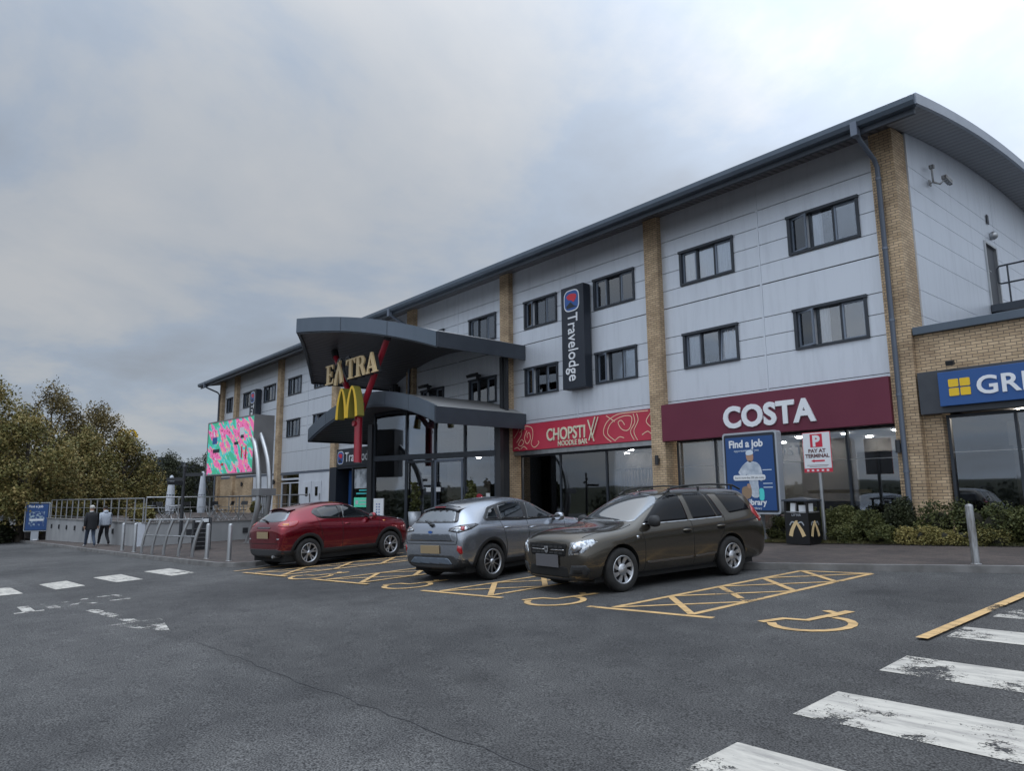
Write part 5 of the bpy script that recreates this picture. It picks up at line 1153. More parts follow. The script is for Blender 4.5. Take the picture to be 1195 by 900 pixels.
    mb = MB(); mb.tube([(-2.03, .0, 1.035), (-2.035, .02, 1.06), (-1.96, .28, 1.12)], [.03, .02, .008], 8); mb.lathe([(.0, -.03), (.045, -.02), (.05, .02), (0, .03)], (-2.035, 0, 1.045), n=12); mb.build('rear_wiper', 'plastic', r_)
    for sd_ in (1, -1):
        D = (.80, -.60*sd_, 0)
        tl = patch('tail_light', [(-2.07, .50*sd_, .93), (-2.03, .74*sd_, .90), (-1.80, .84*sd_, .955), (-1.62, .86*sd_, 1.03), (-1.70, .84*sd_, 1.055), (-1.98, .72*sd_, 1.035), (-2.06, .52*sd_, .985)], D, bvh, 'lamp_dark', r_, off=.006)[0]
        patch('lamp_lens', [(-2.06, .54*sd_, .94), (-2.02, .73*sd_, .92), (-1.82, .82*sd_, .965), (-1.84, .80*sd_, 1.02), (-2.0, .68*sd_, 1.01), (-2.06, .55*sd_, .97)], D, bvh, 'lamp_clear', tl, off=.010)
        patch('lamp_red_lens', [(-1.99, .75*sd_, .945), (-1.93, .79*sd_, .945), (-1.91, .78*sd_, 1.01), (-1.97, .73*sd_, 1.01)], D, bvh, 'lamp_red', tl, off=.013)
        patch('lamp_divider', [(-2.06, .56*sd_, .962), (-1.98, .76*sd_, .962), (-1.98, .76*sd_, .974), (-2.06, .56*sd_, .974)], D, bvh, 'lamp_dark', tl, off=.013)
        patch('reflector', [(-2.05, .70*sd_, .60), (-2.02, .76*sd_, .52), (-1.99, .79*sd_, .54), (-2.0, .78*sd_, .66), (-2.04, .72*sd_, .68)], (.86, -.5*sd_, 0), bvh, 'lamp_red', r_, off=.008)
        patch('headlight', [(1.98, .55*sd_, .90), (1.70, .78*sd_, .96), (1.50, .80*sd_, 1.02), (1.55, .70*sd_, 1.06), (1.9, .52*sd_, 1.0)], (-.4, -.45*sd_, -.8), bvh, 'lamp_clear', r_, off=.006)
    # tailgate recess, lower diffuser
    patch('tailgate_panel', [(-2.1, y, z) for y, z in roundpoly([(-.60, .76), (.60, .76), (.56, .89), (-.56, .89)], .03)], (1, 0, 0), bvh, 'tailgate_grey', r_, off=.004)
    patch('diffuser', [(-2.1, y, z) for y, z in roundpoly([(-.60, .34), (.60, .34), (.48, .455), (-.48, .455)], .05)], (1, 0, 0), bvh, 'fascia', r_, off=.012)
    patch('lower_bumper', [(-2.1, y, z) for y, z in [(-.78, .33), (.78, .33), (.80, .42), (.60, .50), (-.60, .50), (-.80, .42)]], (1, 0, 0), bvh, 'plastic', r_, off=.006)
    for z, w in ((.755, .66), (.70, .70)): lineseg('tailgate_gap', [(-2.1, -w, z), (-2.1, w, z)], .010, (1, 0, 0), bvh, 'gap', r_)
    for sd_ in (1, -1): lineseg('tailgate_gap', [(-2.1, .70*sd_, .70), (-2.1, .73*sd_, .80), (-2.0, .70*sd_, .92)], .010, (1, 0, 0), bvh, 'gap', r_)
    plate(r_, bvh, (-4, 0, .60), (1, 0, 0), .53, .15, 'plate_brown')
    text('model_badge', '', .05, (0, 0, 0), FRONT, 'chrome') if False else None
    p, _n = hit(bvh, (-4, 0, .905), (1, 0, 0)); mb = MB(); mb.add([(p.x-.008, .06*math.cos(t), .915+.026*math.sin(t)) for t in [2*PI*k/18 for k in range(18)]], [tuple(range(18))]); mb.build('badge', 'blue_logo', r_)
    for pts in ([(1.0, .96), (.92, .75), (.90, .40)], [(-.19, 1.04), (-.21, .7), (-.22, .36)], [(-1.0, 1.08), (-.93, .85), (-.86, .62), (-.84, .36)]):
        lineseg('panel_gap', [(x, 1, z) for x, z in smoothpoly(pts, 4, False)], .009, SD, bvh, 'gap', r_, mirror=True)
    ring_trim(r_, 1.294, .345, .385, .88, bvh, 'plastic', .06); ring_trim(r_, -1.294, .345, .385, .88, bvh, 'plastic', .06)
    patch('sill_trim', [(x, 1, z) for x, z in [(-.86, .27), (.88, .27), (.88, .36), (-.86, .36)]], SD, bvh, 'plastic', r_, mirror=True, off=.008)
    handles(r_, bvh, [(-.06, .89), (-.84, .93)], 'paint_silver'); make_mirror(r_, .66, .84, 1.06, 'paint_silver', bvh)
    for ax, sdn in ((1.294, 1), (1.294, -1), (-1.294, 1), (-1.294, -1)): make_wheel(r_, (ax, sdn*.79, .335), sdn, .335, .228, .20, 'ten')
    underbody(r_, -1.85, 1.9, .72)
    mb = MB(); mb.lathe([(.02, 0), (.014, .04), (0, .05)], (-1.2, 0, 1.455), n=8); mb.build('aerial', 'plastic', r_)
    return r_
plain('window_black', (.006, .006, .007), .06, coat=.6); carpaint('tailgate_grey', (.13, .145, .17), .6)
crossover()

# --- red crossover -----------------------------------------------------------
def hatchback():
    r_ = car_root('compact_crossover_car', 'dark red compact crossover car parked nearest the video screen', 'car', (-18.5, 9.14), R(98)); r_.scale = (1.03, 1.03, 1.05)
    ST = [(2.07, 0.28, 0.48, 0.36, 0.56, 0.52, 0.56, 0.7, 0.5, 0.84, 0.36, 0.9, 0.92),
          (1.97, 0.24, 0.68, 0.31, 0.76, 0.52, 0.75, 0.76, 0.68, 0.92, 0.46, 0.97, 0.99),
          (1.72, 0.22, 0.79, 0.29, 0.855, 0.55, 0.845, 0.82, 0.76, 1, 0.52, 1.04, 1.06),
          (1.265, 0.22, 0.82, 0.29, 0.879, 0.58, 0.906, 0.89, 0.8, 1.07, 0.56, 1.1, 1.12),
          (0.98, 0.22, 0.79, 0.29, 0.854, 0.57, 0.881, 0.9, 0.79, 1.07, 0.66, 1.12, 1.15),
          (0.66, 0.22, 0.78, 0.29, 0.834, 0.56, 0.871, 0.91, 0.79, 1.06, 0.68, 1.21, 1.25),
          (0.22, 0.22, 0.78, 0.29, 0.829, 0.56, 0.866, 0.92, 0.79, 1.06, 0.62, 1.43, 1.49),
          (-0.15, 0.22, 0.78, 0.29, 0.829, 0.56, 0.866, 0.93, 0.79, 1.07, 0.585, 1.51, 1.57),
          (-0.65, 0.22, 0.79, 0.29, 0.839, 0.57, 0.876, 0.96, 0.8, 1.1, 0.57, 1.49, 1.56),
          (-1.1, 0.22, 0.81, 0.3, 0.874, 0.6, 0.909, 1.01, 0.82, 1.14, 0.55, 1.43, 1.5),
          (-1.45, 0.23, 0.81, 0.31, 0.872, 0.6, 0.906, 1.02, 0.81, 1.15, 0.53, 1.37, 1.44),
          (-1.6, 0.24, 0.79, 0.32, 0.856, 0.6, 0.888, 1.01, 0.79, 1.13, 0.54, 1.3, 1.36),
          (-1.88, 0.26, 0.75, 0.34, 0.809, 0.6, 0.836, 0.96, 0.74, 1.04, 0.58, 1.1, 1.12),
          (-1.98, 0.28, 0.7, 0.37, 0.764, 0.6, 0.786, 0.91, 0.69, 0.97, 0.54, 1.01, 1.03),
          (-2.02, 0.32, 0.6, 0.42, 0.68, 0.58, 0.67, 0.76, 0.6, 0.86, 0.42, 0.9, 0.91)]
    b, bvh = body_mesh(ST, [(1.265, .395, .35), (-1.265, .395, .35)], ['paint_red', 'plastic'], .35)
    b.parent = r_; SD = (0, -1, 0)
    g = lambda n, p, rr=.03, m_='car_glass', **k: patch(n, S(p, 1, rr), SD, bvh, m_, r_, mirror=True, **k)
    g('window_surround', [(.78, 1.09), (.26, 1.38), (-.05, 1.455), (-.60, 1.455), (-.98, 1.385), (-1.10, 1.29), (-.96, 1.16), (-.80, 1.13)], .06, 'window_black', off=.003, step=.08)
    g('side_window', [(.66, 1.11), (.26, 1.345), (-.02, 1.42), (-.16, 1.42), (-.20, 1.11)], .03, off=.006)
    g('side_window', [(-.30, 1.12), (-.27, 1.42), (-.60, 1.42), (-.90, 1.36), (-.84, 1.16)], .04, off=.006)
    patch('windscreen', [(.92, -.58, 1), (.98, 0, 1), (.92, .58, 1), (.24, .55, 1), (.2, 0, 1), (.24, -.55, 1)], (0, 0, -1), bvh, 'windscreen', r_, step=.08)
    patch('rear_window', [(-2, y, z) for y, z in smoothpoly([(-.56, 1.12), (0, 1.10), (.56, 1.12), (.60, 1.18), (.44, 1.34), (.26, 1.40), (-.26, 1.40), (-.44, 1.34), (-.60, 1.18)], 3)], (1, 0, 0), bvh, 'windscreen', r_, step=.07, off=.005)
    mb = MB(); vs = []
    for i in range(13):
        y = -.50+1.0*i/12; z = 1.452-.06*(y/.5)**2; vs += [(-1.40, y*.92, z+.004), (-1.60, y*.88, z-.022), (-1.60, y*.88, z-.036), (-1.42, y*.92, z-.06)]
    mb.add(vs, [(i*4+k, i*4+(k+1) % 4, (i+1)*4+(k+1) % 4, (i+1)*4+k) for i in range(12) for k in range(4)]); mb.build('spoiler', 'paint_red', r_)
    mb = MB(); mb.tube([(-1.92, .0, 1.12), (-1.90, .1, 1.16), (-1.85, .34, 1.165)], [.03, .018, .008], 8); mb.build('rear_wiper', 'plastic', r_)
    for sd_ in (1, -1):
        D = (.72, -.69*sd_, -.1)
        tl = patch('tail_light', smoothpoly([(-1.93, .58*sd_, 1.00), (-1.80, .78*sd_, .97), (-1.62, .84*sd_, 1.00), (-1.50, .80*sd_, 1.10), (-1.72, .76*sd_, 1.12), (-1.90, .60*sd_, 1.10)], 3), D, bvh, 'lamp_red', r_, off=.010)[0]
        patch('lamp_lens', [(-1.86, .66*sd_, 1.02), (-1.76, .78*sd_, 1.01), (-1.76, .77*sd_, 1.06), (-1.86, .66*sd_, 1.06)], D, bvh, 'lamp_amber', tl, off=.014)
        patch('reflector', [(-1.98, .60*sd_, .70), (-1.96, .70*sd_, .70), (-1.96, .70*sd_, .72), (-1.98, .60*sd_, .72)], (1, -.3*sd_, 0), bvh, 'lamp_clear', r_, off=.006)
        patch('headlight', smoothpoly([(1.88, .50*sd_, 1.0), (1.62, .66*sd_, 1.03), (1.36, .72*sd_, 1.09), (1.42, .64*sd_, 1.1), (1.75, .48*sd_, 1.05)], 3), (-.25, -.2*sd_, -.9), bvh, 'lamp_clear', r_, off=.012)
        lineseg('tail_gap', [(-2, .62*sd_, .95), (-2, .64*sd_, .78), (-2, .60*sd_, .62)], .010, (1, 0, 0), bvh, 'gap', r_)
    patch('lower_bumper', [(-2.1, y, z) for y, z in [(-.78, .30), (.78, .30), (.82, .42), (.60, .47), (-.60, .47), (-.82, .42)]], (1, 0, 0), bvh, 'plastic', r_, off=.006)
    lineseg('bumper_crease', [(-2.1, -.66, .60), (-2.1, .66, .60)], .012, (1, 0, 0), bvh, 'gap', r_)
    lineseg('tailgate_trim', [(-2.1, -.30, .97), (-2.1, .30, .97)], .035, (1, 0, 0), bvh, 'lamp_dark', r_, off=.012)
    plate(r_, bvh, (-4, 0, .80), (1, 0, 0), .52, .16, 'plate_brown')
    mb = MB(); mb.tube([(-2.04, -.48, .30), (-1.8, -.48, .30)], .035, 12); mb.build('exhaust', 'steel', r_)
    for pts in ([(.96, 1.03), (.88, .80), (.86, .40)], [(-.25, 1.12), (-.25, .7), (-.24, .38)], [(-1.0, 1.18), (-.93, .95), (-.86, .68), (-.82, .38)]):
        lineseg('panel_gap', [(x, 1, z) for x, z in smoothpoly(pts, 4, False)], .009, SD, bvh, 'gap', r_, mirror=True)
    ring_trim(r_, 1.265, .35, .395, .88, bvh, 'plastic', .07); ring_trim(r_, -1.265, .35, .395, .88, bvh, 'plastic', .07)
    patch('sill_trim', [(x, 1, z) for x, z in [(-.84, .30), (.86, .30), (.86, .41), (-.84, .41)]], SD, bvh, 'plastic', r_, mirror=True, off=.008)
    handles(r_, bvh, [(-.10, .97)], 'paint_red'); make_mirror(r_, .62, .82, 1.13, 'paint_red', bvh)
    for ax, sdn in ((1.265, 1), (1.265, -1), (-1.265, 1), (-1.265, -1)): make_wheel(r_, (ax, sdn*.785, .345), sdn, .345, .225, .205, 'double')
    lineseg('side_repeater', [(1.12, 1, .98), (1.04, 1, .985)], .03, SD, bvh, 'lamp_amber', r_, mirror=True, off=.008)
    mb = MB(); mb.lathe([(.02, 0), (.014, .04), (0, .05)], (-1.0, 0, 1.49), n=8); mb.build('aerial', 'plastic', r_)
    underbody(r_, -1.85, 1.85, .72)
    return r_
hatchback()

# ------------------------------------------------------------------ terrace on the left
TZ = -.95
mb = MB(); tp = [(-60, 5.95), (-47.4, 6.35), (-32.45, 7.6), (-31.7, 12.4), (-37, 14), (-37, 18.9), (-60, 18.9)]
mb.prism(tp, 'Z', -3.2, TZ); tag(mb.build('terrace', 'pavers'), kind='structure')
wallr = thing('terrace_retaining_wall', 'pale grey concrete wall holding up the cafe terrace behind the steel posts', 'retaining wall', (-36, 7.2, -2))
WL = [(-47.6, 6.25), (-32.4, 7.5), (-31.6, 12.45), (-37, 14.05), (-37.0, 17.3)]
for i, (a, b) in enumerate(zip(WL, WL[1:])):
    a_, b_ = Vector(a), Vector(b); d = (b_-a_).normalized(); n_ = Vector((d.y, -d.x))*.09
    mb = MB(); q = [a_-d*.0+n_, b_+n_, b_-n_, a_-n_]; mb.prism([tuple(v) for v in q], 'Z', -3.2, -.93); o = mb.build('wall_run', 'concrete', wallr); o.matrix_parent_inverse = Matrix.Translation((36, -7.2, 2))
    mb = MB(); n2 = n_*1.4; q = [a_+n2-d*.05, b_+n2+d*.05, b_-n2+d*.05, a_-n2-d*.05]; mb.prism([tuple(v) for v in q], 'Z', -.926+.002*i, -.875+.002*i); o = mb.build('coping', 'kerb', wallr); o.matrix_parent_inverse = Matrix.Translation((36, -7.2, 2))
mb = MB(); mb.obox((-32.42, 7.46, -1.5), (.14, .0, 0), (0, .14, 0), (0, 0, .62)); mb.obox((-39, 6.87, -1.55), (.02, 0, 0), (0, .1, 0), (0, 0, .65)); o = mb.build('pilaster', 'white_panel', wallr); o.matrix_parent_inverse = Matrix.Translation((36, -7.2, 2))
mb = MB()
for k in range(9):
    t = .08+.1*k; p = Vector(WL[0]).lerp(Vector(WL[1]), t); mb.box(p.x-.06, p.x+.06, p.y-.15, p.y-.05, -1.42, -1.2)
for t in (.35, .8):
    p = Vector(WL[1]).lerp(Vector(WL[2]), t); mb.box(p.x+.05, p.x+.15, p.y-.1, p.y+.1, -1.42, -1.2)
o = mb.build('brick_light', 'black', wallr); o.matrix_parent_inverse = Matrix.Translation((36, -7.2, 2))
def railing(pts, z0, z1, step, label, name='terrace_railing'):
    c = pts[0]; r_ = thing(name, label, 'railing', (c[0], c[1], z0)); off = Vector((-c[0], -c[1], -z0))
    def B(mb, n_, m_='steel'):
        o = mb.build(n_, m_, r_); o.matrix_parent_inverse = Matrix.Translation(off)
    mb = MB(); mb.tube([(x, y, z1) for x, y in pts], .026, 8); B(mb, 'top_rail')
    for zz in (z0+.12, (z0+z1)/2+.08):
        mb = MB(); mb.tube([(x, y, zz) for x, y in pts], .012, 6); B(mb, 'wire')
    for a, b in zip(pts, pts[1:]):
        a_, b_ = Vector(a), Vector(b); n_ = max(1, round((b_-a_).length/step))
        for k in range(n_+(b == pts[-1])):
            p = a_.lerp(b_, k/n_); mb = MB(); mb.box(p.x-.022, p.x+.022, p.y-.022, p.y+.022, z0, z1-.02); B(mb, 'post')
railing([(-47.5, 6.3), (-32.4, 7.52)], -.88, .10, 1.05, 'long steel railing along the terrace wall behind the two walking people')
railing([(-32.35, 7.6), (-31.62, 12.4), (-36.9, 14.0)], -.88, .14, 1.2, 'steel railing round the terrace corner behind the curved screen posts')
railing([(-50, 16.9), (-37.2, 16.9)], TZ, .26, 1.4, 'steel railing in front of the white doors by the brick pier')
def umbrella(x, y, h, label):
    r_ = thing('closed_parasol', label, 'parasol', (x, y, TZ), 0, 'closed grey parasols on the terrace')
    mb = MB(); n_ = 16; prof = [(.15, .35), (.185, .55), (.165, 1.1), (.125, 1.7), (.085, h-.12), (.045, h-.02), (0, h)]
    vs = [];
    for r0, z in prof:
        for k in range(n_): a = 2*PI*k/n_; rr = r0*(1+.16*math.cos(8*a)); vs.append((rr*math.cos(a), rr*math.sin(a), z))
    mb.add(vs, [(i*n_+k, i*n_+(k+1) % n_, (i+1)*n_+(k+1) % n_, (i+1)*n_+k) for i in range(len(prof)-1) for k in range(n_)], smooth=True); mb.build('canopy', 'umbrella_cloth', r_)
    mb = MB(); mb.tube([(0, 0, 0), (0, 0, .5)], .025, 8); mb.build('pole', 'steel', r_); mb = MB(); mb.box(-.3, .3, -.3, .3, 0, .07); mb.build('base', 'concrete', r_, bevel=.02)
    mb = MB(); mb.tube([(.0, 0, 1.2), (0, 0, 1.24)], .17, 14); mb.build('strap', 'frame_light', r_)
umbrella(-36.1, 9.5, 2.14, 'closed grey parasol left of the black signpost'); umbrella(-36.4, 11.0, 2.36, 'closed grey parasol between the black signpost and the video screen')
def cafe_chair():
    r_ = thing('folding_chair', 'steel folding cafe chair with crossed legs on the terrace', 'chair', (0, 0, TZ), 0, 'folding cafe chairs on the terrace')
    for y in (-.2, .2):
        mb = MB(); mb.tube([(-.25, y, .0), (.22, y, .47), (.30, y, .52)], .014, 6); mb.build('leg', 'steel', r_)
        mb = MB(); mb.tube([(.25, y*.9, .0), (-.2, y*.9, .47), (-.30, y*.9, .9)], .014, 6); mb.build('leg', 'steel', r_)
    mb = MB(); mb.box(-.2, .24, -.2, .2, .455, .48); mb.build('seat', 'plastic', r_, bevel=.008); mb = MB(); mb.obox((-.27, 0, .8), (.01, 0, .0), (0, .2, 0), (-.02, 0, .09)); mb.build('backrest', 'plastic', r_)
    return r_
ch = cafe_chair(); random.seed(8)
cp = [(-33.3, 8.6, 1.0), (-33.9, 9.6, 2.8), (-33.4, 10.6, .2), (-34.6, 11.6, 4), (-35.0, 9.0, 2), (-35.6, 12.6, 5.2), (-38.0, 9.2, 3.5), (-37.4, 12.2, .6)]
for i, (x, y, a) in enumerate(cp):
    c = ch if i == 0 else copy_tree(ch); c.location = (x, y, TZ); c.rotation_euler = (0, 0, a)
def cafe_table(): 
    r_ = thing('folding_table', 'round steel cafe table with crossed legs on the terrace', 'table', (0, 0, TZ), 0, 'folding cafe tables on the terrace')
    mb = MB(); mb.lathe([(0, .70), (.33, .70), (.34, .71), (.34, .725), (.33, .73), (0, .73)], n=28); mb.build('table_top', 'steel', r_)
    for y in (-.18, .18): mb = MB(); mb.tube([(-.3, y, 0), (.27, y, .7)], .015, 6); mb.build('leg', 'steel', r_); mb = MB(); mb.tube([(.3, y*.8, 0), (-.27, y*.8, .7)], .015, 6); mb.build('leg', 'steel', r_)
    return r_
tb = cafe_table()
for i, (x, y) in enumerate([(-33.8, 9.1), (-34.4, 10.9), (-36.8, 8.7), (-38.4, 10.6)]):
    c = tb if i == 0 else copy_tree(tb); c.location = (x, y, TZ); c.rotation_euler = (0, 0, i*1.1)

# ------------------------------------------------------------------ street furniture
def bollard(x, y, label, worn=False):
    r_ = thing('bollard', label, 'bollard', onground(x, y, KH), 0, 'stainless steel bollards along the kerb')
    mb = MB(); mb.lathe([(.062, 0), (.062, .97), (.055, 1.0), (.03, 1.015), (0, 1.02)], n=20); mb.build('tube', 'steel_worn' if worn else 'steel', r_)
    mb = MB(); mb.lathe([(.085, 0), (.085, .012), (.064, .014)], n=20); mb.build('base_collar', 'steel_worn', r_)
    return r_
b = bollard(-4.41, 14.12, 'scuffed steel bollard standing alone in front of the right hand hedge', True); b.rotation_euler = (0, R(-1), 0)
bollard(-20.47, 7.0, 'steel bollard nearest the red car, right of its pair'); bollard(-22.12, 6.92, 'steel bollard between the curved rack and the one nearest the red car')
bollard(-28.59, 6.42, 'steel bollard immediately left of the curved steel rack'); bollard(-30.24, 6.38, 'steel bollard closest to the two walking people')
noisy('cabinet_grey', (.16, .16, .165), (.21, .21, .215), scale=.8, rough=.5)
# curved rack
rk = thing('curved_fin_rack', 'rack of five curved steel fins joined by two rails at the kerb', 'rack', onground(-25, 6.5, KH)); ro = Vector(rk.location)
fins = [(-27.27, 6.35), (-26.3, 6.45), (-25.3, 6.55), (-24.1, 6.68), (-23.1, 6.80)]
ld = Vector((.45, .12, 0))
for x, y in fins:
    b0 = Vector(onground(x, y, KH))-ro; mb = MB(); prev = []
    n_ = 12; sd_ = Vector((-.12, .99, 0)); vs = []
    for i in range(n_+1):
        t = i/n_; c = b0+ld*(t**1.8)+Vector((0, 0, 1.18*t-.04*t*t)); wd = .22-.09*t; tn = Vector((ld.x*1.8*(t**.8 if t > 0 else 0), 0, 1.15)).normalized(); pr = Vector((tn.z, 0, -tn.x))
        for a_, b_ in ((-1, -1), (1, -1), (1, 1), (-1, 1)): vs.append(c+pr*wd/2*a_+sd_*.02*b_)
    mb.add(vs, [(i*4+k, i*4+(k+1) % 4, (i+1)*4+(k+1) % 4, (i+1)*4+k) for i in range(n_) for k in range(4)]+[(3, 2, 1, 0), (n_*4, n_*4+1, n_*4+2, n_*4+3)]); mb.build('fin', 'steel', rk)
for t, h_ in ((1.0, 1.14), (.55, .62)):
    mb = MB(); mb.tube([Vector(onground(x, y, KH))-ro+ld*(t**1.8)+Vector((0, 0, h_)) for x, y in fins], .024, 8); mb.build('rail', 'steel', rk)
lr = thing('leaflet_rack', 'black leaflet rack with wire shelves and a white heading by the terrace wall', 'rack', onground(-26.6, 8.1, KH))
mb = MB(); mb.box(-.28, .28, .12, .3, 0, 1.12); mb.box(-.30, -.26, -.2, .3, 0, 1.12); mb.box(.26, .30, -.2, .3, 0, 1.12); mb.build('case', 'black', lr)
for k in range(5): mb = MB(); mb.box(-.255, .255, .02, .1, .12+k*.15, .135+k*.15); mb.build('shelf', 'cabinet_grey', lr)
mb = MB(); mb.box(-.22, .22, .08, .115, .96, 1.08); mb.build('heading', 'sign_white', lr); lr.rotation_euler = (0, 0, R(78))
# black fingerpost
fp = thing('finger_post', 'tall black finger signpost between the closed parasols', 'signpost', onground(-29.3, 8.15, KH))
mb = MB(); mb.tube([(0, 0, 0), (0, 0, 3.05)], [.07, .05], 12); mb.lathe([(.08, 3.05), (.05, 3.12), (0, 3.2)], n=12); mb.build('post', 'black', fp)
for z, a in ((2.75, 40), (2.58, 215), (2.42, 300)):
    d = Vector((math.cos(R(a)), math.sin(R(a)), 0)); mb = MB(); mb.obox(Vector((0, 0, z))+d*.42, d*.36, Vector((-d.y, d.x, 0))*.015, Vector((0, 0, .065))); mb.build('finger', 'black', fp)
# LED screen
a0 = R(4.8)
ls = thing('video_screen', 'large video screen with pink and green picture on two curved steel posts', 'video screen', onground(-30.2, 10.7, KH)); z0 = ls.location[2]
lsr = bpy.data.objects.new('screen_cabinet', None)
bpy.data.objects.remove(lsr)
sx_, sz0, sz1 = -33.9+30.2, 1.15-z0, 3.46-z0
mb = MB(); mb.box(-3.75, .98, .01, .85, sz0-.06, sz1+.06); mb.box(-3.75, .98, -.03, .01, sz1+.005, sz1+.06); mb.box(-3.75, .98, -.03, .01, sz0-.06, sz0-.005); mb.box(-3.75, -3.70, -.03, .01, sz0-.005, sz1+.005); mb.box(.93, .98, -.03, .01, sz0-.005, sz1+.005)
cbn = mb.build('cabinet', 'steel_cab', ls) if False else None
cbn = mb.build('cabinet', 'cabinet_grey', ls)
mb = MB(); mb.box(-3.69, .92, -.012, .008, sz0, sz1); scr = mb.build('display', 'led_screen', ls)
rnd = random.Random(4)
for (x, z, w, h_, m_) in ((-3.2, sz0+1.35, .5, .3, 'blue_logo'), (-3.1, sz0+.95, .7, .16, 'navy'), (-.4, sz0+1.55, .42, .36, 'sign_white'), (-.3, sz0+1.45, .3, .14, 'navy'), (-.9, sz0+1.2, .4, .12, 'navy'), (-2.2, sz0+.35, .3, .1, 'sign_red'), (-.2, sz0+.6, .12, .5, 'sign_red'), (.2, sz0+.55, .12, .55, 'sign_red'), (-.7, sz0+.3, .3, .18, 'sign_white')):
    mb = MB(); mb.box(x, x+w, -.0165, -.0125, z, z+h_); mb.build('screen_graphic', m_, scr)
for pts, r0 in (([(1.25, -.22, .0), (1.80, -.22, .9), (1.98, -.20, 1.6), (1.92, -.18, 2.4), (1.65, -.12, 3.2), (1.20, -.05, 3.9), (.85, .0, 4.2)], .105), ([(1.55, .15, .0), (1.95, .15, .9), (2.2, .15, 2.0), (2.0, .18, 3.0), (1.6, .22, 3.7), (.90, .30, 4.42)], .105)):
    mb = MB(); mb.tube(smoothpoly(pts, 5, False), r0, 14); mb.build('curved_post', 'steel', ls)
mb = MB(); mb.box(1.75, 2.38, -.38, .34, 1.86, 2.14); mb.build('clamp_box', 'cabinet_grey', ls, bevel=.01)
mb = MB(); mb.box(1.0, 1.55, -.3, .1, -.1, .02); mb.build('base_plate', 'steel_worn', ls)
ls.rotation_euler = (0, 0, a0)

# free standing advertising panels
def ad_panel(loc, rz, label, detail):
    r_ = thing('advertising_panel', label, 'advertising board', loc, rz, 'freestanding lit blue advertising boards')
    z0, z1, w = .82, 2.98, .80
    fr = roundpoly([(-w, z0), (w, z0), (w, z1), (-w, z1)], .09, 5)
    mb = MB(); mb.prism(fr, 'Y', -.10, .14); h_ = mb.build('housing', 'steel_light', r_)
    mb = MB(); mb.prism(roundpoly([(-w+.05, z0+.05), (w-.05, z0+.05), (w-.05, z1-.05), (-w+.05, z1-.05)], .06, 4), 'Y', -.108, -.101); mb.build('bezel', 'navy', h_)
    mb = MB(); mb.box(-w+.10, w-.10, -.116, -.1085, z0+.10, z1-.13); po = mb.build('poster', 'poster_blue', h_)
    mb = MB(); mb.prism([(-.28, -.02), (.28, -.02), (.20, .30), (.20, z0), (-.30, z0), (-.30, .30)], 'Y', -.08, .12); mb.build('leg', 'steel_light', r_)
    mb = MB(); mb.box(-.14, .14, -.125, -.085, .04, .24); mb.build('base_box', 'sign_white', r_)
    if detail:
        def T(s, sz, x, z, m_='poster_pale', b=.004, sx=1): text('poster_text', s, sz, (x, -.118, z), FRONT, m_, po, .002, b, sx=sx)
        T('Find a job', .27, -.60, z1-.40, 'sign_white', .010, .95)
        T('opportunities for you', .085, -.45, z1-.52, 'poster_pale', .0, 1)
        # figure in white with a parcel and a caption strip
        def F(pts, m_, y0=.0): mb = MB(); mb.prism(smoothpoly(pts, 3), 'Y', -.122-y0, -.118-y0); mb.build('poster_picture', m_, po)
        F([(-.02, 2.18), (.08, 2.2), (.12, 2.3), (.10, 2.42), (.02, 2.46), (-.07, 2.42), (-.09, 2.3)], 'skin'); F([(-.09, 2.38), (-.02, 2.36), (.1, 2.38), (.12, 2.44), (.04, 2.50), (-.08, 2.46)], 'poster_pale', .003)
        F([(-.05, 2.2), (.06, 2.2), (.24, 2.14), (.33, 1.98), (.36, 1.72), (.28, 1.68), (.24, 1.86), (.22, 1.6), (.23, 1.28), (.02, 1.28), (-.03, 1.62), (-.10, 1.86), (-.20, 1.78), (-.34, 1.90), (-.30, 1.98), (-.2, 2.1)], 'poster_cloth'); F([(-.24, 1.52), (-.02, 1.54), (.02, 1.38), (-.04, 1.24), (-.2, 1.22), (-.27, 1.34)], 'parcel', .003); F([(-.10, 1.60), (-.02, 1.60), (.0, 1.50), (-.08, 1.50)], 'skin', .006)
        mb = MB(); mb.prism(roundpoly([(-.50, 1.70), (.44, 1.70), (.44, 1.84), (-.50, 1.84)], .06, 4), 'Y', -.130, -.126); mb.build('caption_strip', 'sign_white', po)
        text('poster_text', 'Search more than 500 jobs today', .072, (-.45, -.131, 1.745), FRONT, 'navy', po, .001, .0, sx=.88)
        F([(.24, 1.20), (.36, 1.20), (.36, 1.46), (.24, 1.46)], 'teal')
        T('Library', .21, -.18, .98+.08, 'sign_white', .006); mb = MB(); mb.obox((-.25, -.12, 1.28), (.07, 0, .05), (0, .002, 0), (-.03, 0, .05)); mb.build('poster_picture', 'sign_white', po)
        T('library.example' if False else 'jobs at your library', .075, -.30, .95, 'sign_white', 0)
        for z in (1.95, 1.6, 1.5): mb = MB(); mb.box(.36, .62, -.119, -.117, z, z+.02); mb.build('poster_text', 'poster_pale', po)
    else:
        noisy('poster_mixed', (.02, .06, .2), (.35, .45, .5), scale=6, rough=.4, p0=.45, p1=.6)
        mb = MB(); mb.box(-.5, .5, -.12, -.117, 1.2, 2.3); mb.build('poster_picture', 'poster_mixed', po); mb = MB(); mb.box(-.45, .45, -.123, -.1205, 1.6, 1.75); mb.build('caption_strip', 'sign_white', po)
        text('poster_text', 'Find a job', .25, (-.58, -.118, z1-.38), FRONT, 'sign_white', po, .002, .01, sx=.95)
    return r_
plain('parcel', (.28, .19, .12), .6); noisy('poster_cloth', (.34, .40, .48), (.66, .70, .75), scale=5, rough=.5)
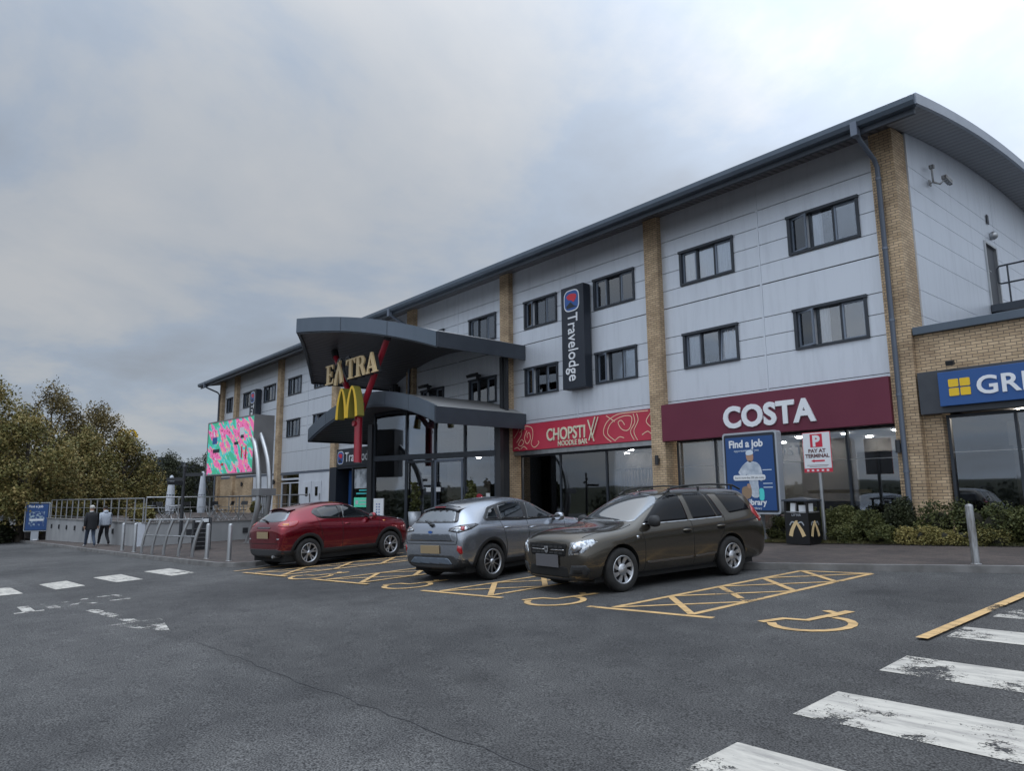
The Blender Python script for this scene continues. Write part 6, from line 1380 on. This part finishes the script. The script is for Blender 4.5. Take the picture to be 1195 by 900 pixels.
ad_panel(onground(-10.35, 17.1, 0), R(0), 'lit blue Find a job advertising board in front of the coffee shop', True)
adp = ad_panel(onground(-48.2, 5.75, 0), R(72), 'distant blue advertising board at the far end of the terrace wall', False); adp.scale = (.74, .74, .74)
# pay at terminal sign
ps = thing('pay_sign', 'white parking sign reading PAY AT TERMINAL with red arrow on a grey post', 'parking sign', onground(-8.72, 17.45, 0), R(-1.5)); zz = ps.location[2]
mb = MB(); mb.tube([(0, .06, 0), (0, .06, 2.75)], .045, 14); mb.build('post', 'steel', ps)
mb = MB(); mb.box(-.36, .36, .0, .012, 1.84, 2.83); mb.build('panel_back', 'steel_light', ps); mb = MB(); mb.box(-.37, .37, -.012, -.001, 1.83, 2.84); bo = mb.build('panel', 'sign_red', ps)
mb = MB(); mb.box(-.355, .355, -.018, -.0125, 1.93, 2.825); mb.build('panel_field', 'sign_white', bo)
mb = MB(); mb.box(-.16, .16, -.024, -.0185, 2.46, 2.79); mb.build('parking_square', 'sign_red', bo)
text('lettering', 'P', .37, (-.10, -.026, 2.49), FRONT, 'sign_white', bo, .001, .018)
text('lettering', 'PAY AT', .125, (0, -.021, 2.325), FRONT, 'text_brown', bo, .001, .005, align='CENTER', sx=1.1); text('lettering', 'TERMINAL', .125, (0, -.021, 2.20), FRONT, 'text_brown', bo, .001, .005, align='CENTER', sx=1.08)
mb = MB(); mb.prism([(-.17, 2.115), (-.08, 2.155), (-.08, 2.135), (.19, 2.135), (.19, 2.095), (-.08, 2.095), (-.08, 2.075)], 'Y', -.022, -.0185); mb.build('arrow', 'sign_red', bo)
mb = MB(); mb.box(-.28, .28, -.0205, -.0185, 2.0, 2.012); mb.box(-.22, .25, -.0205, -.0185, 1.965, 1.975); mb.build('small_print', 'text_brown', bo)
mb = MB()
for k in range(5): mb.box(-.3+k*.13, -.24+k*.13, -.0165, -.0125, 1.855, 1.90)
mb.build('small_symbol', 'sign_white', bo)
# litter bin
lb = thing('litter_bin', 'square black litter bin with gold ribbon emblem between the advertising board and hedge', 'litter bin', onground(-8.88, 16.78, KH-.02))
mb = MB(); mb.box(-.30, .30, -.30, .30, .03, .78); mb.box(-.30, -.25, -.30, -.25, .78, 1.05); mb.box(.25, .30, -.30, -.25, .78, 1.05); mb.box(-.30, -.25, .25, .30, .78, 1.05); mb.box(.25, .30, .25, .30, .78, 1.05); bb = mb.build('bin_body', 'bin_black', lb, bevel=.008) if False else None
plain('bin_black', (.010, .010, .011), .35)
bb = mb.build('bin_body', 'bin_black', lb)
mb = MB(); mb.box(-.34, .34, -.34, .34, 1.051, 1.09); mb.add([(-.33, -.33, 1.091), (.33, -.33, 1.091), (.33, .33, 1.091), (-.33, .33, 1.091), (0, 0, 1.16)], [(0, 1, 4), (1, 2, 4), (2, 3, 4), (3, 0, 4)]); mb.build('bin_lid', 'fascia_dark', lb)
mb = MB(); n_ = 10; mb.obox((-.10, -.23, .88), (.06, 0, .0), (0, .03, 0), (.01, 0, .13)); mb.obox((.12, -.2, .86), (.07, .02, 0), (0, .03, 0), (0, 0, .10)); mb.obox((.24, -.05, .88), (.02, 0, 0), (0, .1, 0), (0, 0, .12)); mb.build('bin_bag', 'sign_white', lb)
mb = MB(); mb.bar((-.25, -.297, .80), (.25, -.297, .80), .02); mb.bar((.297, -.25, .80), (.297, .25, .80), .02); mb.build('opening_rim', 'steel', lb)
text('lettering', 'LITTER', .07, (0, -.303, .70), FRONT, 'steel_light', bb, .001, .001, align='CENTER', sx=1.1)
for rz, (ox, oy) in ((0, (0, -.302)), (PI/2, (.302, 0))):
    for pts, ws, m_ in (([(-.17, .22), (-.12, .38), (-.02, .55), (.02, .56)], [.10, .08, .05], 'gold'), ([(.17, .22), (.10, .38), (.0, .54)], [.10, .08, .05], 'gold'), ([(-.18, .48), (-.12, .56), (-.03, .53)], [.025, .03, .03], 'steel_light'), ([(.18, .48), (.12, .56), (.03, .53)], [.025, .03, .03], 'steel_light')):
        e_ = curvepoly('emblem', [taper(pts, ws)], .002+.0015*(ws[0] > .05)+.001*(pts[0][0] > 0), m_, bb, (ox, oy, 0), (1, 1)); e_.rotation_euler = (PI/2, 0, rz)
# potted plants and the white board by the porch
def plant_pot(x, y, z, s, label):
    r_ = thing('potted_shrub', label, 'potted plant', (x, y, z), 0, 'potted shrubs by the glazed porch')
    mb = MB(); mb.lathe([(.0, 0), (.20, 0), (.27, .62*s), (.24, .62*s), (.22, .55*s), (0, .55*s)], n=24); mb.build('pot', 'steel_light', r_)
    return r_

# ------------------------------------------------------------------ foliage
def leafcloud(name, mat, parent, blobs, n, size, seed, shell=.55, droop=0):
    rnd = random.Random(seed); mb_v = []; mb_f = []
    vols = [b[3]*b[4]*b[5] for b in blobs]; tot = sum(v**.67 for v in vols)
    for b, vol in zip(blobs, vols):
        cx_, cy_, cz_, rx, ry, rz_ = b; k = int(n*(vol**.67)/tot)
        for _ in range(k):
            while True:
                d = Vector((rnd.gauss(0, 1), rnd.gauss(0, 1), rnd.gauss(0, 1)))
                if d.length > .01: break
            d.normalize(); rr = (shell+(1-shell)*rnd.random())*(1+.22*noise.noise(Vector((cx_+d.x*1.7, cy_+d.y*1.7, cz_+d.z*1.7+seed))*1.3))
            if rnd.random() < .06: rr *= 1.12
            p = Vector((cx_+d.x*rx*rr, cy_+d.y*ry*rr, cz_+d.z*rz_*rr))
            if noise.noise(p*1.1/max(.3, min(1.5, rz_))+Vector((seed, 0, 0))) < -.22: continue
            u = Vector((rnd.gauss(0, 1), rnd.gauss(0, 1), rnd.gauss(0, .7))).normalized(); v = u.orthogonal().normalized(); v = (v*math.cos(rnd.random()*6)+u.cross(v)*math.sin(rnd.random()*6)).normalized()
            s = size*(.6+.8*rnd.random()); i = len(mb_v)
            mb_v += [p-u*s*.5, p+v*s*.32, p+u*s*.5, p-v*s*.32]; mb_f.append((i, i+1, i+2, i+3))
    me = bpy.data.meshes.new(name); me.from_pydata(mb_v, [], mb_f); me.materials.append(MATS[mat]); me.update()
    o = bpy.data.objects.new(name, me); COL.objects.link(o); o.parent = parent; return o
def tree(x, y, top, rad, mat, label, seed, n=9000, leaf=.145, low=1.2, group='trees left of the terrace'):
    z = gz(x, y); h = top-z; rnd = random.Random(seed)
    r_ = thing('tree', label, 'tree', (x, y, z), 0, group)
    mb = MB(); mb.tube([(0, 0, -.2), (.05, .05, h*.25), (-.05, .1, h*.5), (.05, 0, h*.8)], [.26, .2, .13, .04], 10)
    blobs = []
    nb = 15
    for i in range(nb):
        t = (i+.5)/nb; a = i*2.4+rnd.random(); zz = low+(h-low)*(.08+.80*t); prof = math.sin(PI*min(1, .18+.80*t))**.7; rr = rad*prof*(.45+.35*rnd.random())
        c = Vector((rr*math.cos(a), rr*math.sin(a), zz)); q = rad*(.34+.16*rnd.random())*(1.05-.45*t)
        blobs.append((c.x, c.y, c.z, q*1.1, q*1.1, q*(.85+.3*rnd.random())))
        mb.tube([(0, .03, max(h*.15, zz*.62)), (c.x*.5, c.y*.5, zz*.86), (c.x*1.05, c.y*1.05, zz+.2)], [.08, .05, .02], 6)
    blobs.append((0, 0, h-rad*.28, rad*.3, rad*.3, rad*.33))
    mb.build('trunk', 'bark', r_)
    leafcloud('crown', mat, r_, blobs, int(n*3.0), leaf, seed, shell=.30)
    # stray top twigs
    return r_
tree(-52.5, 2.6, 8.1, 4.2, 'leaf_olive', 'tall olive green tree at the left edge of the picture', 21, 12000)
tree(-50.5, 5.2, 5.5, 3.4, 'leaf_olive', 'broad olive tree behind the distant advertising board', 22, 11000, low=.9)
tree(-58, 7.2, 8.3, 3.9, 'leaf_russet', 'tall rusty leaved tree rising above its neighbours', 23, 10000)
tree(-60, 10.4, 7.3, 3.8, 'leaf_russet', 'rusty brown tree right of the tallest one', 24, 10000)
tree(-57.5, 11.8, 5.1, 3.4, 'leaf_olive', 'lower green tree leaning toward the closed parasols', 25, 9000, low=.6)
tree(-54, 8.6, 5.0, 3.2, 'leaf_olive', 'bushy yellow green tree in front of the rusty trees', 26, 9000, low=.4)
tree(-64, 3.5, 9.5, 4.6, 'leaf_olive', 'large tree behind the left edge tree', 27, 9000)
tree(-72, 18.5, 4.6, 3.6, 'leaf_dark', 'dark round tree behind the left parasol', 28, 8000, low=.2, group='dark trees beyond the terrace')
tree(-72, 22.5, 4.9, 3.7, 'leaf_dark', 'dark tree touching the left end of the hotel', 29, 8000, low=.2, group='dark trees beyond the terrace')
tree(-70, 15.5, 4.0, 3.2, 'leaf_dark', 'dark bushy tree between olive trees and the parasols', 30, 8000, low=.2, group='dark trees beyond the terrace')
tree(-74, 27.5, 5.2, 3.6, 'leaf_dark', 'dark tree half hidden behind the hotel end wall', 31, 6000, low=.2, group='dark trees beyond the terrace')
def hedge(name, label, cat, mat, segs, n, leaf, seed, group=None):
    c = segs[0]; r_ = thing(name, label, cat, (c[0], c[1], gz(c[0], c[1])), 0, group)
    bl = [(x-c[0], y-c[1], z, rx, ry, rz_) for x, y, z, rx, ry, rz_ in segs]
    # woody core
    mb = MB()
    for x, y, z, rx, ry, rz_ in bl: mb.tube([(x, y, -.05), (x+.05, y, z)], [.04, .02], 6); mb.tube([(x, y, 0), (x+rx*.4, y, z)], [.03, .01], 5); mb.tube([(x, y, 0), (x-rx*.4, y+.05, z)], [.03, .01], 5)
    mb.build('stem', 'bark', r_)
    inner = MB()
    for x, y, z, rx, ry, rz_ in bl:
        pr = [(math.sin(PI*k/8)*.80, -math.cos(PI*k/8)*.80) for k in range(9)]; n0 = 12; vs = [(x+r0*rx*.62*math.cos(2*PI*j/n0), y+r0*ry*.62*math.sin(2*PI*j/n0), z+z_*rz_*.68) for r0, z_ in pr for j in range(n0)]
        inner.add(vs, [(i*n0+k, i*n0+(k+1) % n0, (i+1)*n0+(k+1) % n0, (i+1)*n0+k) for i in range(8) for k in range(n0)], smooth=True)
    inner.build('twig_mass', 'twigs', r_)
    leafcloud('foliage', mat, r_, bl, int(n*1.9), leaf, seed, shell=.5); return r_
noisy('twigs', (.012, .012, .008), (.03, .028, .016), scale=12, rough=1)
hedge('hedge', 'long clipped dark hedge under the bakery window', 'hedge', 'leaf_hedge', [(-6.35+i*.62, 18.15+.12*math.sin(i*2), .50+.03*math.sin(i*1.7), .62, .55, .55+.03*math.sin(i*2.3)) for i in range(16)], 34000, .060, 41)
hedge('low_hedge', 'low yellow tipped hedge in front of the dark hedge', 'hedge', 'leaf_gold', [(-6.75+i*.34, 17.42+.05*i, .26, .32, .30, .27+.03*math.sin(i*2)) for i in range(6)], 9000, .045, 42)
for i, (x, y, r0, h_, w) in enumerate([(-10.0, 17.75, .42, .75, 'dark shrub just right of the blue advertising board leg'), (-9.35, 18.1, .45, .95, 'shrub filling the gap behind the litter bin'), (-8.55, 18.1, .50, .98, 'rounded shrub right of the litter bin under the parking sign'), (-7.75, 17.75, .52, .88, 'round clipped shrub in the middle of the coffee shop bed'), (-8.15, 17.4, .38, .55, 'small low shrub beside the litter bin'), (-7.15, 18.0, .36, 1.15, 'loose tall shrub in front of the corner pier'), (-7.3, 17.4, .36, .52, 'small round shrub left of the yellow tipped hedge')]):
    hedge('shrub', w, 'shrub', 'leaf_hedge' if i != 5 else 'leaf_dark', [(x, y, h_*.5, r0, r0, h_*.5), (x+.12, y+.05, h_*.62, r0*.7, r0*.7, h_*.4)], 5200, .05, 50+i, 'shrubs in the bed below the coffee shop')
for i, (x, w) in enumerate([(-13.2, 'shrub behind the brown estate car'), (-15.6, 'yellowish shrub seen between the silver car and the brown car'), (-17.0, 'low shrub under the noodle bar window')]):
    hedge('shrub', w, 'shrub', 'leaf_gold' if i == 1 else 'leaf_hedge', [(x, 18.1, .4, .6, .4, .45), (x+.5, 18.1, .42, .5, .4, .45)], 4500, .055, 70+i, 'shrubs in the bed below the noodle bar')
mb = MB(); bed = [(-19, 17.2), (-9.98, 16.75), (-8.1, 17.0), (-6.29, 17.2), (-4.58, 17.55), (9, 18.4), (9, 18.95), (-19, 18.95)]
flatpoly(mb, bed, .125); tag(mb.build('planting_bed', 'soil', recalc=False), kind='structure')
rnd = random.Random(9); mb = MB()
for _ in range(16000):
    x = rnd.uniform(-12, -1.5); fy = 16.80 if x < -9.98 else 16.75+(x+9.98)*.148
    y = fy+abs(rnd.gauss(0, .35))+.03
    if y > 18.8: continue
    z = gz(x, y)+.125; a = rnd.random()*6.3; w = .008; hh = .03+.05*rnd.random(); mb.add([(x-w*math.cos(a), y-w*math.sin(a), z), (x+w*math.cos(a), y+w*math.sin(a), z), (x+rnd.gauss(0, .02), y+rnd.gauss(0, .02), z+hh)], [(0, 1, 2)])
leafmat('grass_mat', [(.03, .035, .012), (.06, .062, .022), (.10, .085, .035)])
tag(mb.build('grass', 'grass_mat', recalc=False), 'thin dull grass and litter of leaves along the planting bed', 'grass', kind='stuff')
for (x, y, z, s, lab, sd_) in ((-25.15, 16.0, -1.32, 1.0, 'potted shrub in a tall pale pot left of the automatic doors', 5), (-22.6, 16.95, -1.29, 1.0, 'dark leafy potted shrub right of the automatic doors', 6)):
    r_ = plant_pot(x, y, z, 1.25, lab); leafcloud('foliage', 'leaf_hedge', r_, [(0, 0, 1.15, .26, .26, .40), (.08, 0, 1.55, .20, .2, .32), (-.1, .05, 1.85, .14, .14, .26)], 1500, .13, sd_, shell=.2)
    mb = MB(); mb.tube([(0, 0, .6), (.02, 0, 1.9)], [.03, .012], 6); mb.build('stem', 'bark', r_)
sbd = thing('notice_board', 'narrow white notice board with blue print at the left of the porch', 'notice board', (-26.5, 15.1, -1.42), R(18))
mb = MB(); mb.box(-.27, .27, -.03, .03, .25, 1.42); bo = mb.build('panel', 'sign_white', sbd, bevel=.01); mb = MB(); mb.box(-.3, .3, -.15, .15, 0, .04); mb.box(-.02, .02, -.02, .02, .04, .25); mb.build('foot', 'steel', sbd)
mb = MB()
for k in range(7): mb.box(-.12, -.05, -.034, -.0305, .5+k*.11, .55+k*.11); mb.box(.02, .09, -.034, -.0305, .5+k*.11, .55+k*.11)
mb.build('print', 'blue_logo', bo)
for i, (x, y, lab) in enumerate([(-36.4, 8.3, 'brownish shrub on the terrace behind the grey hooded walker'), (-35.2, 8.1, 'rounded shrub on the terrace above the curved rack'), (-38.2, 8.5, 'straggly terrace shrub near the middle of the long railing'), (-34.4, 12.9, 'small round topiary on the terrace near the video screen')]):
    r_ = thing('terrace_shrub', lab, 'shrub', (x, y, TZ), 0, 'shrubs on the cafe terrace')
    mb = MB(); mb.tube([(0, 0, 0), (0, 0, .4)], .03, 6); mb.build('stem', 'bark', r_); leafcloud('foliage', 'leaf_russet' if i % 2 == 0 else 'leaf_gold', r_, [(0, 0, .42, .7, .5, .42), (.4, .1, .35, .4, .4, .35)] if i < 3 else [(0, 0, .6, .25, .25, .28)], 2500, .11, 80+i, shell=.3)
hedge('far_hedge', 'dark low hedge at the far left beside the road', 'hedge', 'leaf_dark', [(-57+i*1.3, 3.6+.15*i, .7, 1.0, .8, .8) for i in range(6)], 7000, .16, 90)
# small far sign post, far building and the arches sign above the trees
sp = thing('small_roadside_sign', 'small grey sign on a post beside the far left hedge', 'sign', onground(-49.3, 4.1, 0)); mb = MB(); mb.tube([(0, 0, 0), (0, 0, 1.6)], .03, 8); mb.build('post', 'steel_worn', sp); mb = MB(); mb.obox((0, -.03, 1.4), (.05, -.2, 0), (.02, .005, 0), (0, 0, .13)); mb.build('panel', 'steel_light', sp)
fb = thing('distant_building', 'low dark building with a sloping roof behind the trees', 'building', (-98, 25.5, -4.2)); mb = MB(); mb.box(-6, 6, -7, 7, 0, 5.6); mb.build('wall', 'grey_fascia', fb); mb = MB(); mb.prism([(-9, 5.6), (9, 5.6), (3, 8.1), (-3, 9.3)], 'X', -7, 7); mb.build('roof', 'fascia_dark', fb); mb = MB(); mb.box(6.0, 6.04, -4, -1, 1, 3); mb.box(6.0, 6.04, 1, 4, 1, 3); mb.build('window', 'car_glass', fb)
tt_ = thing('roadside_totem_sign', 'yellow arches of a roadside sign rising just above the rusty trees', 'sign', (-80, 16.6, -2.5)); mb = MB(); mb.tube([(0, 0, 0), (0, 0, 9.2)], .18, 10); mb.build('pole', 'steel', tt_)
for y in (-.42, .42): e_ = curvepoly('arch', [archleg(-.42, .42, 1.0)], .15, 'arch_yellow', tt_, (0, y, 8.9), (1, .75)); e_.rotation_euler = (PI/2, 0, PI/2)
# woodland seen in the shop windows behind the viewer
rnd = random.Random(77); bl = []
for i in range(46):
    x = -90+i*4.6; bl.append((x, -62+rnd.uniform(-4, 4), -2.0, 4.2, 3, 3.0+1.0*rnd.random()))
tag(leafcloud('far_woodland', 'leaf_dark', None, bl, 42000, .6, 78, shell=.1), 'distant belt of dark trees across the car park behind the viewer', 'woodland', kind='stuff')

# ------------------------------------------------------------------ people
def person(label, loc, heading, H, joints, mats, extra):
    r_ = thing('person', label, 'person', loc, heading)
    J, E_, Rd = joints
    names = list(J); me = bpy.data.meshes.new('skel'); me.from_pydata([tuple(Vector(J[n])*H/1.75) for n in names], [(names.index(a), names.index(b)) for a, b in E_], [])
    o = bpy.data.objects.new('skel', me); COL.objects.link(o)
    md = o.modifiers.new('skin', 'SKIN'); md.use_smooth_shade = True; sub = o.modifiers.new('sub', 'SUBSURF'); sub.levels = 2; sub.render_levels = 2
    sv = me.skin_vertices[0].data
    for i, n in enumerate(names):
        r0 = Rd.get(n, .05); sv[i].radius = (r0, r0) if not isinstance(r0, tuple) else r0; sv[i].use_root = (n == 'pelvis')
    bpy.context.view_layer.update()
    m2 = bpy.data.meshes.new_from_object(o.evaluated_get(bpy.context.evaluated_depsgraph_get())); bpy.data.objects.remove(o); m2.name = 'body'
    for m_ in mats: m2.materials.append(MATS[m_])
    for p in m2.polygons:
        c = p.center*1.75/H; p.use_smooth = True
        p.material_index = extra(c)
    b = bpy.data.objects.new('body', m2); COL.objects.link(b); b.parent = r_
    return r_
def walker(jacket_len=.78, lean=0):
    J = {'pelvis': (0, 0, .93), 'spine': (.01, .0, 1.12), 'chest': (.02, 0, 1.33), 'neck': (.03, 0, 1.47), 'headb': (.045, 0, 1.57), 'head': (.055, 0, 1.66), 'crown': (.05, 0, 1.71)}
    Rd = {'pelvis': (.15, .12), 'spine': (.145, .115), 'chest': (.17, .12), 'neck': .058, 'headb': .075, 'head': .085, 'crown': .055}
    E_ = [('pelvis', 'spine'), ('spine', 'chest'), ('chest', 'neck'), ('neck', 'headb'), ('headb', 'head'), ('head', 'crown')]
    for s, n, fx, kx in ((1, 'L', .34, .22), (-1, 'R', -.34, -.02)):
        J.update({n+'hip': (0, .10*s, .88), n+'knee': (kx, .10*s, .48), n+'ankle': (fx, .10*s, .10 if s > 0 else .14), n+'toe': (fx+.17, .12*s, .045 if s > 0 else .05), n+'sh': (.02, .19*s, 1.40), n+'elb': (-.06*s*1.2, .26*s, 1.13), n+'wr': (.02-.10*s, .27*s, .90), n+'palm': (.05-.11*s, .27*s, .83)})
        E_ += [('pelvis', n+'hip'), (n+'hip', n+'knee'), (n+'knee', n+'ankle'), (n+'ankle', n+'toe'), ('chest', n+'sh'), (n+'sh', n+'elb'), (n+'elb', n+'wr'), (n+'wr', n+'palm')]
        Rd.update({n+'hip': .10, n+'knee': .075, n+'ankle': .052, n+'toe': .045, n+'sh': .085, n+'elb': .062, n+'wr': .042, n+'palm': .036})
        for k, (dx, dy, dz) in enumerate(((.035, 0, -.075), (.015, .0, -.085), (-.008, 0, -.08), (-.028, 0, -.065))):
            J[n+'f%da' % k] = tuple(Vector(J[n+'palm'])+Vector((dx*.8, dy, -.03))); J[n+'f%db' % k] = tuple(Vector(J[n+'palm'])+Vector((dx+.012, -.012*s, dz-.01))); E_ += [(n+'palm', n+'f%da' % k), (n+'f%da' % k, n+'f%db' % k)]; Rd[n+'f%da' % k] = .010; Rd[n+'f%db' % k] = .008
        J[n+'tha'] = tuple(Vector(J[n+'palm'])+Vector((.045, -.015*s, .01))); J[n+'thb'] = tuple(Vector(J[n+'palm'])+Vector((.06, -.02*s, -.03))); E_ += [(n+'palm', n+'tha'), (n+'tha', n+'thb')]; Rd[n+'tha'] = .012; Rd[n+'thb'] = .009
    return J, E_, Rd
def head_bits(r_, H, hair, cap=None, hood=None):
    s = H/1.75
    def ell(name, c, rr, mat, n=14, zmin=-1):
        mb = MB(); vs = [];
        for i in range(9):
            t = -PI/2+PI*i/8; z = max(math.sin(t), zmin)
            for k in range(n): a = 2*PI*k/n; vs.append((c[0]+rr[0]*math.cos(t)*math.cos(a), c[1]+rr[1]*math.cos(t)*math.sin(a), c[2]+rr[2]*z))
        mb.add([tuple(Vector(v)*s) for v in vs], [(i*n+k, i*n+(k+1) % n, (i+1)*n+(k+1) % n, (i+1)*n+k) for i in range(8) for k in range(n)], smooth=True); return mb.build(name, mat, r_)
    ell('hair', (.04, 0, 1.675), (.103, .092, .100), hair, zmin=-.35)
    for y in (-.085, .085): ell('ear', (.055, y, 1.63), (.016, .010, .028), 'skin')
    ell('nose', (.150, 0, 1.625), (.014, .012, .02), 'skin')
    for y in (-.032, .032): ell('eye', (.135, y, 1.655), (.010, .010, .008), 'hair_dark')
    if cap: ell('cap', (.045, 0, 1.70), (.112, .10, .085), 'cap', zmin=-.1)
    if hood: ell('hood', (-.045, 0, 1.50), (.085, .115, .085), hood)
def reg1(c):   # dark jacket, jeans
    if c.z > 1.50: return 0
    if c.z < .10: return 3
    if abs(c.y) > .2 and c.z < .885: return 0
    return 1 if c.z > .80 else 2
p1 = person('person walking away in a long dark jacket, blue jeans and pale cap', onground(-34.9, 6.12, KH), R(183), 1.72, walker(), ['skin', 'jacket', 'denim', 'shoe'], reg1)
head_bits(p1, 1.72, 'cap', cap=True)
mb = MB(); n_ = 20; vs = []
for z, rx, ry in ((1.47, .09, .10), (1.44, .13, .20), (1.3, .165, .235), (1.1, .165, .22), (.92, .175, .225), (.76, .19, .225), (.74, .185, .22)):
    for k in range(n_): a = 2*PI*k/n_; vs.append((.01+rx*math.cos(a), ry*math.sin(a), z*.983))
mb.add(vs, [(i*n_+k, i*n_+(k+1) % n_, (i+1)*n_+(k+1) % n_, (i+1)*n_+k) for i in range(6) for k in range(n_)], smooth=True); mb.build('jacket', 'jacket', p1)
mb = MB(); mb.tube([(.035, 0, 1.465), (.04, 0, 1.50)], .075, 14); mb.build('collar', 'sign_white', p1)
def reg2(c):
    if c.z > 1.50: return 0
    if c.z < .10: return 3
    if abs(c.y) > .2 and c.z < .885: return 0
    return 1 if c.z > .90 else 2
p2 = person('person walking away in a pale grey hooded top, black trousers and white shoes', onground(-35.4, 6.72, KH), R(188), 1.68, walker(), ['skin', 'hoodie', 'trousers', 'shoe'], reg2)
head_bits(p2, 1.68, 'hair_dark', hood='hoodie')
mb = MB(); vs = []
for z, rx, ry in ((1.49, .08, .09), (1.46, .11, .15), (1.40, .14, .215), (1.25, .165, .235), (1.08, .165, .21), (.97, .17, .215), (.93, .165, .21), (.90, .145, .185)):
    for k in range(n_): a = 2*PI*k/n_; vs.append((.01+rx*math.cos(a), ry*math.sin(a), z*.96))
mb.add(vs, [(i*n_+k, i*n_+(k+1) % n_, (i+1)*n_+(k+1) % n_, (i+1)*n_+k) for i in range(7) for k in range(n_)], smooth=True); mb.build('hooded_top', 'hoodie', p2)
